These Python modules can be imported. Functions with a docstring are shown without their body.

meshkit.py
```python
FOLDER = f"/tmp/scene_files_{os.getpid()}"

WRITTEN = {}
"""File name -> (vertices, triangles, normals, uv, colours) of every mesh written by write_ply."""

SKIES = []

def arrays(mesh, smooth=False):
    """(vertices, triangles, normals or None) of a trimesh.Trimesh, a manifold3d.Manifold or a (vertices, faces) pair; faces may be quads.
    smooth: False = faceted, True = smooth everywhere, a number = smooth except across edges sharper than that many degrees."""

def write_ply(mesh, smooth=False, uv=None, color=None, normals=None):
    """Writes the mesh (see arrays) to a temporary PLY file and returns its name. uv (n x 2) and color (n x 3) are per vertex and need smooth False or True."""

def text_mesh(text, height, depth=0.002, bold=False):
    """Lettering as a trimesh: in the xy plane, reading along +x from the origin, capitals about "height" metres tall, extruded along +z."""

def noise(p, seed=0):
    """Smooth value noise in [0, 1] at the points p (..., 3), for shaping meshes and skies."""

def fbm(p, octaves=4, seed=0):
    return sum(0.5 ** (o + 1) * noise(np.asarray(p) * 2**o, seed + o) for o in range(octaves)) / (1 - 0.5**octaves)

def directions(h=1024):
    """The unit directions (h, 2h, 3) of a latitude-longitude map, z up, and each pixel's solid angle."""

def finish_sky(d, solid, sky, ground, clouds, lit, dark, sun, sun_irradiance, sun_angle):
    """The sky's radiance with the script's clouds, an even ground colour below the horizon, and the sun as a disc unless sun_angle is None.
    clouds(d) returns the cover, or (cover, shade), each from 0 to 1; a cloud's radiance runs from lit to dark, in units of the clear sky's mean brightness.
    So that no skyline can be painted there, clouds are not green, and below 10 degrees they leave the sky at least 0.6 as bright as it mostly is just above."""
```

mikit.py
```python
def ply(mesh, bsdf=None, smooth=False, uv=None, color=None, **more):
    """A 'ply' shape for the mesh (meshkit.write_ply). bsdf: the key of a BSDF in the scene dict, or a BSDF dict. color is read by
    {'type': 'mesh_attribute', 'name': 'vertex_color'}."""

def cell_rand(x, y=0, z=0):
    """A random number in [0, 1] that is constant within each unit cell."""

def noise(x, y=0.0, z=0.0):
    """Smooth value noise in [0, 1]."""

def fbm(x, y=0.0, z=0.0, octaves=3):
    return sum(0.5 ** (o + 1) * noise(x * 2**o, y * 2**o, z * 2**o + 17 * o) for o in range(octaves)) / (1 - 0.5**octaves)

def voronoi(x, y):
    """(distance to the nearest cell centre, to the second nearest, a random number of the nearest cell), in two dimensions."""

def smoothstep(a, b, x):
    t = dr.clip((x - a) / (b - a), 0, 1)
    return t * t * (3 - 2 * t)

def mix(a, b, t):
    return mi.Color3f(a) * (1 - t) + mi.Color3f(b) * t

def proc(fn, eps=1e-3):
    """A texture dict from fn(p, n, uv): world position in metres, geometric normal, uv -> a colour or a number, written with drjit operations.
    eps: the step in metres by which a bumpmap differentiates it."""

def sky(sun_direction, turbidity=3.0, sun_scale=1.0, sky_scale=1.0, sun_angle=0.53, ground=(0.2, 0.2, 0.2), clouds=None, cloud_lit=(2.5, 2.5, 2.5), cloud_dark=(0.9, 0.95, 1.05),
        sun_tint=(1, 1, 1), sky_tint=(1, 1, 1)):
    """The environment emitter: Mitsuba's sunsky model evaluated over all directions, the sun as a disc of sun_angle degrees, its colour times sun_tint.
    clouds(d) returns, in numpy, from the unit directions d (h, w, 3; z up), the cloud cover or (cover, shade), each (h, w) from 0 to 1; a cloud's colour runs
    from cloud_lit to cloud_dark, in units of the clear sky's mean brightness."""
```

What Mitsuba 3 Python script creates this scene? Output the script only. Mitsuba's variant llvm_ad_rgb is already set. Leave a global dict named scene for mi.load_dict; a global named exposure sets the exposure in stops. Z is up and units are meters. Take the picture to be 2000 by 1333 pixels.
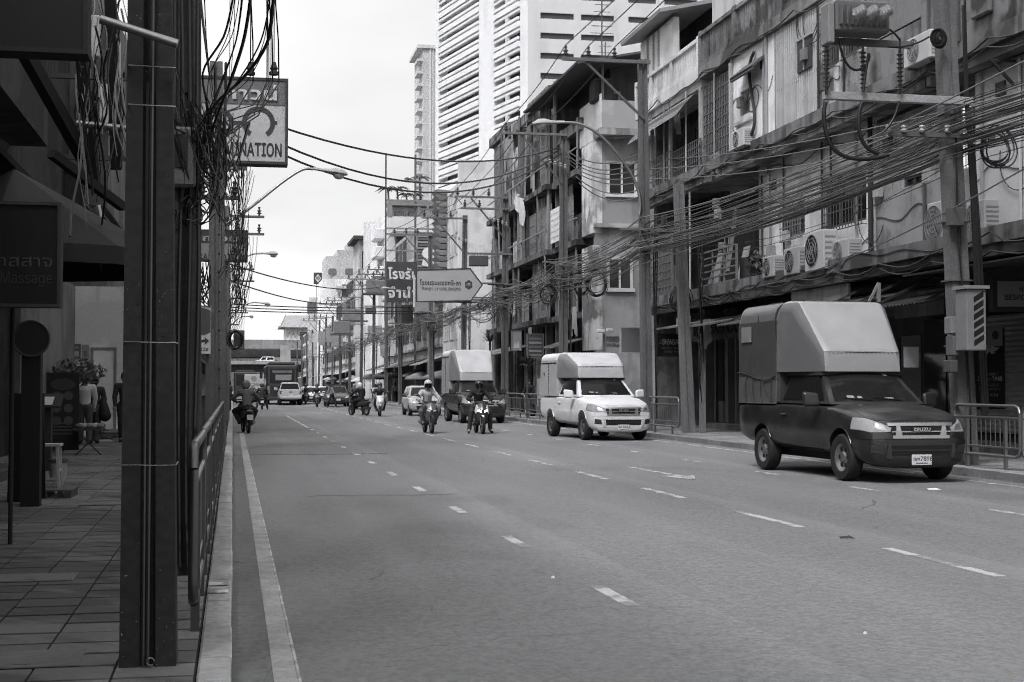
import math, random
import numpy as np, trimesh, manifold3d as m3
import drjit as dr, mitsuba as mi
import mikit, meshkit
from shapely.geometry import Polygon, box as sbox
from shapely.ops import unary_union
from scipy.interpolate import PchipInterpolator, CubicSpline

random.seed(7); rng = np.random.default_rng(7)
T4 = mi.ScalarTransform4f
scene, labels = {}, {}
# ------------------------------------------------------------------ camera, sky, exposure
EYE = np.array([0.0, 0.0, 1.5])
FPX, VPX, VPY = 2778.0, 455.0, 755.0          # focal length and the street's vanishing point in the 2000 px photograph
YAW, PITCH = math.atan((1000 - VPX) / FPX), math.atan((VPY - 666.5) / FPX)
FW = np.array([math.sin(YAW) * math.cos(PITCH), math.cos(YAW) * math.cos(PITCH), math.sin(PITCH)])
RT = np.array([math.cos(YAW), -math.sin(YAW), 0.0]); UP = np.cross(RT, FW)
scene['camera'] = {'type': 'perspective', 'fov': math.degrees(2 * math.atan(1000 / FPX)), 'fov_axis': 'x', 'near_clip': 0.05, 'far_clip': 2000.0,
                   'to_world': T4().look_at(origin=EYE.tolist(), target=(EYE + FW).tolist(), up=[0, 0, 1])}

def overcast(d):
    q = d / np.maximum(d[..., 2:3] + 0.25, 0.05)
    n = meshkit.fbm(np.stack([q[..., 0] * 1.6, q[..., 1] * 1.6, q[..., 2] * 0 + 3.0], -1), 5, seed=4)
    return np.ones(d.shape[:2]), np.clip((n - 0.40) * 2.4, 0, 1) * 0.9
scene['sky'] = mikit.sky([-0.38, -0.5, 0.78], turbidity=4, sun_scale=0.38, sun_angle=20, clouds=overcast, cloud_lit=(1.46, 1.46, 1.46), cloud_dark=(1.08, 1.08, 1.08), ground=(0.1, 0.1, 0.1),
                         sun_tint=(0.80, 0.97, 1.36))
exposure = 2.8

# ------------------------------------------------------------------ measuring: a pixel of the photograph on a plane of the street
def at(x, y, X=None, Y=None, Z=None):
    d = FW + RT * (x - 1000) / FPX - UP * (y - 666.5) / FPX
    t = X / d[0] if X is not None else Y / d[1] if Y is not None else (Z - EYE[2]) / d[2]
    return EYE + d * t
def yz(x, y, X): p = at(x, y, X=X); return p[1], p[2]

# ------------------------------------------------------------------ materials: uv carries a thing's own tone (u) and how dirty it is (v)
N, F = mikit.noise, mikit.fbm
def f_plaster(p, n, uv):
    t, d = uv.x, uv.y
    s = F(p.x * 2.6 + p.y * 2.6, p.y * 0.7, p.z * 0.35, 3)
    b = F(p.x * 0.9, p.y * 0.9, p.z * 0.9 + 5, 4)
    g = N(p.x * 37, p.y * 37, p.z * 37)
    k = mikit.smoothstep(0.44, 0.66, 0.5 * s + 0.5 * b) + 0.7 * mikit.smoothstep(0.53, 0.66, b) + 0.5 * mikit.smoothstep(0.6, 0.75, N(p.x * 5 + p.y * 5, p.y * 1.5, p.z * 0.5))
    peel = mikit.smoothstep(0.585, 0.605, F(p.x * 3.1 + 4, p.y * 3.1, p.z * 2.3, 4)) * mikit.smoothstep(0.25, 0.5, d)
    drip = mikit.smoothstep(0.62, 0.8, N(p.x * 11 + p.y * 11, 3.0, p.z * 0.45)) * mikit.smoothstep(0.5, 0.62, b)
    return mi.Color3f(t * (1 - d * dr.clip(k + 0.55 * drip, 0, 1)) * (1 - 0.2 * peel) * (0.92 + 0.16 * g))
def f_matte(p, n, uv): return mi.Color3f(uv.x * (1 - 0.6 * uv.y * F(p.x * 3, p.y * 3, p.z * 3, 3)) * (0.95 + 0.1 * N(p.x * 60, p.y * 60, p.z * 60)))
def f_conc(p, n, uv):
    sp = N(p.x * 90, p.y * 90, p.z * 90)
    b = F(p.x * 3, p.y * 3, p.z * 1.1, 3)
    return mi.Color3f(uv.x * (0.75 + 0.5 * b) * (0.8 + 0.4 * N(p.x * 31, p.y * 31, p.z * 31)) * (1 + uv.y * 7.0 * mikit.smoothstep(0.93, 0.98, sp)) * (1 - uv.y * 0.7 * mikit.smoothstep(0.08, 0.03, sp)))
def f_car(p, n, uv):
    d = F(p.x * 2.4, p.y * 2.4, p.z * 2.4, 4)
    return mi.Color3f((uv.x + uv.y * 0.06 * mikit.smoothstep(0.35, 0.95, d + 0.45 * dr.maximum(n.z, 0))) * (1 - 0.3 * uv.y * mikit.smoothstep(0.7, 0.3, p.z)))
def f_asph(p, n, uv):
    sp = N(p.x * 55, p.y * 55, 0.0) * 0.6 + N(p.x * 23, p.y * 23, 7.0) * 0.4
    big = F(p.x * 0.5, p.y * 0.10, 1.0, 4)
    lane = dr.abs(p.x - dr.floor(p.x / 3.2) * 3.2 - 1.4)
    rut = mikit.smoothstep(1.1, 0.4, dr.abs(lane - 0.75))
    crack = dr.abs(F(p.x * 0.45, p.y * 0.45, 9.0, 4) - 0.5)
    oil = mikit.smoothstep(0.66, 0.8, F(p.x * 0.9, p.y * 0.4, 4.0, 3))
    return mi.Color3f(uv.x * (0.72 + 0.5 * sp) * (0.7 + 0.6 * big) * (1 - 0.13 * rut) * (1 - 0.35 * mikit.smoothstep(0.0025, 0.0, crack) * mikit.smoothstep(0.5, 0.7, F(p.x * 0.3, p.y * 0.3, 3.0, 2))) * (1 - 0.10 * oil))
def f_mark(p, n, uv):
    w = F(p.x * 6, p.y * 6, 2.0, 4)
    return mi.Color3f(uv.x * (1 - uv.y * mikit.smoothstep(0.42, 0.62, w)) * (0.85 + 0.3 * N(p.x * 60, p.y * 60, 0.0)))
def f_bump(p, n, uv): return 0.6 * N(p.x * 70, p.y * 70, p.z * 70) + 0.4 * N(p.x * 28, p.y * 28, p.z * 28)

def two(b): return {'type': 'twosided', 'b': b}
def prin(fn, rough, **k): return two({'type': 'principled', 'base_color': mikit.proc(fn), 'roughness': rough, **k})
scene['plaster'] = prin(f_plaster, 0.9, specular=0.2)
def f_far(p, n, uv): return mi.Color3f(uv.x * (1 - uv.y * mikit.smoothstep(0.45, 0.75, F(p.x * 0.5 + p.y * 0.5, p.y * 0.2, p.z * 0.09, 3))))
scene['far_plaster'] = prin(f_far, 0.9, specular=0.2)
scene['matte'] = prin(f_matte, 0.75, specular=0.3)
scene['satin'] = prin(f_matte, 0.35, specular=0.5)
scene['concrete'] = {'type': 'bumpmap', 'b': prin(f_conc, 0.9, specular=0.2), 'arbitrary': mikit.proc(f_bump, 0.004), 'scale': 0.004}
scene['car_paint'] = prin(f_car, 0.22, specular=0.5, clearcoat=1.0, clearcoat_gloss=0.95)
scene['metal'] = prin(f_matte, 0.38, metallic=0.85)
scene['asphalt'] = {'type': 'bumpmap', 'b': prin(f_asph, 0.82, specular=0.35), 'arbitrary': mikit.proc(f_bump, 0.004), 'scale': 0.004}
scene['road_paint'] = prin(f_mark, 0.7, specular=0.3)
scene['glass'] = two({'type': 'principled', 'base_color': mikit.proc(f_matte), 'roughness': 0.05, 'specular': 0.2})
scene['leaf'] = two({'type': 'principled', 'base_color': mikit.proc(f_matte), 'roughness': 0.55, 'specular': 0.4})

# ------------------------------------------------------------------ meshes
class M:
    """Collects vertices and triangles of one mesh."""
    def __init__(s): s.v, s.f, s.n = [], [], 0
    def raw(s, v, f, R=None, o=None):
        v = np.asarray(v, float); f = np.asarray(f, int)
        if f.shape[1] == 4: f = np.vstack([f[:, [0, 1, 2]], f[:, [0, 2, 3]]])
        if R is not None: v = v @ np.asarray(R, float).T
        if o is not None: v = v + np.asarray(o, float)
        s.v.append(v); s.f.append(f + s.n); s.n += len(v); return s
    def tm(s, t, R=None, o=None): return s.raw(t.vertices, t.faces, R, o)
    def man(s, m, R=None, o=None): q = m.to_mesh(); return s.raw(q.vert_properties[:, :3], q.tri_verts, R, o)
    def box(s, x0, x1, y0, y1, z0, z1, R=None, o=None, c=0.0):
        x0, x1 = sorted((x0, x1)); y0, y1 = sorted((y0, y1)); z0, z1 = sorted((z0, z1))
        if c:
            pts = []
            for i, (a, b) in enumerate(((x0, x1), (y0, y1), (z0, z1))):
                lo, hi = [[x0, x1], [y0, y1], [z0, z1]], None
                for sx in (0, 1):
                    for sy in (0, 1):
                        for sz in (0, 1):
                            q = [(x0, x1)[sx], (y0, y1)[sy], (z0, z1)[sz]]
                            for j in range(3):
                                if j != i: q[j] += c * (1 if (sx, sy, sz)[j] == 0 else -1)
                            pts.append(q)
            return s.man(m3.Manifold.hull_points(np.array(pts)), R, o)
        v = [[x, y, z] for x in (x0, x1) for y in (y0, y1) for z in (z0, z1)]
        f = [[0, 1, 3], [0, 3, 2], [4, 6, 7], [4, 7, 5], [0, 4, 5], [0, 5, 1], [2, 3, 7], [2, 7, 6], [0, 2, 6], [0, 6, 4], [1, 5, 7], [1, 7, 3]]
        return s.raw(v, f, R, o)
    def quad(s, a, b, c, d, t=0.0):
        a, b, c, d = (np.asarray(q, float) for q in (a, b, c, d))
        if not t: return s.raw([a, b, c, d], [[0, 1, 2, 3]])
        n = np.cross(b - a, d - a); n = n / np.linalg.norm(n) * t
        return s.raw([a, b, c, d, a - n, b - n, c - n, d - n], [[0, 1, 2, 3], [7, 6, 5, 4], [4, 5, 1, 0], [5, 6, 2, 1], [6, 7, 3, 2], [7, 4, 0, 3]])
    def tube(s, pts, r, n=6, caps=True, R=None, o=None):
        pts = np.asarray(pts, float); k = len(pts); r = np.broadcast_to(np.asarray(r, float), (k,))
        d = np.gradient(pts, axis=0); d /= np.linalg.norm(d, axis=1, keepdims=True) + 1e-12
        u = np.cross(d[0], [0, 0, 1.0] if abs(d[0][2]) < 0.9 else [1.0, 0, 0]); u /= np.linalg.norm(u)
        a = np.arange(n) * 2 * np.pi / n + np.pi / n; vs = []
        for i in range(k):
            u = u - d[i] * (u @ d[i]); u /= np.linalg.norm(u) + 1e-12; w = np.cross(d[i], u)
            vs.append(pts[i] + r[i] * (np.cos(a)[:, None] * u + np.sin(a)[:, None] * w))
        v = np.vstack(vs); i = np.arange(n); j = (i + 1) % n
        f = np.vstack([np.stack([q * n + i, q * n + j, (q + 1) * n + j, (q + 1) * n + i], 1) for q in range(k - 1)])
        f = np.vstack([f[:, [0, 1, 2]], f[:, [0, 2, 3]]])
        if caps:
            c0, c1 = len(v), len(v) + 1; v = np.vstack([v, pts[0], pts[-1]])
            f = np.vstack([f, np.stack([j, i, i * 0 + c0], 1), np.stack([(k - 1) * n + i, (k - 1) * n + j, i * 0 + c1], 1)])
        return s.raw(v, f, R, o)
    def bar(s, a, b, w, h=None, up=(0, 0, 1)):
        """A rectangular bar from a to b, w wide and h high."""
        a, b = np.asarray(a, float), np.asarray(b, float); h = h or w; d = b - a; L = np.linalg.norm(d); d /= L
        if abs(d @ np.asarray(up, float)) > 0.98: up = (0, 1, 0)
        x = np.cross(up, d); x /= np.linalg.norm(x); z = np.cross(d, x)
        return s.box(0, L, -w / 2, w / 2, -h / 2, h / 2, R=np.stack([d, x, z], 1), o=a)
    def lathe(s, prof, n=20, R=None, o=None, z=True):
        """prof: (radius, height) pairs turned about z."""
        prof = np.asarray(prof, float); a = np.arange(n) * 2 * np.pi / n; k = len(prof)
        v = np.vstack([np.stack([p[0] * np.cos(a), p[0] * np.sin(a), a * 0 + p[1]], 1) for p in prof]); i = np.arange(n); j = (i + 1) % n
        f = np.vstack([np.stack([q * n + i, q * n + j, (q + 1) * n + j, (q + 1) * n + i], 1) for q in range(k - 1)])
        return s.raw(v, f, R, o)
    def ext(s, poly, t, R=None, o=None):
        """A shapely polygon in xy extruded along z by t."""
        for g in getattr(poly, 'geoms', [poly]):
            if g.area > 1e-9: s.tm(trimesh.creation.extrude_polygon(g, t, engine='earcut'), R, o)
        return s
    def get(s): return np.vstack(s.v), np.vstack(s.f)
    def empty(s): return s.n == 0

RYZ = np.array([[0, 0, -1.0], [-1, 0, 0], [0, 1, 0]])      # xy drawing -> a facade that looks along -X: drawing x = -Y, y = Z, thickness towards -X
RXZ = np.array([[1.0, 0, 0], [0, 0, -1], [0, 1, 0]])       # xy drawing -> a front that looks along -Y: drawing x = X, y = Z, thickness towards -Y
RLZ = np.array([[0, 0, 1.0], [1, 0, 0], [0, 1, 0]])        # xy drawing -> looks along +X: drawing x = Y
def rotz(a): c, s = math.cos(a), math.sin(a); return np.array([[c, -s, 0], [s, c, 0], [0, 0, 1.0]])
def mat4(o=(0, 0, 0), rz=0.0):
    m = np.eye(4); m[:3, :3] = rotz(rz); m[:3, 3] = o; return m

_used = {}
def fresh(key):
    if key not in _used: _used[key] = 0; return key
    _used[key] += 1; return f'{key}_{_used[key]:03d}'
def lab(key, label=None, cat=None, group=None, kind=None):
    d = labels.setdefault(key, {})
    for k, x in (('label', label), ('category', cat), ('group', group), ('kind', kind)):
        if x: d[k] = x
    return key
def thing(name, label, cat, group=None): return lab(fresh(name), label, cat, group)
def add(name, mesh, mat='matte', tone=0.3, dirt=0.2, smooth=False, T=None, parent=None, label=None, kind=None):
    """One mesh of the scene; a part when a parent key is given."""
    if isinstance(mesh, M): mesh = mesh.get()
    elif hasattr(mesh, 'to_mesh'): q = mesh.to_mesh(); mesh = (q.vert_properties[:, :3], q.tri_verts)
    elif hasattr(mesh, 'faces'): mesh = (mesh.vertices, mesh.faces)
    sm = False
    if smooth is not False:
        v, f, _ = meshkit.arrays(mesh, smooth); mesh = (v, f); sm = True
    key = fresh(parent + '__' + name if parent else name)
    uv = np.tile([tone, dirt], (len(mesh[0]), 1))
    d = mikit.ply(mesh, mat, smooth=sm, uv=uv)
    if T is not None: d['to_world'] = T4(np.asarray(T).tolist())
    scene[key] = d
    if label or kind: lab(key, label, kind=kind)
    return key
def struct(name, mesh, mat, tone, dirt=0.2, **k): return add(name, mesh, mat, tone, dirt, kind='structure', **k)
def copy_thing(root, T, label=None, group=None):
    """A copy of a thing and its parts at another place."""
    new = fresh(root.rsplit('_', 1)[0] if root.rsplit('_', 1)[-1].isdigit() else root)
    L = labels[root]; lab(new, label or L['label'], L['category'], group or L.get('group'))
    for k in [k for k in scene if k == root or k.startswith(root + '__')]:
        scene[new + k[len(root):]] = {**scene[k], 'to_world': T4(np.asarray(T).tolist())}
        if k != root and k in labels: labels[new + k[len(root):]] = dict(labels[k])
    return new
def sag(a, b, s, n=14):
    a, b = np.asarray(a, float), np.asarray(b, float); t = np.linspace(0, 1, n)[:, None]
    p = a + (b - a) * t; p[:, 2] -= (4 * s * t * (1 - t))[:, 0]; return p
def droop(a, b, s, n=8, seed=None):
    """A slack cable between two points, slightly off its plane."""
    p = sag(a, b, s, n); d = np.sin(np.linspace(0, np.pi, n)) * (s * .25); p[:, 0] += d; return p
def arc(pts, n=8, round_=True):
    """A smooth curve through the points."""
    pts = np.asarray(pts, float); t = np.concatenate([[0], np.cumsum(np.linalg.norm(np.diff(pts, axis=0), axis=1))])
    return (CubicSpline(t, pts) if round_ else PchipInterpolator(t, pts, axis=0))(np.linspace(0, t[-1], n * (len(pts) - 1) + 1)) if len(pts) > 2 else pts
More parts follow.
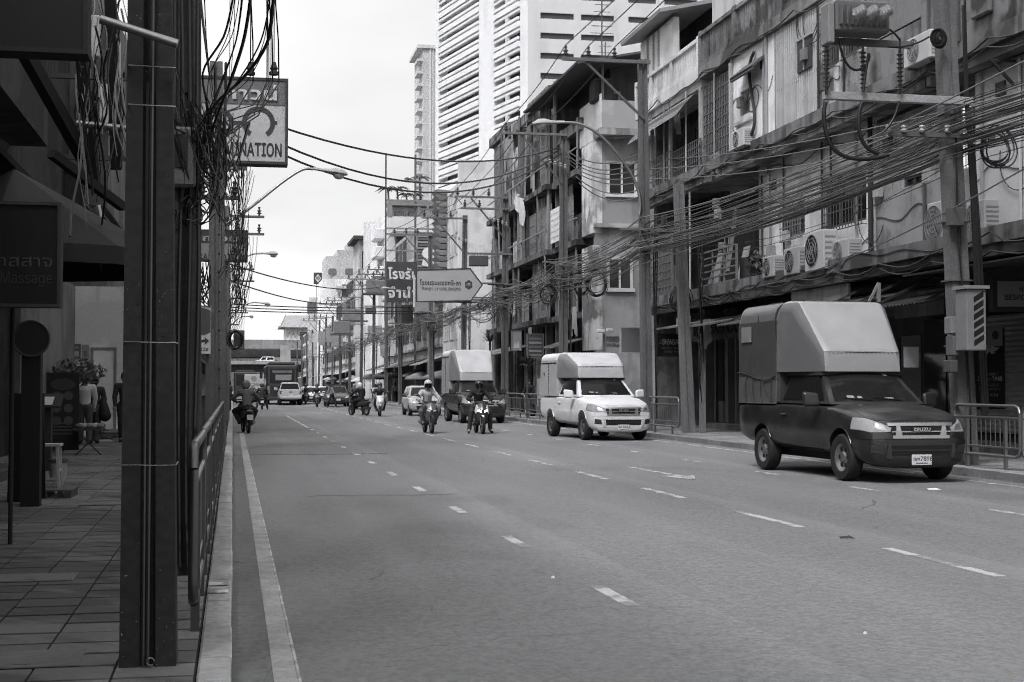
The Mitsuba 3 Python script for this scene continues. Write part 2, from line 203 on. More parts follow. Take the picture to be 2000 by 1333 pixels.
# Thai lettering as outlines: rings of (x, y) in units of 1/72 em
THAI = {"โรงรับ":[[[[149,40],[161,40],[161,13],[164,9],[170,9],[174,14],[174,40],[186,40],[186,12],[184,6],[179,1],[173,-1],[162,-1],[156,1],[151,6],[149,12]]],[[[119,50],[120,58],[125,58],[125,57],[129,57],[129,53],[146,53],[146,45],[124,45]]],[[[108,3],[111,12],[120,9],[128,9],[129,11],[128,14],[114,19],[110,23],[109,25],[110,35],[114,39],[120,41],[132,41],[138,39],[138,29],[131,31],[123,31],[121,29],[126,25],[132,24],[139,20],[141,16],[141,7],[140,5],[136,1],[131,-1],[119,-1],[119,0],[111,1]]],[[[65,37],[65,40],[77,40],[80,26],[83,19],[83,15],[84,15],[84,11],[86,10],[90,14],[91,26],[89,30],[83,31],[81,40],[83,41],[94,40],[101,34],[103,28],[103,15],[99,6],[96,3],[88,0],[76,0],[75,1],[75,5],[73,8],[70,23]]],[[[28,3],[31,12],[40,9],[48,9],[49,11],[48,14],[34,19],[30,23],[29,25],[30,35],[34,39],[40,41],[52,41],[58,39],[58,29],[51,31],[43,31],[41,29],[46,25],[52,24],[59,20],[61,16],[61,7],[60,5],[56,1],[51,-1],[39,-1],[39,0],[31,1]]],[[[1,52],[1,57],[8,61],[27,61],[27,52],[17,51],[19,48],[19,9],[20,8],[24,8],[25,0],[13,-1],[7,5],[7,47],[4,52]]]],"จำนำ":[[[[124,29],[124,39],[126,40],[138,41],[147,37],[149,33],[149,-1],[137,-1],[137,27],[136,30],[134,31],[129,31]]],[[[99,54],[101,57],[105,59],[112,59],[117,56],[118,48],[115,44],[105,43],[100,46]],[[106,54],[105,50],[106,48],[111,48],[112,49],[112,53],[111,54]]],[[[78,40],[90,40],[90,14],[93,10],[97,10],[101,12],[103,17],[103,40],[115,40],[115,0],[106,0],[104,5],[99,0],[87,-1],[80,4],[78,10]]],[[[43,29],[43,39],[45,40],[57,41],[66,37],[68,33],[68,-1],[56,-1],[56,27],[55,30],[53,31],[48,31]]],[[[2,29],[2,37],[7,40],[23,41],[32,37],[37,28],[37,13],[34,6],[31,3],[23,0],[7,0],[7,17],[3,17],[3,24],[18,24],[18,10],[20,10],[24,13],[25,16],[25,25],[23,29],[19,31],[9,31],[4,28]]],[[[18,54],[20,57],[24,59],[31,59],[36,56],[37,48],[34,44],[24,43],[19,46]],[[25,54],[24,50],[25,48],[30,48],[31,49],[31,53],[30,54]]]],"กาวน่":[[[[117,40],[128,40],[128,12],[131,9],[136,9],[140,11],[142,16],[142,40],[153,40],[153,0],[144,0],[143,5],[138,0],[126,-1],[119,4],[117,9]]],[[[142,63],[152,63],[152,46],[142,46]]],[[[78,2],[81,10],[85,8],[93,8],[97,12],[98,16],[98,24],[97,28],[92,32],[83,32],[79,30],[79,39],[85,41],[95,41],[101,39],[106,34],[109,25],[109,15],[106,6],[101,1],[96,-1],[86,-1]]],[[[45,30],[45,39],[52,40],[52,41],[63,40],[69,35],[69,31],[70,31],[70,0],[69,-1],[59,-1],[59,28],[58,31],[55,32],[50,32],[47,30]]],[[[3,26],[5,34],[9,38],[13,40],[25,41],[35,37],[39,30],[39,0],[28,0],[28,27],[26,31],[23,32],[18,32],[15,30],[15,27],[20,25],[21,23],[20,23],[20,19],[17,19],[15,17],[15,0],[4,0],[4,16],[5,19],[9,23],[9,24]]]],"าสสาจ":[[[[145,31],[145,37],[150,39],[166,39],[170,37],[174,33],[176,27],[176,11],[174,6],[170,2],[166,0],[153,0],[153,17],[147,17],[147,22],[159,22],[159,5],[163,5],[166,6],[168,8],[170,14],[170,24],[169,25],[169,29],[162,34],[152,34]]],[[[113,32],[113,37],[117,39],[130,39],[134,37],[134,35],[136,34],[136,0],[130,0],[130,31],[126,34],[118,34]]],[[[75,7],[76,17],[80,21],[85,23],[100,23],[101,25],[100,31],[98,33],[95,34],[87,34],[78,31],[78,37],[84,39],[99,39],[101,38],[104,42],[109,42],[110,41],[109,37],[106,34],[107,30],[107,0],[101,0],[101,18],[88,18],[83,16],[81,12],[82,7],[84,5],[88,4],[94,5],[94,0],[93,-1],[81,0],[76,4]]],[[[33,7],[34,17],[40,22],[43,23],[57,23],[59,25],[58,31],[56,33],[53,34],[45,34],[36,31],[36,37],[42,39],[57,39],[59,38],[62,42],[67,42],[68,41],[67,37],[64,34],[65,30],[65,0],[59,0],[59,18],[46,18],[41,16],[39,12],[40,7],[42,5],[46,4],[52,5],[52,0],[51,-1],[42,-1],[37,1],[34,4]]],[[[0,32],[0,37],[4,39],[17,39],[21,37],[21,35],[23,34],[23,0],[17,0],[17,31],[13,34],[5,34]]]],"โรงแรมแชงกรี-ลา":[[[[511,30],[511,39],[518,40],[518,41],[529,40],[535,35],[535,31],[536,31],[536,0],[535,-1],[525,-1],[525,28],[524,31],[521,32],[516,32],[513,30]]],[[[470,7],[471,17],[475,21],[484,24],[494,24],[494,29],[491,32],[481,32],[474,29],[474,38],[475,39],[482,40],[482,41],[493,41],[499,39],[503,35],[505,30],[505,0],[494,0],[494,16],[486,16],[481,13],[481,8],[483,6],[489,6],[490,0],[488,-1],[478,-1],[471,4]]],[[[446,24],[465,24],[465,15],[446,15]]],[[[409,2],[412,11],[420,8],[428,8],[430,10],[430,13],[429,14],[422,16],[420,18],[417,18],[411,23],[410,26],[411,35],[415,39],[421,41],[432,41],[438,39],[438,30],[432,32],[423,32],[421,31],[421,29],[423,26],[429,25],[437,21],[440,18],[441,15],[440,5],[436,1],[431,-1],[419,-1],[419,0]]],[[[405,46],[405,50],[409,53],[412,54],[429,54],[429,59],[438,59],[438,46]]],[[[366,26],[368,34],[376,40],[388,41],[398,37],[402,30],[402,0],[391,0],[391,27],[389,31],[386,32],[381,32],[378,30],[378,27],[383,25],[384,23],[383,23],[383,19],[380,19],[378,17],[378,0],[367,0],[367,16],[368,19],[372,23],[372,24]]],[[[324,36],[322,40],[333,40],[334,39],[340,13],[343,9],[345,9],[348,14],[349,25],[348,29],[345,32],[339,33],[338,40],[346,41],[346,40],[350,40],[356,36],[360,26],[360,18],[356,7],[351,2],[345,0],[334,0],[333,1],[330,15],[328,18],[328,22],[326,25],[326,29],[324,32]]],[[[284,32],[282,39],[284,40],[295,40],[298,38],[299,29],[295,22],[295,11],[297,8],[303,8],[306,10],[306,23],[304,26],[302,26],[302,32],[306,33],[307,40],[318,40],[317,32],[314,29],[317,25],[317,9],[313,2],[306,-1],[295,-1],[287,3],[284,9],[284,20],[286,25],[289,28],[289,31]]],[[[261,5],[261,40],[272,40],[272,8],[273,7],[277,7],[278,0],[267,-1],[263,1]]],[[[239,5],[239,40],[250,40],[250,8],[251,7],[255,7],[256,0],[245,-1],[241,1]]],[[[192,40],[203,40],[203,15],[206,10],[213,9],[217,14],[217,40],[228,40],[228,10],[226,4],[223,1],[219,-1],[210,-1],[207,0],[202,5],[200,0],[192,0]]],[[[151,2],[154,11],[162,8],[170,8],[172,10],[172,13],[171,14],[164,16],[162,18],[159,18],[153,23],[152,26],[153,35],[157,39],[163,41],[174,41],[180,39],[180,30],[174,32],[165,32],[163,31],[163,29],[165,26],[171,25],[179,21],[182,18],[183,15],[182,5],[178,1],[173,-1],[161,-1],[161,0]]],[[[131,5],[131,40],[142,40],[142,8],[143,7],[147,7],[148,0],[137,-1],[133,1]]],[[[109,5],[109,40],[120,40],[120,8],[121,7],[125,7],[126,0],[115,-1],[111,1]]],[[[64,36],[62,40],[73,40],[74,39],[80,13],[83,9],[85,9],[88,14],[89,25],[88,29],[85,32],[79,33],[78,40],[86,41],[86,40],[90,40],[96,36],[100,26],[100,18],[96,7],[91,2],[85,0],[74,0],[73,1],[70,15],[68,18],[68,22],[66,25],[66,29],[64,32]]],[[[27,2],[30,11],[38,8],[46,8],[48,10],[48,13],[47,14],[40,16],[38,18],[35,18],[29,23],[28,26],[29,35],[33,39],[39,41],[50,41],[56,39],[56,30],[50,32],[41,32],[39,31],[39,29],[41,26],[47,25],[55,21],[58,18],[59,15],[58,5],[54,1],[49,-1],[37,-1],[37,0]]],[[[1,53],[1,58],[7,61],[27,61],[27,53],[16,52],[18,48],[18,9],[19,7],[24,6],[24,0],[22,-1],[13,-1],[8,3],[7,6],[7,48],[4,53]]]],"ธศเวช":[[[[148,37],[150,39],[161,39],[163,37],[164,28],[159,20],[159,11],[161,7],[167,6],[170,7],[172,10],[172,23],[170,26],[167,26],[167,31],[170,31],[172,33],[173,39],[182,39],[182,34],[178,28],[181,25],[181,8],[180,5],[176,1],[171,-1],[161,-1],[155,1],[152,4],[150,9],[150,21],[155,29],[155,31],[153,33],[150,32]]],[[[111,2],[113,8],[120,7],[121,6],[127,7],[130,10],[132,16],[132,24],[130,29],[127,32],[123,33],[118,33],[118,32],[112,31],[112,38],[117,40],[128,40],[135,37],[138,34],[141,26],[141,13],[137,4],[128,-1],[118,-1]]],[[[92,39],[101,39],[101,8],[103,6],[106,7],[107,6],[107,0],[105,-1],[95,0],[92,4]]],[[[45,29],[47,34],[53,39],[68,40],[72,38],[75,40],[75,42],[83,42],[82,37],[78,33],[80,29],[80,0],[71,0],[71,27],[69,31],[64,33],[57,32],[55,30],[54,19],[56,19],[59,22],[65,22],[65,15],[61,15],[55,12],[54,0],[45,0]]],[[[4,27],[5,35],[10,39],[27,40],[27,39],[34,38],[34,30],[29,32],[24,32],[24,33],[18,33],[14,32],[13,30],[15,27],[25,25],[32,22],[36,18],[37,16],[37,7],[36,5],[32,1],[26,-1],[14,-1],[14,0],[6,1],[5,2],[5,18],[13,18],[13,7],[15,6],[23,6],[26,7],[28,9],[28,13],[27,16],[23,18],[8,22]]]],"ฒท":[[[[74,0],[74,40],[82,40],[84,35],[89,40],[92,41],[101,41],[105,39],[108,36],[110,30],[110,0],[99,0],[99,27],[97,30],[94,31],[88,30],[85,25],[85,0]]],[[[4,13],[5,33],[10,40],[19,41],[24,38],[28,41],[35,41],[40,37],[41,34],[41,16],[42,12],[45,9],[50,9],[53,13],[53,40],[64,40],[64,9],[62,3],[59,0],[48,-1],[44,1],[40,5],[39,5],[39,0],[30,0],[30,30],[29,32],[26,32],[25,29],[21,29],[20,32],[17,32],[15,28],[15,13],[18,8],[24,8],[25,7],[25,0],[24,-1],[15,-1],[10,1],[6,6],[5,13]]]],"พร":[[[[54,2],[57,11],[65,8],[73,8],[75,10],[75,13],[74,14],[67,16],[65,18],[62,18],[56,23],[55,33],[56,35],[60,39],[66,41],[77,41],[83,39],[83,30],[77,32],[68,32],[66,31],[66,29],[68,26],[74,25],[82,21],[85,18],[86,15],[85,5],[81,1],[76,-1],[64,-1],[64,0]]],[[[4,33],[2,40],[13,40],[15,18],[16,18],[21,31],[22,39],[23,40],[30,40],[35,18],[36,18],[39,39],[40,40],[50,40],[46,13],[45,13],[45,7],[44,7],[44,1],[43,0],[33,0],[32,1],[32,5],[30,8],[30,12],[28,15],[26,23],[25,23],[25,18],[21,8],[20,0],[9,0],[6,21],[5,21],[5,27],[4,27]]]],"ร":[[[[2,3],[5,14],[15,10],[21,10],[22,12],[21,14],[13,16],[5,21],[3,25],[4,35],[8,39],[14,41],[26,41],[26,40],[33,39],[33,28],[26,29],[25,30],[19,30],[17,28],[28,24],[34,20],[36,16],[36,8],[34,4],[29,0],[25,0],[25,-1],[13,-1],[13,0],[5,1]]]]}
def thai(text, size, depth=0.004):
    m = M()
    for rings in THAI[text]:
        g = Polygon(rings[0], rings[1:]).buffer(0)
        m.ext(g, depth)
    v, f = m.get(); v = v.copy(); v[:, :2] *= size / 50.0
    return v, f
# ------------------------------------------------------------------ ground, road, pavements
WALK = 0.13; KR = 12.0
struct('ground', M().box(-400, 500, -60, 900, -0.6, -0.02), 'plaster', 0.13, 0.2)
m = M(); xs = np.array([0.16, KR]); m.box(0.0, KR, -20, 420, -0.3, 0.0)
struct('road', m, 'asphalt', 0.138, 0.0)
struct('gutter_strip', M().box(0.215, 0.335, -5, 46.5, -0.02, 0.004), 'road_paint', 0.25, 0.15)
struct('edge_line', M().box(0.337, 0.353, -5, 46.5, 0.0, 0.006), 'road_paint', 0.32, 0.4)
struct('edge_line', M().box(11.45, 11.57, 8, 160, 0.0, 0.004), 'road_paint', 0.32, 0.5)
mk = thing('lane_marking', 'broken white lane line left of the middle, short dashes', 'road marking'); 
def dashes(key, x, y0, L, per, y1, w=0.11):
    y = y0
    while y < y1: add('dash', M().box(x - w / 2, x + w / 2, y, y + L, 0.0, 0.004), 'road_paint', 0.30, 0.5, parent=key); y += per
for o, l in (('lane_marking', None),):
    pass
labels.pop(mk); _used.pop('lane_marking')
k = fresh('lane_marking'); lab(k, kind='structure'); dashes(k, 2.69, 5.8, 1.0, 3.62, 60)
add('dash', M().box(2.63, 2.75, 52, 74, 0.0, 0.004), 'road_paint', 0.30, 0.5, parent=k)
k = fresh('lane_marking'); lab(k, kind='structure'); dashes(k, 5.95, 6.3, 2.0, 4.02, 100)
k = fresh('lane_marking'); lab(k, kind='structure'); dashes(k, 9.07, 10.9, 1.0, 4.0, 80)
k = fresh('lane_arrow'); lab(k, kind='structure')
add('shaft', M().quad([7.30, 25.6, .004], [7.20, 25.6, .004], [7.28, 22.9, .004], [7.42, 22.9, .004], 0.003), 'road_paint', 0.28, 0.7, parent=k)
add('head', M().quad([7.0, 22.9, .004], [7.60, 22.9, .004], [7.3, 21.9, .004], [7.25, 21.9, .004], 0.003), 'road_paint', 0.28, 0.7, parent=k)
# kerbs, stone by stone on the near left
kb = fresh('kerb'); lab(kb, kind='structure')
y = 5.4; i = 0
while y < 46.2:
    L = 0.98; tone = 0.24 + 0.05 * rng.random() + (0.16 if i in (3, 4) and False else 0)
    q = M().box(-0.16, -0.004 + 0.01 * rng.random(), y + 0.006, y + L - 0.006, -0.2, WALK + 0.008 * rng.random(), c=0.012)
    add('stone', q, 'concrete', tone, 0.25, parent=kb); y += L; i += 1
for y0 in (9.62, 9.98): add('paint_patch', M().box(-0.15, -0.02, y0, y0 + 0.16, WALK + 0.01, WALK + 0.012), 'road_paint', 0.42, 0.6, parent=kb)
add('far_kerb', M().box(-0.16, 0.0, 46.2, 300, -0.2, WALK), 'concrete', 0.24, 0.2, parent=kb)
kb = fresh('kerb'); lab(kb, kind='structure')
y = 17.0
while y < 62: add('stone', M().box(KR, KR + 0.16, y + 0.008, y + 0.99, -0.2, WALK + 0.01 * rng.random()), 'concrete', 0.15 + 0.04 * rng.random(), 0.2, parent=kb); y += 1.0
add('far_kerb', M().box(KR, KR + 0.16, 62, 300, -0.2, WALK).box(KR, KR + .16, -20, 17, -.2, WALK), 'concrete', 0.16, 0.2, parent=kb)
# left pavement: slabs laid one by one
pv = fresh('pavement'); lab(pv, kind='structure')
add('bed', M().box(-5.5, -0.165, -20, 300, -0.25, WALK - 0.0055), 'plaster', 0.012, 0.2, parent=pv)
cells = []
for r in range(0, 110):
    for c in range(11):
        x1 = -0.168 - c * 0.385; y0 = 5.6 + r * 0.335
        cells.append((x1, y0))
cells.sort(key=lambda q: q[1]); far = M(); n = 0
for x1, y0 in cells:
    h = WALK - 0.001 + 0.005 * rng.random(); a = 0.010
    v = np.array([[x1 - 0.385 + a * .7, y0 + a * 1.9], [x1 - a * .7, y0 + a * 1.9], [x1 - a * .7, y0 + 0.335 - a * 1.9], [x1 - 0.385 + a * .7, y0 + 0.335 - a * 1.9]])
    dz = (rng.random(4) - 0.5) * 0.003
    q = np.vstack([np.c_[v, h + dz], np.c_[v + [[-.004, -.004], [.004, -.004], [.004, .004], [-.004, .004]], [h - 0.05] * 4]])
    f = [[0, 1, 2, 3], [4, 5, 1, 0], [5, 6, 2, 1], [6, 7, 3, 2], [7, 4, 0, 3]]
    vis = at  # every slab is the same kind of piece; the nearest 300 are single
    if n < 300 and x1 > -0.26 * y0 + 0.4: add('tile', M().raw(q, f), 'plaster', 0.10 + 0.04 * rng.random(), 0.4, parent=pv); n += 1
    else: far.raw(q, f)
add('tile_field', far, 'plaster', 0.12, 0.4, parent=pv, kind='stuff')
for (px, py, w, l) in ((60, 1290, .5, .45), (70, 1130, .55, .42), (200, 985, .5, .4)):
    p = at(px, py, Z=WALK)
    add('manhole_cover', M().box(p[0] - w / 2, p[0] + w / 2, p[1] - l / 2, p[1] + l / 2, WALK, WALK + 0.012, c=0.006).box(p[0] - .06, p[0] + .02, p[1] - l / 2 + .05, p[1] - l / 2 + .08, WALK + .0125, WALK + .015), 'concrete', 0.12, 0.3, parent=pv)
struct('pavement', M().box(KR + 0.165, 24, -20, 300, -0.25, WALK - 0.004), 'plaster', 0.17, 0.4)

sm = M()
for pts in (((1.0, 19.6), (1.6, 19.7), (2.4, 19.55), (3.1, 19.7)), ((7.6, 16.4), (8.0, 16.9), (8.3, 17.6))):
    q = arc([(x, y, 0.002) for x, y in pts], 6); q[:, 0] += .03 * np.sin(np.arange(len(q)) * 1.7); sm.tube(q, .004, 4)
struct('road_seam', sm, 'matte', .08, .2)
struct('drain_joint', M().box(.0, 3.4, 31.6, 31.72, 0, .004), 'asphalt', .06, 0)
for i, (px, py, w) in enumerate(((1825, 957, .09), (1655, 1052, .07), (1690, 1240, .012), (1080, 1130, .014))):
    p = at(px, py, Z=0); k = thing('litter', ('white scrap of paper on the road below the black pickup', 'dark leaf-like scrap on the road between the right lane lines', 'tiny pale scrap on the road near the bottom right', 'tiny pale scrap on the road in the middle lane')[i], 'litter')
    add('scrap', M().quad(p + [-w, 0, .004], p + [w, -w * .3, .004], p + [w * .8, w, .02], p + [-w * .6, w * 1.3, .01], .004), 'matte', (.6, .03, .5, .5)[i], .1, parent=k)
# ------------------------------------------------------------------ builders for facades on the right: they look along -X, y runs away from the camera
def fpoly(X, poly, t): return M().ext(poly, t, RLZ, (X, 0, 0))
def fwall(p, X, y0, y1, z0, z1, holes=(), t=0.2, tone=0.4, dirt=0.5, mat='plaster', name='wall', **k):
    g = sbox(y0, z0, y1, z1)
    for h in holes: g = g.difference(sbox(h[0], h[2], h[1], h[3]))
    return add(name, fpoly(X, g, t), mat, tone, dirt, parent=p, **k)
def window(p, X, y0, y1, z0, z1, tone=0.5, cols=2, rows=1, bars=0, depth=0.1, glass=0.03, w=0.06, bar_tone=0.25, sill=False):
    m = M(); y0, y1 = sorted((y0, y1)); z0, z1 = sorted((z0, z1))
    m.box(X - .02, X + .1, y0, y1, z0, z0 + w).box(X - .02, X + .1, y0, y1, z1 - w, z1).box(X - .019, X + .1, y0, y0 + w, z0 + w, z1 - w).box(X - .019, X + .1, y1 - w, y1, z0 + w, z1 - w)
    for i in range(1, cols): y = y0 + (y1 - y0) * i / cols; m.box(X, X + .09, y - w * .4, y + w * .4, z0 + w, z1 - w)
    for i in range(1, rows): z = z0 + (z1 - z0) * i / rows; m.box(X + .003, X + .088, y0 + w, y1 - w, z - w * .4, z + w * .4)
    k = add('window', m, 'matte', tone, 0.4, parent=p)
    add('pane', M().box(X + .05, X + .06, y0 + w, y1 - w, z0 + w, z1 - w), 'glass', glass, 0.3, parent=k)
    if bars:
        b = M()
        for y in np.linspace(y0 + .04, y1 - .04, bars): b.box(X - .16, X - .145, y - .011, y + .011, z0 - .1, z1 + .1)
        for z in np.linspace(z0 - .1, z1 + .1, 4): b.box(X - .165, X - .14, y0 - .02, y1 + .02, z - .012, z + .012)
        for y in (y0 - .01, y1 + .01):
            for z in (z0 - .1, z1 + .1): b.box(X - .15, X, y - .01, y + .01, z - .01, z + .01)
        add('bars', b, 'matte', bar_tone, 0.3, parent=k)
    if sill: add('sill', M().box(X - .14, X + .02, y0 - .12, y1 + .12, z0 - .09, z0 - .002), 'plaster', tone, .5, parent=k)
    return k
def balustrade(p, X, y0, y1, z0, z1, tone, dirt=0.5, step=0.17, post=0.2):
    y0, y1 = sorted((y0, y1)); m = M()
    m.box(X - .07, X + .13, y0, y1, z1 - .14, z1, c=.015).box(X - .02, X + .08, y0, y1, z0, z0 + .16)
    for y in np.arange(y0 + post, y1 - post + .01, step): m.box(X, X + .06, y - .045, y + .045, z0 + .16, z1 - .14)
    k = add('balustrade', m, 'plaster', tone, dirt, parent=p)
    for y in (y0, y1): add('post', M().box(X - .05, X + .11, y - post / 2, y + post / 2, z0 - .02, z1 + .06, c=.015), 'plaster', tone, dirt, parent=k)
def slab(p, y0, y1, z, tone, X0=14.0, X1=16.6, th=0.32, beam=0.5, dirt=0.6):
    add('slab', M().box(X0, X1, y0, y1, z, z + th), 'plaster', tone, dirt, parent=p)
    if beam: add('beam', M().box(X0 + .12, X0 + .42, y0 + .01, y1 - .01, z - .22, z - .001), 'plaster', beam, dirt, parent=p)
def grille(p, X, y0, y1, z0, z1, tone, nv=14, nh=5, name='grille', r=.012, mat='matte', frame=.03):
    y0, y1 = sorted((y0, y1)); m = M()
    for y in np.linspace(y0, y1, nv): m.box(X - r, X + r, y - r, y + r, z0, z1)
    for z in np.linspace(z0, z1, nh): m.box(X - r * 1.3, X + r * 1.3, y0, y1, z - r, z + r)
    for y in (y0, y1): m.box(X - frame, X + frame, y - frame, y + frame, z0, z1)
    return add(name, m, mat, tone, 0.3, parent=p)
def corrugated(X, y0, y1, z0, z1, pitch=.12, amp=.03, t=.01):
    """An upright corrugated sheet in the facade plane."""
    n = int(abs(y1 - y0) / pitch * 4) + 1; y = np.linspace(y0, y1, n); x = X + amp * np.sin((y - y0) / pitch * 2 * np.pi); m = M()
    v = np.vstack([np.c_[x, y, y * 0 + z0], np.c_[x, y, y * 0 + z1], np.c_[x + t, y, y * 0 + z0], np.c_[x + t, y, y * 0 + z1]]); i = np.arange(n - 1)
    return m.raw(v, np.vstack([np.stack([i, i + 1, i + 1 + n, i + n], 1), np.stack([i + 1 + 2 * n, i + 2 * n, i + 3 * n, i + 1 + 3 * n], 1)]))
def shutter(p, X, y0, y1, z0, z1, tone, step=.11, name='roller_shutter'):
    m = M()
    for z in np.arange(z0, z1, step): m.quad([X, y0, z], [X, y1, z], [X - .03, y1, z + step * .5], [X - .03, y0, z + step * .5]).quad([X - .03, y0, z + step * .5], [X - .03, y1, z + step * .5], [X, y1, z + step], [X, y0, z + step])
    m.box(X + .01, X + .03, y0, y1, z0, z1)
    return add(name, m, 'matte', tone, .5, parent=p)
_ac = 'air conditioners outside the right-hand shophouses'
def air_con(X, y, z, label, w=.85, h=.6, d=.32, tone=.5, dirt=.35, fan='dark', facing=-1):
    """An outdoor unit: its fan looks at the street (-X); z is its foot."""
    k = thing('air_conditioner', label, 'air conditioner', _ac); y0, y1 = y - w / 2, y + w / 2
    add('casing', M().box(X, X + d, y0, y1, z + .04, z + h, c=.02), 'matte', tone, dirt, parent=k)
    fy = y + w * .12 * (1 if fan != 'left' else -1); m = M(); r = h * .4; R = np.array([[0, 0, -1.], [0, 1, 0], [1, 0, 0]])
    m.lathe([(0, .004), (r, .004), (r, -.006)], 24, R=R, o=(X, fy, z + h * .53)); add('fan_opening', m, 'matte', .012 if fan != 'pale' else .16, .2, parent=k)
    g = M()
    for q in (.25, .5, .75, 1): g.tube([(X - .014, fy + r * q * math.cos(a), z + h * .53 + r * q * math.sin(a)) for a in np.linspace(0, 2 * np.pi, 21)], .006, 4, caps=False)
    for a in np.arange(6) * np.pi / 3: g.bar((X - .013, fy, z + h * .53), (X - .013, fy + r * math.cos(a), z + h * .53 + r * math.sin(a)), .008)
    add('fan_guard', g, 'matte', tone * .7, .2, parent=k)
    b = M()
    for a in range(3): b.raw([[0, .03, -.02], [0, r * .85, -.09], [0.015, r * .85, .09], [0.01, .03, .05]], [[0, 1, 2, 3]], R=np.array([[1, 0, 0], [0, math.cos(a * 2.094), -math.sin(a * 2.094)], [0, math.sin(a * 2.094), math.cos(a * 2.094)]]), o=(X - .008, fy, z + h * .53))
    add('fan_blade', b, 'matte', .06, .2, parent=k)
    s = M()
    for i in range(6): s.box(X + .04, X + d - .05, y0 - .006, y0 - .001, z + .12 + i * (h - .2) / 6, z + .12 + (i + .45) * (h - .2) / 6)
    add('side_vent', s, 'matte', tone * .45, .2, parent=k)
    add('feet', M().box(X + .03, X + d - .03, y0 + .08, y0 + .14, z, z + .039).box(X + .03, X + d - .03, y1 - .14, y1 - .08, z, z + .039), 'matte', .15, parent=k)
    return k
def front_sign(name, label, cat, x0, y0, x1, y1, Y, tone=.1, rim=.3, depth=.14, rimw=.04, mat='matte'):
    """A board that looks at the oncoming camera, given by two pixel corners on the plane Y."""
    k = thing(name, label, cat); a, b = at(x0, y0, Y=Y), at(x1, y1, Y=Y); xa, xb, za, zb = a[0], b[0], b[2], a[2]
    add('board', M().box(xa + rimw, xb - rimw, Y - .01, Y + depth - .01, za + rimw, zb - rimw), mat, tone, .2, parent=k)
    add('rim', M().box(xa, xb, Y - .03, Y + depth, za, za + rimw).box(xa, xb, Y - .03, Y + depth, zb - rimw, zb).box(xa, xa + rimw, Y - .029, Y + depth, za + rimw, zb - rimw).box(xb - rimw, xb, Y - .029, Y + depth, za + rimw, zb - rimw), mat, rim, .3, parent=k)
    return k
def letters(p, text, px, py, hpx, Y, tone, is_thai=False, bold=False, squeeze=1.0, name='lettering', lift=.011, wpx=None):
    """Raised lettering on a front sign: px, py is the pixel of its lower left corner, hpx its height in pixels."""
    a = at(px, py, Y=Y); h = at(px, py - hpx, Y=Y)[2] - a[2]
    if is_thai: v, f = thai(text, h, .005)
    else: t = meshkit.text_mesh(text, h, .005, bold=bold); v, f = np.array(t.vertices), np.array(t.faces)
    if wpx: v[:, 0] *= (at(px + wpx, py, Y=Y)[0] - a[0]) / (v[:, 0].max() - v[:, 0].min()); v[:, 0] -= v[:, 0].min()
    else: v[:, 0] *= squeeze
    add(name, M().raw(v, f, RXZ, (a[0], Y - lift, a[2])), 'matte', tone, .15, parent=p)

# ------------------------------------------------------------------ the nearest row: five bays of one long, worn terrace, each a shophouse of its own
S1, S2, S3 = 4.2, 7.95, 10.95
# bay E: the nearest, mostly outside the frame
e = thing('shophouse', 'nearest shophouse at the right edge of the photo, pale plain first floor wall', 'shophouse', None)
slab(e, 15, 25.9, S1, .22, beam=.2); slab(e, 15, 27.2, S2, .2, beam=.26)
fwall(e, 14.5, 15, 25.9, S1 + .33, S2 - .22, tone=.50, dirt=.2, t=2.0)
add('panel_joint', M().box(14.49, 14.499, 24.2, 24.22, S1 + .4, S2 - .3).box(14.49, 14.499, 21.9, 21.92, S1 + .4, S2 - .3), 'matte', .12, parent=e)
fwall(e, 14.02, 15, 27.2, S2 + .32, S2 + 1.9, tone=.20, dirt=.75, t=.15, name='parapet')
add('drain_box', M().box(13.9, 14.0, 24.3, 25.0, S2 + .6, S2 + 1.2, c=.03), 'plaster', .2, .7, parent=e)
fwall(e, 15.2, 15, 27.2, S2 + .32, S3 + 3.0, tone=.33, dirt=.5)
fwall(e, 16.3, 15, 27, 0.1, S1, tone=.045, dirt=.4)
for y in (20.5, 22.5, 24.4): add('bracket', M().bar((14.0, y, S2 - .3), (14.45, y, S2 - .75), .05).bar((14.02, y, S2 - .3), (14.5, y, S2 - .3), .05), 'matte', .05, parent=e)
add('canopy', M().quad([13.2, 15, 3.7], [13.2, 26.5, 3.7], [16.2, 26.5, 4.0], [16.2, 15, 4.0], .03), 'matte', .06, .4, parent=e)
# bay D
d = thing('shophouse', 'shophouse behind the transformer pole with a bare concrete block wall upstairs', 'shophouse')
slab(d, 25.95, 31.3, S1, .16, beam=.12); slab(d, 27.25, 31.3, S2, .2, beam=.22); slab(d, 27.25, 31.3, S3, .2)
w0 = yz(1765, 375, 14.8), yz(1800, 375, 14.8)
wz = (yz(1782, 408, 14.8)[1], yz(1782, 342, 14.8)[1])
whole = sbox(27.3, S1 + 1.75, 31.0, S2 - .2).difference(sbox(w0[1][0], wz[0], w0[0][0], wz[1]))
add('mortar', fpoly(14.83, whole, .15), 'plaster', .13, .5, parent=d)
bz = S1 + 1.76; r = 0
while bz < S2 - .3:
    by = 27.3 - (.2 if r % 2 else 0)
    while by < 31.0:
        g = sbox(by + .012, bz + .012, by + .40, bz + .20).intersection(whole)
        if g.area > .012: add('block', fpoly(14.80 + .012 * rng.random(), g, .06), 'concrete', .30 + .10 * rng.random(), .3, parent=d)
        by += .412
    bz += .212; r += 1
fwall(d, 14.72, 26.0, 31.0, S1 + .32, S1 + 1.75, tone=.30, dirt=.4, t=.2, name='rendered_dado')
window(d, 14.86, w0[1][0], w0[0][0], wz[0], wz[1], tone=.07, cols=2, rows=3, glass=.04)
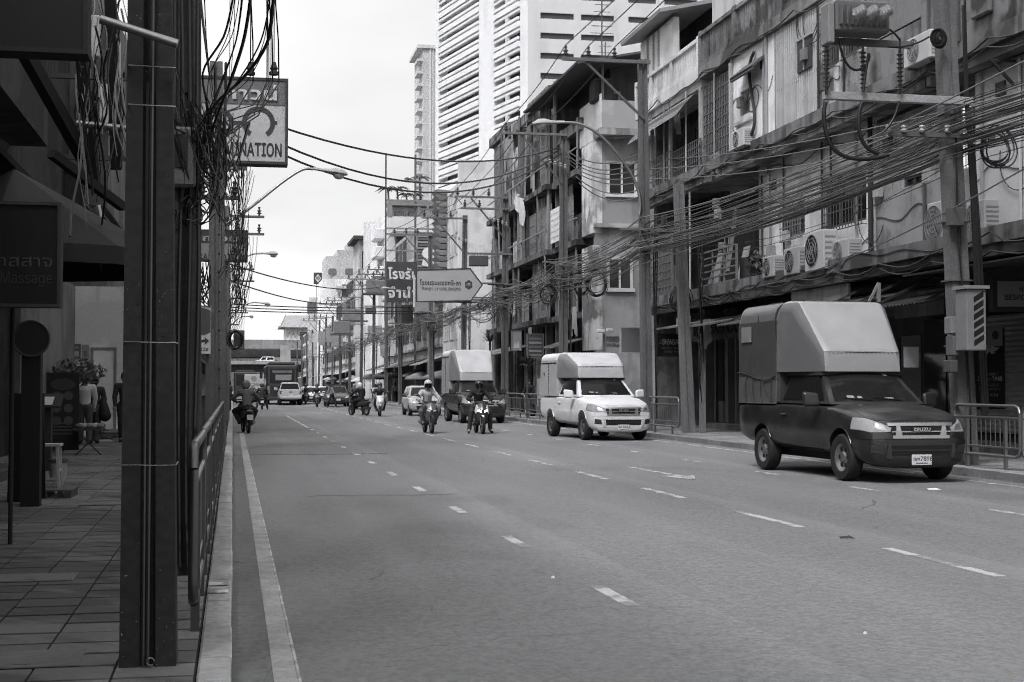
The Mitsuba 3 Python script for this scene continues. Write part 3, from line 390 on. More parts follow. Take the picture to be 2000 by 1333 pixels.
fwall(d, 16.0, 25.9, 27.3, S1 + .3, S2 - .2, tone=.07, dirt=.4, name='recess_wall')
window(d, 15.0, 26.05, 27.1, S1 + 1.9, S1 + 3.1, tone=.42, cols=1, bars=8, glass=.02, bar_tone=.5)
for i in range(6): add('plank', M().box(14.98, 15.0, 26.0 + i * .2, 26.19 + i * .2, S1 + .4, S1 + 1.75), 'matte', .05 + .03 * rng.random(), .4, parent=d)
fwall(d, 14.1, 27.25, 31.3, S2 + .32, S2 + 1.25, tone=.22, dirt=.7, name='parapet', t=.14)
add('corrugated_screen', corrugated(14.12, 27.3, 30.0, S2 + 1.3, S3 - .1), 'matte', .2, .4, parent=d)
fwall(d, 14.1, 30.05, 31.3, S2 + .32, S3, tone=.55, dirt=.8, holes=[(30.2, 31.1, S2 + 1.3, S3 - .6)])
window(d, 14.12, 30.2, 31.1, S2 + 1.3, S3 - .6, tone=.1, cols=2, bars=7, bar_tone=.08)
fwall(d, 14.6, 27.25, 31.3, S3 + .32, S3 + 3.2, tone=.3, dirt=.6)
shutter(d, 16.1, 26.3, 28.9, .5, 3.0, .24)
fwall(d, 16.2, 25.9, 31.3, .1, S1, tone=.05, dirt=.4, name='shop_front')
add('ledge', M().box(15.4, 16.2, 25.9, 31.3, .1, .32), 'plaster', .15, .4, parent=d)
# bay C
c = thing('shophouse', 'shophouse with a large barred window and air conditioners on its first floor ledge', 'shophouse')
slab(c, 31.35, 38.3, S1, .2, beam=.33); slab(c, 31.35, 35.6, S2, .2, beam=.3); slab(c, 31.35, 35.6, S3, .22)
wa = yz(1612, 400, 14.8)[0], yz(1692, 390, 14.8)[0]; za = yz(1650, 440, 14.8)[1], yz(1650, 347, 14.8)[1]
wb = yz(1530, 430, 14.8)[0], yz(1572, 430, 14.8)[0]; zb = yz(1550, 462, 14.8)[1], yz(1550, 398, 14.8)[1]
fwall(c, 14.8, 31.05, 38.3, S1 + .32, S2 - .2, tone=.72, dirt=.3, holes=[(wa[1], wa[0], *za), (wb[1], wb[0], *zb)])
window(c, 14.84, *wa, *za, tone=.12, cols=3, bars=14, glass=.015, bar_tone=.10)
window(c, 14.84, *wb, *zb, tone=.2, cols=3, rows=2, bars=9, glass=.05, bar_tone=.22)
add('downpipe', M().tube([(14.7, 31.1, S1 + .4), (14.7, 31.1, S2 + .1)], .06, 8), 'matte', .04, parent=c)
add('conduit', M().tube([(14.74, 34.0, S1 + .9), (14.74, 34.0, S2 - .2)], .03, 6).tube([(14.74, 38.2, S1 + .4), (14.74, 38.2, S2 - .2)], .03, 6), 'matte', .06, parent=c)
# second floor: a slatted screen, then patched wall with barred windows
sc = add('slat_frame', M().box(14.1, 14.16, 32.7, 32.76, S2 + .32, S3).box(14.1, 14.16, 35.5, 35.56, S2 + .32, S3).box(14.1, 14.16, 32.76, 35.5, S2 + 1.35, S2 + 1.42).box(14.1, 14.16, 34.1, 34.17, S2 + .32, S2 + 1.35), 'matte', .3, .4, parent=c)
add('slat_backing', M().box(14.2, 14.22, 32.76, 35.5, S2 + .33, S3 - .05), 'matte', .07, .4, parent=c)
for i, y in enumerate(np.linspace(32.85, 35.42, 19)): add('slat', M().box(14.09, 14.13, y - .035, y + .035, S2 + .34, S3 - .06), 'matte', .46 + .14 * rng.random(), .5, parent=c)
add('hatch', M().box(14.05, 14.08, 33.0, 33.9, S2 + 1.5, S2 + 2.3), 'matte', .06, .5, parent=c); add('hatch_rail', M().box(14.02, 14.045, 32.9, 34.0, S2 + 2.3, S2 + 2.36).box(14.02, 14.045, 33.42, 33.47, S2 + 1.5, S2 + 2.3), 'matte', .4, .4, parent=c)
fwall(c, 14.1, 31.35, 32.65, S2 + .32, S3, tone=.66, dirt=.8, holes=[(31.45, 32.3, S2 + 1.25, S3 - .5)])
window(c, 14.12, 31.45, 32.3, S2 + 1.25, S3 - .5, tone=.1, cols=3, bars=8, bar_tone=.09)
balustrade(c, 14.05, 31.4, 35.4, S3 + .32, S3 + 1.35, .14, .7)
fwall(c, 14.7, 31.35, 35.6, S3 + .32, S3 + 3.2, tone=.35, dirt=.6)
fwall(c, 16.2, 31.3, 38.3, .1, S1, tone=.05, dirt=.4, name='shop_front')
add('ledge', M().box(15.4, 16.2, 31.3, 38.3, .1, .32), 'plaster', .15, .4, parent=c)
add('fascia', M().box(14.3, 14.36, 31.5, 35.0, S1 - .8, S1 - .25), 'plaster', .4, .3, parent=c)
# bay B
b = thing('shophouse', 'shophouse with one small hooded window in a pale top wall above an open dark floor', 'shophouse')
slab(b, 38.35, 44.5, S1, .16, beam=.2); slab(b, 35.65, 41.6, S2, .18, beam=.36); slab(b, 35.65, 41.6, S3, .2, beam=0)
win = yz(1442, 200, 14.12)[0], yz(1468, 200, 14.12)[0]; zw = yz(1455, 235, 14.12)[1], yz(1455, 165, 14.12)[1]
fwall(b, 14.12, 35.65, 39.0, S2 + .32, S3, tone=.80, dirt=.25, holes=[(win[1], win[0], *zw)])
window(b, 14.14, *win, *zw, tone=.7, cols=1, glass=.2, w=.16, sill=True)
h0_, h1_ = yz(1427, 158, 13.7), yz(1470, 135, 13.7); zt2 = h0_[1]
hd = M().quad([13.7, h1_[0], zt2], [13.7, h0_[0], zt2], [14.11, h0_[0], zt2 + .35], [14.11, h1_[0], zt2 + .35], .06).box(13.68, 13.74, h1_[0], h0_[0], zt2 - .06, zt2)
add('window_hood', hd, 'matte', .08, .3, parent=b)
add('downpipe', M().tube(arc([(14.05, win[1] - .4, zw[1] + .7), (14.03, win[1] - .45, zw[0]), (14.03, win[1] - .45, S2 + .8), (14.03, win[1] - .2, S2 + .5)], 4), .045, 8), 'matte', .06, parent=b)
balustrade(b, 14.05, 38.5, 41.5, S3 + .32, S3 + 1.4, .16, .7); balustrade(b, 14.05, 35.7, 38.4, S3 + .32, S3 + 1.4, .24, .7)
fwall(b, 14.6, 38.5, 42.0, S3 + .32, S3 + 3.3, tone=.5, dirt=.25); fwall(b, 14.6, 35.65, 38.2, S3 + .32, S3 + 3.3, tone=.6, dirt=.25)
grille(b, 14.15, 39.05, 41.5, S2 + .32, S3 - .25, .16, 18, 9)
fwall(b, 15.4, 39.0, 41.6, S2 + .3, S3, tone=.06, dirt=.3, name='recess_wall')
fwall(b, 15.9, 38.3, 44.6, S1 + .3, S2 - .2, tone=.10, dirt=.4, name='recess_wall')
fwall(b, 14.8, 38.31, 38.6, S1 + .33, S2 - .2, tone=.4, dirt=.4, name='pier')
add('side_wall', M().box(14.8, 15.9, 38.3, 38.42, S1 + .33, S2 - .2), 'plaster', .25, .4, parent=b)
grille(b, 14.05, 38.4, 41.5, S1 + .35, S1 + 1.35, .16, 4, 6, name='railing', r=.022)
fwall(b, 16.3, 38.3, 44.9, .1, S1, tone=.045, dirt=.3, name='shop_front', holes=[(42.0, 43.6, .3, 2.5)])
add('door', M().box(16.4, 16.45, 42.0, 43.6, .3, 2.5), 'glass', .05, .2, parent=b)
for y in (40.2, 44.2): add('column', M().box(15.8, 16.1, y - .15, y + .15, .1, S1), 'plaster', .2, .3, parent=b)
add('ledge', M().box(15.3, 16.3, 38.3, 44.9, .1, .30), 'plaster', .18, .4, parent=b)
# bay A
a = thing('shophouse', 'end shophouse with pale baluster balcony, striped awning and caged first floor', 'shophouse')
slab(a, 41.65, 48.6, S3, .58, beam=.6, dirt=.35); slab(a, 41.65, 48.2, S2, .2, beam=.36); slab(a, 44.55, 48.0, S1, .3, beam=.3)
for y0, y1 in ((41.7, 44.4), (44.45, 46.7), (46.75, 48.55)): balustrade(a, 14.05, y0, y1, S3 + .32, S3 + 1.3, .62, .3)
fwall(a, 14.2, 44.7, 48.55, S3 + 1.3, S3 + 2.75, tone=.72, dirt=.25, name='panel_wall')
for y in (46.3, 46.9, 47.6): add('batten', M().box(14.15, 14.2, y - .05, y + .05, S3 + 1.3, S3 + 2.72), 'matte', .3, .3, parent=a)
add('roof', M().quad([13.6, 44.2, S3 + 2.75], [13.6, 49.0, S3 + 2.75], [16.5, 49.0, S3 + 3.4], [16.5, 44.2, S3 + 3.4], .12), 'matte', .3, .4, parent=a)
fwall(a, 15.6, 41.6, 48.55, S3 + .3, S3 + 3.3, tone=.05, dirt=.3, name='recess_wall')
add('end_wall', M().box(14.25, 18, 48.3, 48.55, S3 + .32, S3 + 2.75), 'plaster', .42, .3, parent=a)
add('end_wall', M().box(14.6, 18, 48.0, 48.2, .1, S3), 'plaster', .25, .5, parent=a)
aw = M(); ys = np.linspace(42.3, 47.9, 41)
for i in range(40):
    aw.raw([[14.1, ys[i], S3 - .3], [14.1, ys[i + 1], S3 - .3], [13.5, ys[i + 1], S3 - .95 - .05 * (i % 2)], [13.5, ys[i], S3 - .95 - .05 * (i % 2)]], [[0, 1, 2, 3]])
add('awning', aw, 'matte', .42, .4, parent=a)
sp = M()
for i in range(0, 40, 2): sp.raw([[14.098, ys[i], S3 - .297], [14.098, ys[i + 1], S3 - .297], [13.495, ys[i + 1], S3 - .945], [13.495, ys[i], S3 - .945]], [[0, 1, 2, 3]])
add('awning_stripe', sp, 'matte', .14, .4, parent=a)
for y in (41.8, 44.9, 47.0): add('post', M().box(14.1, 14.2, y - .06, y + .06, S2 + .32, S3 - .01), 'matte', .42, .4, parent=a)
grille(a, 14.1, 44.6, 48.0, S2 + .33, S2 + 1.3, .2, 18, 5, name='cage'); grille(a, 14.1, 41.7, 44.5, S2 + .33, S2 + 1.2, .14, 16, 5, name='cage')
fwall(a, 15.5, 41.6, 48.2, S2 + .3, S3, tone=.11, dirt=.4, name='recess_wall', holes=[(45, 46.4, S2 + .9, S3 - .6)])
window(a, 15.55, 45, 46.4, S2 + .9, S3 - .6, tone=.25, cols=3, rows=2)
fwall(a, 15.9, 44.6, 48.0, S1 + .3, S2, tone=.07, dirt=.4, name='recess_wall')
grille(a, 14.1, 44.6, 47.8, S1 + .35, S1 + 2.2, .2, 20, 8, name='cage', r=.016)
add('clutter_panel', M().box(14.3, 14.35, 44.7, 46.2, S1 + .35, S1 + 1.3).box(14.35, 14.4, 46.3, 47.4, S1 + .9, S1 + 1.8), 'matte', .3, .7, parent=a)
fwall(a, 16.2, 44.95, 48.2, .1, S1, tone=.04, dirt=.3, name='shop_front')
for y in (45.3, 47.9): add('column', M().box(15.4, 15.7, y - .15, y + .15, .1, S1), 'plaster', .18, .3, parent=a)
# canopies over the shops
for k_, (y0, y1, z, tone) in zip((b, b, c), ((41.0, 44.2, 3.55, .34), (38.6, 40.8, 3.5, .2), (31.5, 35, 3.6, .1))):
    add('canopy', M().quad([13.3, y0, z - .25], [13.3, y1, z - .25], [15.5, y1, z + .15], [15.5, y0, z + .15], .05), 'matte', tone, .6, parent=k_)

# air conditioners: (px, py of the foot, plane X, size, label)
for px, py, X, w, h, tone, fan, l in (
        (1790, 128, 13.75, 1.15, .62, .5, 'pale', 'large pale air conditioner with a round fan under the corrugated screen, beside the transformer pole'),
        (1440, 292, 13.8, 1.0, .55, .5, 'dark', 'air conditioner on the second floor ledge below the small hooded window'),
        (1590, 532, 13.9, 1.15, 1.0, .5, 'dark', 'biggest air conditioner on the first floor ledge, with a deep black round fan'),
        (1640, 520, 14.1, .95, .62, .42, 'pale', 'rusty grey air conditioner right beside the biggest one on the ledge'),
        (1545, 540, 13.95, 1.0, .72, .36, 'dark', 'boxy grey air conditioner just left of the biggest one on the ledge'),
        (1500, 545, 13.95, .8, .6, .38, 'dark', 'small air conditioner at the left end of the row on the first floor ledge'),
        (1828, 484, 14.3, .75, .95, .42, 'pale', 'air conditioner half hidden behind the transformer pole on the rendered wall'),
        (1905, 468, 14.2, .7, .75, .42, 'pale', 'air conditioner on the ledge just right of the transformer pole')):
    p = at(px, py, X=X); air_con(X, p[1], p[2], l, w, h, .36, tone, .3, fan)
# things on the first floor ledge of bay B
k = thing('potted_plant', 'dark leafy pot plant on the first floor railing left of the air conditioners', 'plant'); p = at(1478, 560, X=14.3)
add('pot', M().lathe([(.12, 0), (.17, .28), (.15, .28), (.13, .1), (0, .1)], 12, o=p), 'matte', .2, .3, parent=k)
def leaves(m, c, r, n, size, seed, flat=1.0):
    g = np.random.default_rng(seed); q = g.normal(size=(n, 3)); q *= (g.random(n) ** .45 / np.linalg.norm(q, axis=1))[:, None]; q = np.asarray(c) + q * np.asarray(r)
    a, b = g.normal(size=(n, 3)), g.normal(size=(n, 3)); a /= np.linalg.norm(a, axis=1, keepdims=True); b -= a * (a * b).sum(1, keepdims=True); b /= np.linalg.norm(b, axis=1, keepdims=True)
    s = size * (.6 + .8 * g.random((n, 1))); v = np.stack([q - a * s, q + b * s * .4, q + a * s, q - b * s * .4], 1).reshape(-1, 3); i = np.arange(n)[:, None] * 4
    return m.raw(v, i + [0, 1, 2, 3])
add('foliage', leaves(M(), p + [0, 0, .6], (.3, .3, .4), 220, .09, 3), 'leaf', .06, .2, parent=k)
k = thing('ladder', 'pale folded ladder standing on the dark first floor balcony', 'ladder'); p = at(1412, 562, X=14.5); m = M()
for dy in (0, .38): m.bar(p + [0, dy, 0], p + [.25, dy, 1.7], .05)
for i in range(6): q = p + [.25 * i / 6, 0, 1.7 * i / 6 + .15]; m.bar(q, q + [0, .38, 0], .035)
add('frame', m, 'metal', .4, .4, parent=k)
k = thing('water_drum', 'dark plastic drum on the balcony beside the railing', 'drum'); p = at(1465, 565, X=14.6)
add('drum', M().lathe([(0, 0), (.28, 0), (.3, .3), (.28, .6), (.3, .9), (0, .9)], 16, o=p), 'matte', .04, .3, parent=k, smooth=40)
# antenna and ground-floor signs on the right
k = front_sign('hanging_sign', 'grey tailor signboard hanging at the right edge, cut off by the frame', 'sign', 1938, 540, 2090, 610, 25.2, tone=.34, rim=.05, rimw=.09)
letters(k, 'NA', 1989, 570, 10, 25.2, .04); letters(k, 'BESPOKE', 1961, 586, 10, 25.2, .04, bold=True)
add('hanger', M().bar((14.35, 25.25, 3.3), (14.35, 25.25, 4.1), .04).bar((15.4, 25.25, 3.3), (15.4, 25.25, 4.1), .04), 'matte', .05, parent=k)
k = front_sign('shop_sign', 'dark signboard reading SHABA with phone numbers hanging by the lone pole', 'sign', 1283, 652, 1331, 697, 43.4, tone=.025, rim=.03)
letters(k, 'J', 1286, 672, 8, 43.4, .25); letters(k, 'SHABA', 1293, 673, 10, 43.4, .42, bold=True, wpx=32)
letters(k, '081-551-9844', 1292, 682, 4, 43.4, .2, wpx=34); letters(k, '02-233-7851', 1297, 689, 4, 43.4, .2, wpx=28)
add('hanger', M().bar((at(1290, 650, Y=43.45)), (at(1290, 620, Y=43.45)), .03).bar((at(1325, 650, Y=43.45)), (at(1325, 620, Y=43.45)), .03), 'matte', .05, parent=k)
k = front_sign('shop_sign', 'wide grey signboard with faint writing above the end shophouse, left of the dark signboard', 'sign', 1212, 640, 1263, 690, 47.0, tone=.16, rim=.35, rimw=.03)
k = front_sign('shop_sign', 'small two-line sign behind the surveillance cameras', 'sign', 1180, 657, 1213, 679, 50.2, tone=.15, rim=.3, rimw=.02)
letters(k, 'The tailor', 1183, 673, 6, 50.2, .5)
k = thing('fascia_sign', 'long weathered fascia sign with raised letters MARKS CO. over the dark shop', 'sign'); pa, pb = at(1352, 668, X=15.2), at(1455, 655, X=15.2)
add('board', M().box(15.2, 15.26, pb[1], pa[1], 3.0, 3.75), 'plaster', .12, .4, parent=k)
t = meshkit.text_mesh('MARKS CO.', .42, .03, bold=True); v = np.array(t.vertices); v[:, 0] *= (pa[1] - pb[1] - .3) / v[:, 0].max()
add('lettering', M().raw(v, t.faces, RYZ, (15.2, pa[1] - .15, 3.18)), 'matte', .03, .2, parent=k)
k = thing('shutter_sign', 'row of faded letter panels above the roller shutter right of the black pickup', 'sign')
for i in range(5):
    p = at(1762 + i * 16, 600, X=15.9); add('panel', M().box(15.9, 15.93, p[1] - .42, p[1] + .42, 3.15, 3.75), 'matte', (.12, .2, .1, .22, .12)[i], .5, parent=k)
# ------------------------------------------------------------------ clutter of the right-hand terrace
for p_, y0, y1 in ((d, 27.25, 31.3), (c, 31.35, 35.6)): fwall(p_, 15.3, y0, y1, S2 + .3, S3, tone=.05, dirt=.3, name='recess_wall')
add('recess_wall', M().box(14.9, 15.0, 25.95, 27.2, S2 + 1.9, S3 + 3), 'plaster', .2, .5, parent=e)
# stains under the slab edges are the wall's own; here pipes, wires, vents and brackets
g = np.random.default_rng(41)
def wall_pipe(p, X, y, z0, z1, r=.035, tone=.1): add('wall_pipe', M().tube([(X - .05, y, z0), (X - .05, y, z1)], r, 6), 'matte', tone, .4, parent=p)
for p_, X, ys, z0, z1 in ((e, 14.5, (25.6, 23.2), S1 + .33, S2 - .25), (d, 14.72, (28.4, 30.8), S1 + .33, S1 + 1.7), (c, 14.8, (32.0, 36.6), S1 + .33, S2 - .2), (b, 14.12, (38.8, 36.1), S2 + .33, S3), (d, 14.1, (31.1,), S2 + .33, S3 - .05), (e, 14.02, (26.8, 25.6), S2 + .33, S2 + 1.9)):
    for y in ys: wall_pipe(p_, X, y, z0, z1, g.uniform(.02, .045), g.choice([.04, .1, .35]))
def wall_wire(p, X, pts): add('wall_wire', M().tube(arc([(X - .02, y, z) for y, z in pts], 4), .011, 5), 'satin', .02, parent=p)
for p_, X, y0, y1, z in ((e, 14.5, 22, 25.8, S1 + 1.5), (c, 14.8, 31.4, 38.0, S1 + .8), (c, 14.8, 31.4, 38.0, S2 - .35), (d, 14.72, 27.3, 31.0, S1 + 1.3), (b, 14.12, 35.7, 38.9, S2 + 1.7), (c, 14.1, 31.4, 32.6, S2 + .9), (a, 14.05, 41.7, 48.0, S2 + .2), (b, 14.0, 35.7, 41.5, S3 + .1), (c, 14.0, 31.4, 38.2, S1 + .12), (d, 14.0, 26, 31.2, S1 + .2)):
    n = 6; ys = np.linspace(y0, y1, n); wall_wire(p_, X, [(y, z - .12 * (i % 2) + .1 * g.normal()) for i, y in enumerate(ys)])
wall_wire(b, 14.12, [(37.2 + .45 * math.cos(t), S2 + 1.5 + .32 * math.sin(t)) for t in np.linspace(0, 6.2, 9)])
for p_, X, y, z in ((c, 14.8, 33.9, S1 + 1.1), (b, 14.12, 36.4, S2 + 2.2), (e, 14.5, 24.9, S1 + 2.9), (c, 14.8, 37.4, S1 + 2.8)):
    add('vent', M().box(X - .05, X - .002, y - .16, y + .16, z, z + .26), 'matte', .06, .3, parent=p_)
# hood over the small window made plainer, satellite dishes, laundry
def dish(label, p, r=.36):
    k = thing('satellite_dish', label, 'satellite dish'); R = np.array([[.3, 0, -.95], [0, 1, 0], [.95, 0, .3]]); add('dish', M().lathe([(0, -.02), (r * .5, .02), (r * .85, .09), (r, .14)], 20, R=R, o=p), 'matte', .42, .4, parent=k, smooth=60); add('arm', M().bar(p, p + R @ [0, 0, .4], .03).bar(p, p + [.3, 0, -.35], .04), 'matte', .1, parent=k)
dish('round satellite dish on the crossarm frame above the blank white building', at(893, 388, Y=80), .62)
#dish('grey satellite dish on the parapet of the end shophouse', np.array([14.0, 46.5, S3 + 3.6]))
def cloth(label, X, y0, y1, z, h, tone, seed, cat='laundry'):
    g = np.random.default_rng(seed); k = thing('hanging_cloth', label, cat); u, w = np.meshgrid(np.linspace(0, 1, 9), np.linspace(0, 1, 7)); v = np.stack([X + .05 * np.sin(u * 14 + w * 2) * w, y0 + (y1 - y0) * u + .03 * g.normal(size=u.shape), z - h * w * (.85 + .15 * np.cos(u * 5 + seed))], -1).reshape(-1, 3)
    i = (np.arange(6)[:, None] * 9 + np.arange(8)).ravel(); add('cloth', M().raw(v, np.stack([i, i + 1, i + 10, i + 9], 1)), 'matte', tone, .4, parent=k, smooth=True)
for i, (px, py, X, w, h, t, l) in enumerate(((1318, 215, 14.3, 1.0, .9, .35, 'pale cloth hanging inside the awninged balcony of the end shophouse'), (1395, 300, 14.05, .9, .8, .2, 'grey cloth drying over the caged balcony rail'), (1505, 480, 14.2, .7, .8, .3, 'cloth over the first floor railing left of the air conditioners'), (1335, 620, 14.0, 1.6, 1.0, .4, 'pale sheet hung under the end shophouse\'s first floor cage'), (1375, 625, 13.9, 1.2, .9, .3, 'stained canvas flap right of the pale sheet under the cage'), (1000, 560, 13.9, 1.2, 1.6, .45, 'pale plastic sheet on the first floor of the dark row'), (1035, 640, 13.6, .8, 1.0, .5, 'white bag-like cloth hanging above the parked small truck'), (1120, 600, 13.9, 1.0, 1.3, .5, 'streaky white sheet beside the pale corner column'))):
    p = at(px, py, X=X); cloth(l, X, p[1] - w / 2, p[1] + w / 2, p[2], h, t, i)
# first floor clutter of bay B: boards, racks
for i, (px, py, w, h, t) in enumerate(((1400, 540, .5, 1.5, .3), (1425, 500, .35, 1.9, .25), (1448, 530, .5, 1.2, .35), (1385, 545, .4, .9, .15))):
    p = at(px, py + 30, X=14.6); k = thing('board', ('pale board leaning behind the first floor railing, left one', 'tall narrow board behind the first floor railing', 'pale leaning board with an arrow-like dark frame on the first floor balcony', 'short dark board at the railing\'s left end')[i], 'board'); add('board', M().quad(p, p + [0, w, 0], p + [.3, w, h], p + [.3, 0, h], .03), 'matte', t, .5, parent=k)
# shop fronts: signs, panels, posters, shutters, goods
def panel(p, X, y0, y1, z0, z1, tone, name='shop_panel', mat='matte', dirt=.4, t=.04): return add(name, M().box(X - t, X, y0, y1, z0, z1), mat, tone, dirt, parent=p)
for p_, X, y0, y1 in ((c, 16.2, 31.5, 38.1), (b, 16.3, 38.5, 41.8), (d, 16.1, 29.0, 31.2)):
    y = y0
    while y < y1 - .4:
        w = min(g.uniform(.7, 1.3), y1 - y); panel(p_, X, y + .04, y + w - .04, .35, g.uniform(2.2, 3.1), g.choice([.02, .04, .07, .12]), mat=g.choice(['glass', 'matte'])); y += w
    panel(p_, X, y0, y1, 3.25, 3.9, .07, 'fascia')
for y in (38.7, 40.0, 41.7, 43.9): add('door_post', M().box(16.0, 16.12, y - .07, y + .07, .3, 3.2), 'matte', .22, .3, parent=b)
for y in (45.6, 46.4, 47.2): add('door_post', M().box(15.9, 16.0, y - .07, y + .07, .1, 3.2), 'matte', .16, .3, parent=a)
p0 = at(1412, 760, X=16.35); add('white_curtain', M().box(16.28, 16.3, p0[1] - .3, p0[1] + .2, 1.2, 2.9), 'matte', .5, .2, parent=b); add('counter', M().box(16.2, 16.29, p0[1] - .6, p0[1] + .5, .3, 1.0), 'matte', .3, .3, parent=b)
k = thing('dispensary_poster', 'tall black poster with a big pale leaf emblem and prices beside the railing', 'poster'); YP_ = 27.4
q0, q1 = at(1903, 800, Y=YP_), at(1962, 640, Y=YP_); add('sheet', M().box(q0[0], q1[0], YP_, YP_ + .04, q0[2], q1[2]), 'matte', .016, .2, parent=k)
cx, cz = (q0[0] + q1[0]) / 2, q1[2] - .42; lf_ = []
for a_, L in ((90, .36), (52, .32), (128, .32), (18, .25), (162, .25), (-18, .14), (198, .14)):
    A = math.radians(a_); lf_.append(Polygon([(0, 0), (L * .5 * math.cos(A) + .045 * math.sin(A), L * .5 * math.sin(A) - .045 * math.cos(A)), (L * math.cos(A), L * math.sin(A)), (L * .5 * math.cos(A) - .045 * math.sin(A), L * .5 * math.sin(A) + .045 * math.cos(A))]))
add('leaf_emblem', M().ext(unary_union(lf_), .004, RXZ, (cx, YP_ - .001, cz - .08)), 'matte', .34, .2, parent=k)
letters(k, 'START', 1919, 734, 6, YP_, .2, wpx=30); letters(k, '250.-THB', 1909, 744, 8, YP_, .3, bold=True, wpx=48); letters(k, 'CANNABIS', 1915, 755, 5, YP_, .14, wpx=36); letters(k, 'DISPENSARY', 1912, 763, 5, YP_, .14, wpx=42); letters(k, 'OPEN', 1920, 775, 6, YP_, .2, wpx=28)
k = thing('poster', 'small pale notice with a round figure under the striped box', 'poster'); q0, q1 = at(1930, 676, Y=26.6), at(1958, 638, Y=26.6); add('sheet', M().box(q0[0], q1[0], 26.6, 26.63, q0[2], q1[2]), 'matte', .16, .3, parent=k); add('figure', M().ext(Polygon([((q0[0] + q1[0]) / 2 + .07 * math.cos(t), q0[2] + .22 + .09 * math.sin(t)) for t in np.linspace(0, 6.28, 15)]), .003, RXZ, (0, 26.599, 0)), 'matte', .03, parent=k)
k = thing('paper_notice', 'white blank paper stuck on the shutter post right of the wind cap', 'notice'); q0, q1 = at(1766, 718, Y=27.9), at(1794, 678, Y=27.9); add('sheet', M().box(q0[0], q1[0], 27.9, 27.92, q0[2], q1[2]), 'matte', .5, .3, parent=k)
add('shutter_frame', M().box(15.9, 16.05, 25.9, 26.2, .3, 3.1).box(15.9, 16.05, 28.95, 29.15, .3, 3.1), 'matte', .1, .4, parent=d)
# undersides: joists and hanging lamps below the first floor slabs
for p_, y0, y1 in ((c, 31.5, 38.2), (b, 38.5, 44.4), (a, 44.7, 48), (d, 26.1, 31.2)):
    for y in np.arange(y0, y1, 1.1): add('joist', M().box(14.42, 16.2, y - .06, y + .06, S1 - .18, S1 - .001), 'plaster', .08, .5, parent=p_)
k = thing('bracket_arm', 'pale steel outrigger sticking up behind the black pickup\'s wind cap', 'bracket'); add('arm', M().bar(at(1697, 590, Y=29), at(1716, 553, Y=29), .05).bar(at(1716, 553, Y=29), at(1716, 590, Y=29), .07), 'matte', .4, .3, parent=k)
k = thing('surveillance_camera', 'pair of white surveillance cameras on a short post behind the white pickup', 'camera'); p = at(1180, 690, X=12.9); YQ = p[1]
add('post', M().tube([(p[0], YQ, WALK), at(1180, 652, Y=YQ)], .06, 10), 'metal', .35, .3, parent=k); q = at(1180, 648, Y=YQ)
add('camera', M().box(q[0] - .34, q[0] - .04, YQ - .3, YQ - .16, q[2] - .05, q[2] + .07, c=.02).box(q[0] + .03, q[0] + .28, YQ - .25, YQ - .12, q[2] - .02, q[2] + .1, c=.02), 'matte', .6, .1, parent=k)
# rooftop clutter, distant awnings and parasols down the right pavement
g = np.random.default_rng(55)
GA = 'stall awnings and parasols far down the right-hand pavement'
for i in range(14):
    y = 84 + i * 9 + g.uniform(-2, 2); x = 13.2 + g.uniform(-.2, .8); r = g.uniform(.9, 1.4); zc = g.uniform(2.1, 2.6); k = thing('stall_parasol', 'faded stall parasol, number %s along the far right pavement' % ('one', 'two', 'three', 'four', 'five', 'six', 'seven', 'eight', 'nine', 'ten', 'eleven', 'twelve', 'thirteen', 'fourteen')[i], 'parasol', GA)
    add('canopy', M().lathe([(0, .45), (r * .5, .28), (r, 0), (r, -.12)], 8, o=(x, y, zc)), 'matte', g.choice([.06, .2, .4, .6]), .4, parent=k); add('pole', M().tube([(x, y, WALK), (x, y, zc + .4)], .03, 6), 'matte', .2, parent=k)
for i in range(10):
    y = 100 + i * 14 + g.uniform(-3, 3); h = g.uniform(1.2, 2.4); z = g.uniform(4.2, 9); x = 13.4 + g.uniform(-.6, .5); k = thing('projecting_sign', 'blank projecting shop sign, number %s along the far right-hand fronts' % ('one', 'two', 'three', 'four', 'five', 'six', 'seven', 'eight', 'nine', 'ten')[i], 'sign', 'projecting signs on the far right-hand fronts')
    add('board', M().box(x - .7, x + .7, y, y + .2, z, z + h), 'matte', g.choice([.05, .12, .3, .55]), .3, parent=k); add('arm', M().bar((x + .7, y + .1, z + h * .8), (14.6, y + .1, z + h * .8), .06), 'matte', .08, parent=k)
for i, (px, py, w) in enumerate(((690, 615, 2.2), (668, 640, 1.6), (735, 560, 1.8))):
    p = at(px, py, Y=150 - 10 * i); k = thing('transformer', ('pole transformer on a platform far down the street', 'small distant pole transformer', 'distant transformer by the crossarms left of the pawn shop sign')[i], 'transformer'); add('tank', M().box(p[0] - w / 2, p[0] + w / 2, p[1], p[1] + .8, p[2] - .6, p[2] + .6, c=.05), 'matte', .2, .4, parent=k); add('platform', M().box(p[0] - w * .7, p[0] + w * .7, p[1] - .3, p[1] + 1, p[2] - .75, p[2] - .602), 'matte', .1, parent=k)
for i, (y, x) in enumerate(((57, 13), (64, 15), (72, 14.6), (77, 15.2))):
    m = M(); b0 = np.array([x + 2, y, 14.6]); m.bar(b0, b0 + [0, 0, 3.0], .05)
    for j in range(5): m.bar(b0 + [-.5 + .05 * j, 0, 1.6 + .3 * j], b0 + [.5 - .05 * j, 0, 1.6 + .3 * j], .025)
    k = thing('television_antenna', ('television antenna on the roof behind the street lamp', 'second rooftop television antenna on the dark row', 'third rooftop television antenna on the dark row', 'last rooftop television antenna on the dark row')[i], 'antenna'); add('mast', m, 'matte', .1, parent=k)

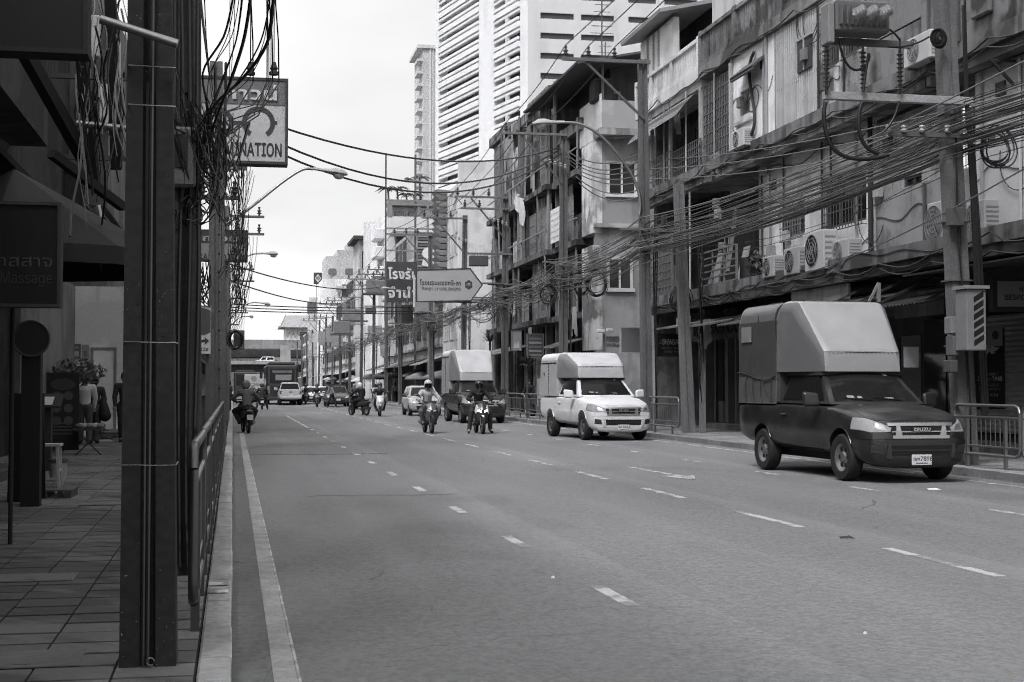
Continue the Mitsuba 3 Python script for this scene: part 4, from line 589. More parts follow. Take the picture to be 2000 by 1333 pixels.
# more wear on the terrace: small hoods, bars, boards, cable runs, brackets and boxes at every level
g = np.random.default_rng(91)
for p_, X, y0, y1, z0, z1 in ((c, 14.1, 31.4, 35.5, S2 + .4, S3 - .2), (b, 14.1, 35.7, 41.5, S2 + .4, S3 - .2), (a, 14.1, 41.8, 48, S2 + .4, S3 - .2), (d, 14.7, 27.4, 31.0, S1 + .4, S2 - .3), (c, 14.78, 31.4, 38.1, S1 + .4, S2 - .3), (b, 14.2, 38.7, 44.3, S1 + .4, S2 - .4), (a, 14.2, 44.8, 47.9, S1 + .4, S2 - .4), (e, 14.5, 19, 25.6, S1 + .5, S2 - .4)):
    for _ in range(5):
        y, z = g.uniform(y0, y1), g.uniform(z0, z1); r = g.random()
        if r < .35: add('meter_box', M().box(X - .16, X - .01, y - .13, y + .13, z, z + .3, c=.01), 'matte', g.choice([.06, .2, .4]), .4, parent=p_)
        elif r < .6: add('wall_pipe', M().tube([(X - .06, y, z0 - .1), (X - .06, y, z1 + .1)], .03, 6), 'matte', g.choice([.05, .3, .5]), .4, parent=p_)
        else: wall_wire(p_, X - .03, [(y, z), (y + .5, z - .35), (y + 1.0, z - .25), (y + 1.3, z + .5)])
# drooping service lines under both slabs
for z, X in ((S1 + .05, 13.92), (S1 - .12, 13.95), (S2 + .1, 13.92), (S2 - .05, 13.9), (S3 + .05, 13.92)):
    pts = []; ys = np.linspace(22, 48, 12)
    for i in range(11): pts.append(sag((X, ys[i], z + .06 * g.normal()), (X, ys[i + 1], z), .10 + .1 * g.random(), 6)[:-1])
    k = thing('facade_cable', ('black cable stapled along the first floor slab', 'second cable drooping under the first floor slab', 'black cable along the second floor slab', 'second cable drooping under the second floor slab', 'black cable along the top balcony slab')[[S1 + .05, S1 - .12, S2 + .1, S2 - .05, S3 + .05].index(z)], 'cable'); add('sheath', M().tube(np.vstack(pts), .018, 5), 'satin', .02, parent=k)
# hanging boards and canopies over the near shops, steel struts
for i, (y0, y1, z, t) in enumerate(((26.0, 28.8, 3.45, .07), (29.0, 31.2, 3.6, .12), (35.2, 38.2, 3.5, .16))):
    cc = corrugated(0, y0, y1, 0, 1.9, .16, .025); v, f_ = cc.get(); v2 = np.c_[13.35 + v[:, 2], v[:, 1], z - .3 + v[:, 2] * .22 + v[:, 0]]
    add('tin_canopy', M().raw(v2, f_), 'matte', t, .7, parent=(d, d, c)[i])
    for y in (y0 + .2, y1 - .2): add('canopy_strut', M().bar((13.45, y, z - .28), (15.2, y, z + .55), .05), 'matte', .06, .3, parent=(d, d, c)[i])
# ------------------------------------------------------------------ beyond the alley: bay F with a plain flank, then a dark timber-screened row, a white blank block and the far street
YF = 56.5
f = thing('shophouse', 'grey shophouse across the alley with a plain flank wall and two white framed windows', 'shophouse')
def fq(px, py): q = at(px, py, Y=YF); return q[0], q[2]
def flank_window(p, Y, x0, y0, x1, y1, tone, cols=2):
    q0, q1 = at(x0, y1, Y=Y), at(x1, y0, Y=Y); xa, xb, za, zb = q0[0], q1[0], q0[2], q1[2]; w = .12; m = M()
    m.box(xa - w, xb + w, Y - .08, Y + .05, zb, zb + w).box(xa - w - .06, xb + w + .06, Y - .14, Y + .05, za - w * 1.3, za).box(xa - w, xa, Y - .079, Y + .05, za, zb).box(xb, xb + w, Y - .079, Y + .05, za, zb)
    for i in range(1, cols): xm = xa + (xb - xa) * i / cols; m.box(xm - .04, xm + .04, Y - .06, Y + .05, za, zb)
    k = add('window', m, 'matte', tone, .3, parent=p); add('pane', M().box(xa, xb, Y - .02, Y - .01, za, zb), 'glass', .03, .2, parent=k); return k
x_c = fq(1163, 400)[0]
add('flank_wall', M().box(x_c, 22, YF, YF + .3, .1, 9.2), 'plaster', .26, .3, parent=f)
add('upper_flank', M().box(x_c, 22, YF + .01, YF + .3, 9.2, fq(1200, 265)[1]), 'plaster', .32, .25, parent=f)
z9, z10 = fq(1200, 268)[1], fq(1200, 205)[1]
add('balcony_box', M().box(x_c + .05, 17.5, YF - .9, YF + .2, z9 + .2, z10), 'plaster', .42, .25, parent=f)
add('balcony_floor', M().box(x_c - .05, 17.6, YF - 1.0, YF + .2, z9 - .08, z9 + .195), 'plaster', .35, .5, parent=f)
add('street_panel', M().box(x_c - .02, x_c + .045, YF - .9, YF + 2.6, z9 - .1, z10 + .25), 'plaster', .62, .2, parent=f)
add('ledge', M().box(x_c - .1, 22, YF - .25, YF, fq(1200, 446)[1], fq(1200, 438)[1]), 'plaster', .4, .5, parent=f)
flank_window(f, YF, 1190, 322, 1238, 378, .6); flank_window(f, YF, 1190, 508, 1230, 563, .45)
add('top_room', M().box(x_c + .8, 22, YF + .6, YF + 8, z10, z10 + 2.1), 'plaster', .07, .3, parent=f)
flank_window(f, YF + .6, 1196, 185, 1206, 208, .3, 1)
add('roof', M().quad([x_c - 1.2, YF - 1.6, z10 + 1.35], [21, YF - 1.6, z10 + 2.9], [21, YF + 9, z10 + 2.9], [x_c - 1.2, YF + 9, z10 + 1.35], .09), 'matte', .10, .5, parent=f)
add('roof_post', M().bar((x_c + .1, YF - .8, z10), (x_c + .1, YF - .8, z10 + 1.7), .1).bar((x_c - .8, YF + 4, z10 - 3), (x_c - .8, YF + 4, z10 + 1.5), .12), 'matte', .12, parent=f)
k = thing('water_tank', 'dark square water tank under the sloping tin roof above the grey flank wall', 'water tank'); p = at(1176, 196, Y=YF - .5)
add('tank', M().box(p[0] - .35, p[0] + .45, YF - .7, YF + .3, z10 + .02, z10 + .85, c=.05), 'matte', .03, .2, parent=k); add('lid', M().box(p[0] - .3, p[0] + .4, YF - .65, YF + .25, z10 + .86, z10 + .93), 'matte', .05, .2, parent=k)

def timber_bay(key, X, y0, y1, levels, top, tone, seed, lite=1.0):
    """A shophouse front of two or three floors with slatted screens, panels, rails and rags, every element its own part."""
    g = np.random.default_rng(seed); n = 0
    add('body', M().box(X + 1.5, X + 9, y0, y1, .1, top - .3), 'plaster', tone * .5, .4, parent=key)
    add('side_wall', M().box(X + .15, X + 1.5, y0, y0 + .2, .1, top).box(X + .15, X + 1.5, y1 - .2, y1, .1, top), 'plaster', tone, .6, parent=key)
    for i, z in enumerate(levels):
        z2 = levels[i + 1] if i + 1 < len(levels) else top
        add('slab', M().box(X - .35, X + 1.6, y0, y1, z, z + .25), 'plaster', tone * .8, .7, parent=key)
        y = y0 + .25; h = z2 - z
        while y < y1 - .5:
            w = min(g.choice([.9, 1.3, 1.7, 2.2]), y1 - .25 - y); r = g.random()
            if r < .35:
                m = M(); s = .13
                for q in np.arange(y, y + w - .04, s): m.box(X - .02, X + .02, q, q + s * .62, z + .26, z2 - .12 - .5 * (g.random() < .3))
                m.box(X - .03, X + .03, y, y + w, z + h * .5, z + h * .5 + .06); add('slat_screen', m, 'matte', tone * g.uniform(.5, 1.5), .5, parent=key)
            elif r < .5: add('panel', M().box(X, X + .05, y + .03, y + w - .03, z + .26, z + h * g.uniform(.4, .75)), 'plaster', tone * g.uniform(.7, 2.1) * lite, .8, parent=key)
            elif r < .7: window(key, X + .3, y + .1, y + w - .1, z + .9, z2 - .4, tone=tone * g.uniform(.8, 2.0), cols=2, rows=1, glass=.03)
            elif r < .85: grille(key, X - .1, y + .03, y + w - .03, z + .26, z + h * g.uniform(.45, .95), tone * 1.2, int(w / .14), 5, r=.02)
            else: add('corrugated_panel', corrugated(X - .05, y, y + w, z + .26, z + h * g.uniform(.4, .9), .15, .03), 'matte', tone * g.uniform(.8, 2), .6, parent=key)
            if g.random() < .45: add('post', M().bar((X - .25, y, z + .25), (X - .25 + g.uniform(-.1, .1), y + g.uniform(-.3, .3), z2), .07), 'matte', tone * g.uniform(.8, 2), .4, parent=key)
            y += w
        add('rail', M().bar((X - .3, y0 + .1, z + 1.15), (X - .3, y1 - .1, z + 1.15), .05), 'matte', tone * 1.5, .4, parent=key)
    add('parapet', M().box(X - .2, X + .1, y0, y1, top - .5, top), 'plaster', tone * 1.1, .7, parent=key)
    # shop
    add('shop_front', M().box(X + 1.2, X + 1.4, y0, y1, .1, levels[0]), 'matte', .03, .3, parent=key)
    for q in (y0 + .2, (y0 + y1) / 2, y1 - .2): add('column', M().box(X + .2, X + .5, q - .18, q + .18, .1, levels[0]), 'plaster', tone * 1.3, .5, parent=key)
    if g.random() < .8: add('canopy', M().quad([X - 1.3, y0 + .3, 3.1], [X - 1.3, y1 - .3, 3.1], [X + .4, y1 - .3, 3.6], [X + .4, y0 + .3, 3.6], .05), 'matte', tone * g.uniform(.6, 2.6), .5, parent=key)

# bay F street side with the stained pale corner column
timber_bay(f, x_c, YF + 1.9, YF + 6.6, (4.4, 7.5, 10.5), z10 - .2, .16, 21)
add('corner_column', M().box(x_c - .12, x_c + .28, YF - .02, YF + 1.85, 7.8, z9 - .2), 'plaster', .62, .55, parent=f)
add('corner_column', M().box(x_c - .12, x_c + .28, YF - .02, YF + 1.85, 3.0, 7.3), 'plaster', .55, .7, parent=f)
for i, (ya, yb, s) in enumerate(((63.2, 68.0, 5), (68.05, 73.0, 8), (73.05, 78.6, 11))):
    k = thing('shophouse', ('soot dark timber-screened shophouse behind the street lamp head, first past the plain flank', 'soot dark timber-screened shophouse with a hanging rag, second past the plain flank', 'last dark timber-screened shophouse before the blank white end wall')[i], 'shophouse')
    timber_bay(k, 14.3, ya, yb, (4.4, 7.5, 10.5), 15.0 + (.3, 0, .4)[i], (.17, .19, .16)[i], s, 1.6)
add('end_wall', M().box(14.4, 20, 78.3, 78.65, .1, 15.6), 'plaster', .34, .75, parent=k)
kk = thing('rag', 'torn pale rag hanging from the dark row\'s second floor balcony', 'cloth'); p = at(1015, 395, X=13.8)
g = np.random.default_rng(2); u, w = np.meshgrid(np.linspace(0, 1, 9), np.linspace(0, 1, 8)); v = np.stack([p[0] + .12 * np.sin(u * 9 + w * 3), p[1] + u * 1.6 - .8, p[2] - w * 1.3 * (1 - .5 * u) + .5 * u], -1).reshape(-1, 3)
ii = (np.arange(7)[:, None] * 9 + np.arange(8)).ravel(); add('rag', M().raw(v, np.stack([ii, ii + 1, ii + 10, ii + 9], 1)), 'matte', .55, .5, parent=kk)
k = thing('vent_panel', 'white panel of small square holes on the dark row behind the second pole', 'panel'); p = at(1087, 440, X=14.0); m = M(); g0 = sbox(-1.0, -.75, 1.0, .75)
for r in range(5):
    for c in range(9): g0 = g0.difference(sbox(-.9 + c * .2, -.62 + r * .26, -.77 + c * .2, -.5 + r * .26))
add('panel', M().ext(g0, .06, RLZ, (13.95, p[1], p[2])), 'plaster', .62, .3, parent=k)

# the white blank block
w_ = thing('white_building', 'tall building with a blank pale end wall facing the camera behind the arrow sign', 'building')
q0, q1 = at(896, 312, Y=90), at(975, 312, Y=90)
add('end_wall', M().box(q0[0], 24, 90, 90.4, .1, q0[2]), 'plaster', .60, .18, parent=w_)
add('body', M().box(q0[0] + .3, 24, 90.4, 99, .1, q0[2] - 1.2), 'plaster', .5, .3, parent=w_)
for i in range(4):
    for j in range(3): window(w_, q0[0] + .26, 91 + j * 2.7, 93 + j * 2.7, 4.6 + i * 2.8, 6.1 + i * 2.8, tone=.4, cols=2)
add('pipe', M().tube([(q0[0] + 2.2, 89.9, 1), (q0[0] + 2.2, 89.9, 11)], .06, 6).tube([(q0[0] + .8, 89.9, 7.2), (q0[0] + 3, 89.9, 7.2)], .04, 6), 'matte', .12, parent=w_)
# the finned vertical hoarding, and the pawn shop sign
k = thing('finned_hoarding', 'tall vertical hoarding clad in wide horizontal fins above the arrow sign', 'hoarding')
h0, h1 = at(852, 372, Y=97), at(890, 372, Y=97); hz0, hz1 = at(870, 570, Y=97)[2], h0[2]
add('core', M().box(h0[0] + .35, h1[0] - .05, 97.15, 99.5, hz0, hz1), 'matte', .06, .3, parent=k)
for i, z in enumerate(np.arange(hz0, hz1, .42)):
    add('fin', M().quad([h0[0] + .3, 99.4, z], [h0[0] + .3, 97, z], [h0[0], 97, z + .34], [h0[0], 99.4, z + .34], .03).quad([h0[0] + .3, 97.0, z], [h1[0], 97.0, z], [h1[0], 96.85, z + .26], [h0[0], 96.85, z + .34], .03), 'matte', .42 if i % 2 == 0 else .3, .3, parent=k)
k = thing('striped_hoarding', 'striped hoarding with one huge white Thai letter above the pawn shop sign', 'sign'); YS = 104
a_, b_ = at(816, 455, Y=YS), at(852, 528, Y=YS)
for i, z in enumerate(np.arange(b_[2], a_[2], .22)): add('slat', M().box(a_[0], b_[0], YS, YS + .08, z, z + .15), 'matte', (.14, .3)[i % 2], .3, parent=k)
add('frame', M().box(a_[0], b_[0], YS + .09, YS + .3, b_[2], a_[2]), 'matte', .12, parent=k)
letters(k, 'ร', 822, 520, 44, YS - .02, .75, True)
k = thing('pawn_shop_sign', 'dark two-line sign with fat pale Thai letters left of the arrow sign', 'sign'); YS = 106
a_, b_ = at(755, 511, Y=YS), at(818, 591, Y=YS); zm = at(780, 547, Y=YS)[2]
add('board', M().box(a_[0], b_[0], YS, YS + .3, zm + .06, a_[2]), 'matte', .07, .2, parent=k); add('board', M().box(a_[0], b_[0] - .05, YS + .01, YS + .31, b_[2], zm), 'matte', .06, .2, parent=k)
letters(k, 'โรงรับ', 758, 545, 19, YS, .6, True, wpx=58); letters(k, 'จำนำ', 758, 582, 19, YS, .58, True, wpx=56)
add('post', M().box(a_[0] - .12, a_[0], YS, YS + .15, 3, 19).box(b_[0] - .3, b_[0] - .15, YS + .32, YS + .5, 3, 19), 'matte', .12, parent=k)
fr = M(); fz = [at(800, y, Y=YS)[2] for y in (392, 400, 447, 458, 490)]
for z in fz: fr.box(a_[0] - .1, b_[0] + 1.2, YS + .02, YS + .12, z - .06, z + .06)
add('steel_frame', fr.box(b_[0] + .6, b_[0] + .75, YS, YS + .2, 8, fz[0]), 'matte', .24, .3, parent=k)

def block(name_label, y0, y1, X, W, top, tone, floors, seed, cat='building', win=True, h0=4.3, steps=()):
    k = thing('building', name_label, cat); g = np.random.default_rng(seed)
    add('wall', M().box(X, X + W, y0, y1, .1, top), 'plaster', tone, .3, parent=k)
    hh = (top - h0) / floors
    for i in range(floors):
        z = h0 + i * hh; add('ledge', M().box(X - .25, X + .001, y0, y1, z, z + .18), 'plaster', tone * .8, .6, parent=k)
        if win:
            n = max(1, int((y1 - y0) / 2.6))
            for j in range(n):
                ya = y0 + (y1 - y0) * (j + .15) / n; yb = y0 + (y1 - y0) * (j + .85) / n
                q = add('window', M().box(X - .06, X - .002, ya, yb, z + .8, z + hh - .35), 'matte', g.choice([.05, .08, .2]), .3, parent=k)
    add('shop_front', M().box(X - .05, X - .003, y0 + .2, y1 - .2, .1, 3.3), 'matte', .03, .3, parent=k)
    add('canopy', M().quad([X - 1.8, y0 + .2, 3.0], [X - 1.8, y1 - .2, 3.0], [X, y1 - .2, 3.6], [X, y0 + .2, 3.6], .06), 'matte', g.choice([.12, .3, .5]), .4, parent=k)
    return k
# the stepped block with palms on its roof
st = thing('building', 'stepped pale block with a roof garden and rounded corner tower above the pawn shop sign', 'building')
def onY(px, py, Y): q = at(px, py, Y=Y); return q[0], q[2]
YB = 150
xl, zt = onY(757, 392, YB); xr, zp = onY(862, 425, YB)
add('main_wall', M().box(xl, xr + 8, YB, YB + 18, .1, zp), 'far_plaster', .58, .12, parent=st)
add('top_wall', M().box(xl + .6, xr + 8, YB + 1.2, YB + 18, zp, onY(760, 402, YB)[1]), 'far_plaster', .7, .15, parent=st)
add('roof_frame', M().box(xl, xr + 8, YB - .1, YB + 2, zt - .5, zt + .1).box(xl, xl + .5, YB - .1, YB + .4, zp, zt).box(xl + 3.2, xl + 3.5, YB, YB + .4, zp, zt), 'far_plaster', .22, .2, parent=st)
x2, z2 = onY(736, 430, YB + 8)
add('side_bay', M().box(x2, xl, YB + 6, YB + 20, .1, z2), 'far_plaster', .62, .15, parent=st)
x3, z3 = onY(713, 430, YB + 14); rr = (onY(750, 430, YB + 14)[0] - x3) / 2
add('round_tower', M().lathe([(rr, .1), (rr, z3 - .4), (rr * .95, z3), (0, z3)], 24, o=(x3 + rr, YB + 16, 0)), 'far_plaster', .62, .15, parent=st, smooth=40)
for i, (px, py) in enumerate(((735, 455), (735, 490), (735, 528))):
    xs_, z_ = onY(px, py, YB + 5); add('balcony', M().box(xs_ - .4, xl, YB + 3, YB + 7, z_ - .9, z_ + .3, c=.1), 'far_plaster', .66, .3, parent=st)
for (px0, py0, px1, py1) in ((772, 425, 790, 435), (800, 432, 812, 440)):
    add('planter', M().box(onY(px0, py1, YB)[0], onY(px1, py1, YB)[0], YB + .3, YB + .9, zp, zp + .6), 'matte', .1, parent=st)
xa, za = onY(772, 482, YB); xb, zb = onY(816, 465, YB)
k = add('bay_window', M().box(xa, xb, YB - 1.2, YB, za, zb), 'matte', .08, .3, parent=st); add('hood', M().quad([xa - .8, YB - 1.7, zb], [xb + .4, YB - 1.7, zb], [xb + .2, YB, zb + .7], [xa - .2, YB, zb + .7], .1), 'matte', .14, .3, parent=k)
x4, z4 = onY(702, 468, YB + 17)
add('grey_annex', M().box(x4, x4 + 3.4, YB + 17, YB + 26, .1, z4), 'far_plaster', .45, .3, parent=st); add('annex_roof', M().box(x4 - .7, x4 + 3.6, YB + 16.4, YB + 26, z4, z4 + .4), 'matte', .06, .3, parent=st)
for i in range(4): add('annex_window', M().box(x4 + .3 + .0 * i, x4 + 1.6, YB + 16.94, YB + 16.997, z4 - 3.4 - 3.6 * i, z4 - 1.4 - 3.6 * i), 'matte', .05, parent=st)
def palm(px, py, Y, h, seed, label):
    g = np.random.default_rng(seed); p = at(px, py, Y=Y); k = thing('palm_tree', label, 'palm tree')
    b = p - [0, 0, h]; add('trunk', M().tube(arc([b, (b + p) / 2 + [.12, 0, 0], p], 4), np.linspace(.16, .09, 9), 6), 'matte', .09, .3, parent=k)
    m = M()
    for i in range(16):
        a = i * 2.4 + g.random(); L = 1.15 * g.uniform(.8, 1.15); d = np.array([math.cos(a), math.sin(a), 0]); up = g.uniform(.1, .75); s = np.array([-d[1], d[0], 0])
        for j in range(9):
            t = .15 + j / 9 * .85; c = p + d * L * t + [0, 0, L * (up * t - (.55 + up * .4) * t * t)]; w = .34 * (1 - t * .75)
            for sg in (-1, 1): m.raw([c, c + d * .12, c + s * sg * w + d * .3 - [0, 0, .25 * w + .1]], [[0, 1, 2]])
    add('crown', m, 'leaf', .035, .2, parent=k)
for i, (px, py, s) in enumerate(((757, 366, 3), (775, 366, 4), (793, 377, 5), (808, 378, 6), (819, 345, 7))):
    palm(px, py + 2, YB + 3 + i * .6, 3.2 if i < 4 else 5.0, s, ('first roof-garden palm from the left on the stepped block', 'second roof-garden palm from the left on the stepped block', 'third roof-garden palm, a low bushy one', 'fourth roof-garden palm, low and next to the tallest', 'tallest roof-garden palm, in front of the pale far tower')[i])
# mid-rise behind, and the far end of the row
o_ = thing('building', 'rounded grey block with long oval windows left of the stepped block', 'building'); YO = 255
xa, za = onY(637, 500, YO); xb, zb = onY(715, 497, YO)
g_ = sbox(0, 0, xb - xa + 6, 14).buffer(-2).buffer(2)
add('wall', M().ext(g_, za, None, (xa, YO, 0)), 'far_plaster', .46, .15, parent=o_)
add('top_block', M().box(onY(660, 500, YO)[0], xb + 5, YO + 1, YO + 12, za, onY(680, 488, YO)[1]).box(onY(683, 470, YO)[0], xb + 5, YO + 1, YO + 12, za, onY(690, 470, YO)[1]), 'far_plaster', .38, .15, parent=o_)
for (px0, px1) in ((641, 657), (674, 700)):
    c0, c1 = onY(px0, 537, YO), onY(px1, 525, YO); add('oval_window', M().ext(sbox(c0[0], c0[1], c1[0], c1[1]).buffer(-.35).buffer(.35), .12, RXZ, (0, YO, 0)), 'matte', .16, .2, parent=o_)
o2 = thing('building', 'pale plain block just below the rounded grey one, with a dark recess', 'building'); YO = 234
xa, za = onY(630, 545, YO); xb = onY(720, 545, YO)[0]
add('wall', M().box(xa, xb, YO, YO + 14, .1, za), 'far_plaster', .7, .15, parent=o2); add('canopy_slab', M().box(onY(655, 550, YO)[0], xb, YO - 1.5, YO, za - 1.6, za - 1.2), 'far_plaster', .5, .2, parent=o2)
add('recess', M().box(onY(668, 560, YO)[0], onY(686, 560, YO)[0], YO - .06, YO - .003, onY(670, 580, YO)[1], onY(670, 556, YO)[1]), 'matte', .12, parent=o2)
o3 = thing('building', 'small pale round-topped turret building at the far end of the right-hand row', 'building'); YO = 300
xa, za = onY(602, 580, YO); xb = onY(632, 580, YO)[0]; r = (xb - xa) / 2
add('turret', M().lathe([(r, .1), (r, za - 1.5), (r * .8, za - 1.5), (r * .8, za), (0, za)], 20, o=(xa + r, YO + 3, 0)), 'far_plaster', .5, .15, parent=o3); add('band', M().lathe([(r * 1.03, 0), (r * 1.03, 2.4)], 20, o=(xa + r, YO + 3, onY(610, 612, YO)[1])), 'matte', .1, parent=o3)
k = thing('bank_sign', 'square dark sign with a pale lotus diamond emblem on a mast over the far roofs', 'sign'); YO = 285
c0, c1 = onY(613, 555, YO), onY(629, 533, YO); add('board', M().box(c0[0], c1[0], YO, YO + .5, c0[1], c1[1]), 'matte', .07, .1, parent=k)
cx, cz, s = (c0[0] + c1[0]) / 2, (c0[1] + c1[1]) / 2, (c1[1] - c0[1]) / 2
dia = lambda a, b: Polygon([(0, -b), (a, 0), (0, b), (-a, 0)])
em = dia(.55 * s, .75 * s).difference(dia(.4 * s, .58 * s)).union(dia(.24 * s, .6 * s).difference(dia(.14 * s, .42 * s)))
add('emblem', M().ext(em, .05, RXZ, (cx, YO - .002, cz)), 'matte', .7, parent=k); add('mast', M().bar((cx - .3, YO + .2, 8), (cx - .3, YO + .2, c0[1]), .12).bar((cx + .4, YO + .2, 8), (cx + .4, YO + .2, c0[1]), .12), 'matte', .3, parent=k)
# the temple-roofed station building over the end of the street
k = thing('station_building', 'building with a steep gabled traditional roof rising over the flyover', 'building'); YO = 345
e0, e1 = onY(545, 635, YO), onY(640, 618, YO); zb_ = onY(560, 665, YO)[1]
add('wall', M().box(e0[0] + 1.6, e1[0], YO, YO + 14, 9, e0[1] - .4), 'plaster', .7, .2, parent=k)
add('roof', M().raw([[e0[0], YO - 1.5, e0[1] - .6], [e1[0], YO - 1.5, e0[1] - .6], [e1[0], YO + 6, e1[1] + .4], [e0[0] + 1.5, YO + 6, e1[1] + .4], [e0[0], YO + 14, e0[1] - .6], [e1[0], YO + 14, e0[1] - .6]], [[0, 1, 2], [0, 2, 3], [5, 4, 3], [5, 3, 2], [0, 3, 4]]), 'matte', .34, .3, parent=k)
add('barge_board', M().bar((e0[0], YO - 1.5, e0[1] - .6), (e0[0] + 1.5, YO + 6, e1[1] + .5), .5), 'plaster', .6, parent=k)
add('dark_opening', M().box(e0[0] + 5, e1[0] - 1, YO - .1, YO - .003, 10.5, e0[1] - 1.6), 'matte', .1, parent=k)
for i, (y0, y1, X, W, top, tone, fl, seed, l) in enumerate((
        (99.5, 105.0, 14.6, 9, 11.0, .30, 2, 31, 'low grey shophouse under the finned hoarding'), (107, 114, 14.5, 9, 13, .34, 3, 32, 'pawn shop building behind the two-line sign'),
        (114.1, 121, 14.4, 9, 12, .42, 3, 33, 'shophouse with a pale worn front, second beyond the pawn shop'), (121.1, 130, 14.6, 10, 14.5, .36, 3, 34, 'shophouse with a bright awning, third beyond the pawn shop'),
        (130.1, 139, 14.5, 10, 12.5, .48, 3, 35, 'pale shophouse just before the stepped block'), (172, 186, 14.5, 10, 15, .4, 4, 36, 'grey shophouse just past the stepped block'),
        (186.1, 203, 14.4, 10, 13, .5, 3, 37, 'pale wide shophouse before the plain pale block'), (203.1, 233, 14.4, 10, 11, .42, 3, 38, 'grey wide row house between the pale wide shophouse and the plain pale block'), (275, 297, 14.2, 10, 12, .5, 3, 39, 'most distant pale row house before the flyover'))):
    block(l, y0, y1, X, W, top, tone, fl, seed)

# ------------------------------------------------------------------ flyover across the end of the street
fo = thing('flyover', 'two-level concrete flyover crossing the far end of the street', 'flyover'); YV = 318
for (ya, yb, tone, nm, dy) in ((664, 681, .30, 'upper_parapet', 0), (682, 698, .07, 'upper_girder', 3), (706, 712, .32, 'ramp_parapet', -4), (712.5, 726, .08, 'ramp_girder', -1)):
    z1, z0 = at(500, ya, Y=YV)[2], at(500, yb, Y=YV)[2]; add(nm, M().box(-60, 27, YV + dy, YV + dy + (12 if 'girder' in nm else .5), z0, z1), 'plaster', tone, .25, parent=fo)
zr = at(500, 706.5, Y=YV)[2]; add('ramp_deck', M().box(-60, 27, YV - 3.5, YV + 8, zr - .75, zr - .7), 'plaster', .25, .2, parent=fo)
for x in (-8, 9.5, 16): add('pier', M().box(x - .9, x + .9, YV + 1, YV + 4, 0, at(500, 698, Y=YV)[2]), 'plaster', .3, .3, parent=fo)
add('side_block', M().box(onY(546, 700, YV)[0], onY(566, 700, YV)[0], YV - 4.5, YV - 3.9, onY(546, 712, YV)[1], onY(546, 676, YV)[1]), 'plaster', .36, .2, parent=fo)


k = thing('building', 'dim far building mass seen under the flyover', 'building'); add('wall', M().box(-60, 90, 430, 440, -1, 14), 'plaster', .16, .3, parent=k)
# ------------------------------------------------------------------ towers
def cam_plan(xc, zc, z=0.0):
    h = FW.copy(); h[2] = 0; h /= np.linalg.norm(h); return EYE * [1, 1, 0] + RT * xc + h * zc + [0, 0, z]
tw = thing('tower_block', 'tall white tower with long slanting balcony bands and a flank of dark strip windows', 'tower')
C0 = cam_plan(2.55, 228.0); dl = cam_plan(2.55 - .407, 228.914) - C0; dr_ = cam_plan(2.55 + .983, 228.182) - C0
H0, NF, FH = 8.0, 22, 3.28; LL, LR = 41.0, 48.0; TOP = H0 + NF * FH + 1
def wall_on(O, d, s0, s1, z0, z1, off, t):
    """A box on a face: from s0 to s1 along d, off outside the face, t thick inwards."""
    n = np.cross([0, 0, 1.0], d) * SGN; a, b_ = O + d * s0 + n * off, O + d * s1 + n * off
    P = [a, b_, b_ - n * t, a - n * t]; return np.vstack([np.c_[np.array(P)[:, :2], [z0] * 4], np.c_[np.array(P)[:, :2], [z1] * 4]])
BF = [[0, 3, 2, 1], [4, 5, 6, 7], [0, 1, 5, 4], [1, 2, 6, 5], [2, 3, 7, 6], [3, 0, 4, 7]]
def face(name, O, d, s0, s1, z0, z1, off, t, tone, dirt=.1, mat='far_plaster', parent=None): return add(name, M().raw(wall_on(O, d, s0, s1, z0, z1, off, t), BF), mat, tone, dirt, parent=parent or tw)
SGN = 1.0 if np.cross([0, 0, 1.0], dl) @ (C0 - EYE) < 0 else -1.0
def sx(px): # distance along the left face of the picture column px
    k = (px - 1000) / FPX; return (2.55 - k * 228) / (.407 + k * .914)
segs = ((sx(1016), sx(967)), (sx(937), sx(858)))
face('left_core', C0, dl, 0.2, LL - .2, 0, TOP, -1.9, 8, .11, parent=tw)
for s0, s1 in ((0, sx(1016)), (sx(966.5), sx(937.5)), (sx(858), LL)): face('pier', C0, dl, s0, s1, 0, TOP, .25 if s0 else 0.0, 1.9, .78)
for i in range(7, NF):
    z = H0 + i * FH
    for j, (s0, s1) in enumerate(segs):
        face('slab_band', C0, dl, s0 + .02, s1 - .02, z - .15, z + .75, .35, 2.0, .8); face('rail_band', C0, dl, s0 + .02, s1 - .02, z + 1.0, z + 1.5, .42, .3, .8)
        face('upper_band', C0, dl, s0 + .02, s1 - .02, z + 2.45, z + 2.85, .2, .3, .72)
        face('slit_back', C0, dl, s0 + .02, s1 - .02, z + .751, z + .999, .1, .1, .10)
        if j == 0: face('divider', C0, dl, (s0 + s1) / 2 - .7, (s0 + s1) / 2 + .3, z + .752, z + 2.449, .3, .5, .6)
SGN = 1.0 if np.cross([0, 0, 1.0], dr_) @ (C0 - EYE) < 0 else -1.0
def sr(px): k = (px - 1000) / FPX; return (k * 228 - 2.55) / (.983 - k * .182)
cols = [(sr(1056), sr(1122)), (sr(1136), sr(1201)), (sr(1229), sr(1284)), (sr(1300), sr(1365))]
n = np.cross([0, 0, 1.0], dr_) * SGN
g_ = sbox(0, 0, LR, TOP); wins = []
for i in range(5, NF):
    z = H0 + i * FH + .55
    for c0, c1 in cols: wins.append((c0, c1, z, z + .98)); g_ = g_.difference(sbox(c0, z, c1, z + .98))
RW = np.stack([dr_, [0, 0, 1.0], -n], 1); add('flank_wall', M().ext(g_, .6, RW, C0), 'far_plaster', .62, .12, parent=tw)
for c0, c1, z0, z1 in wins: face('window', C0, dr_, c0 - .05, c1 + .05, z0 - .05, z1 + .05, -.3, .1, .07, .2, 'matte')
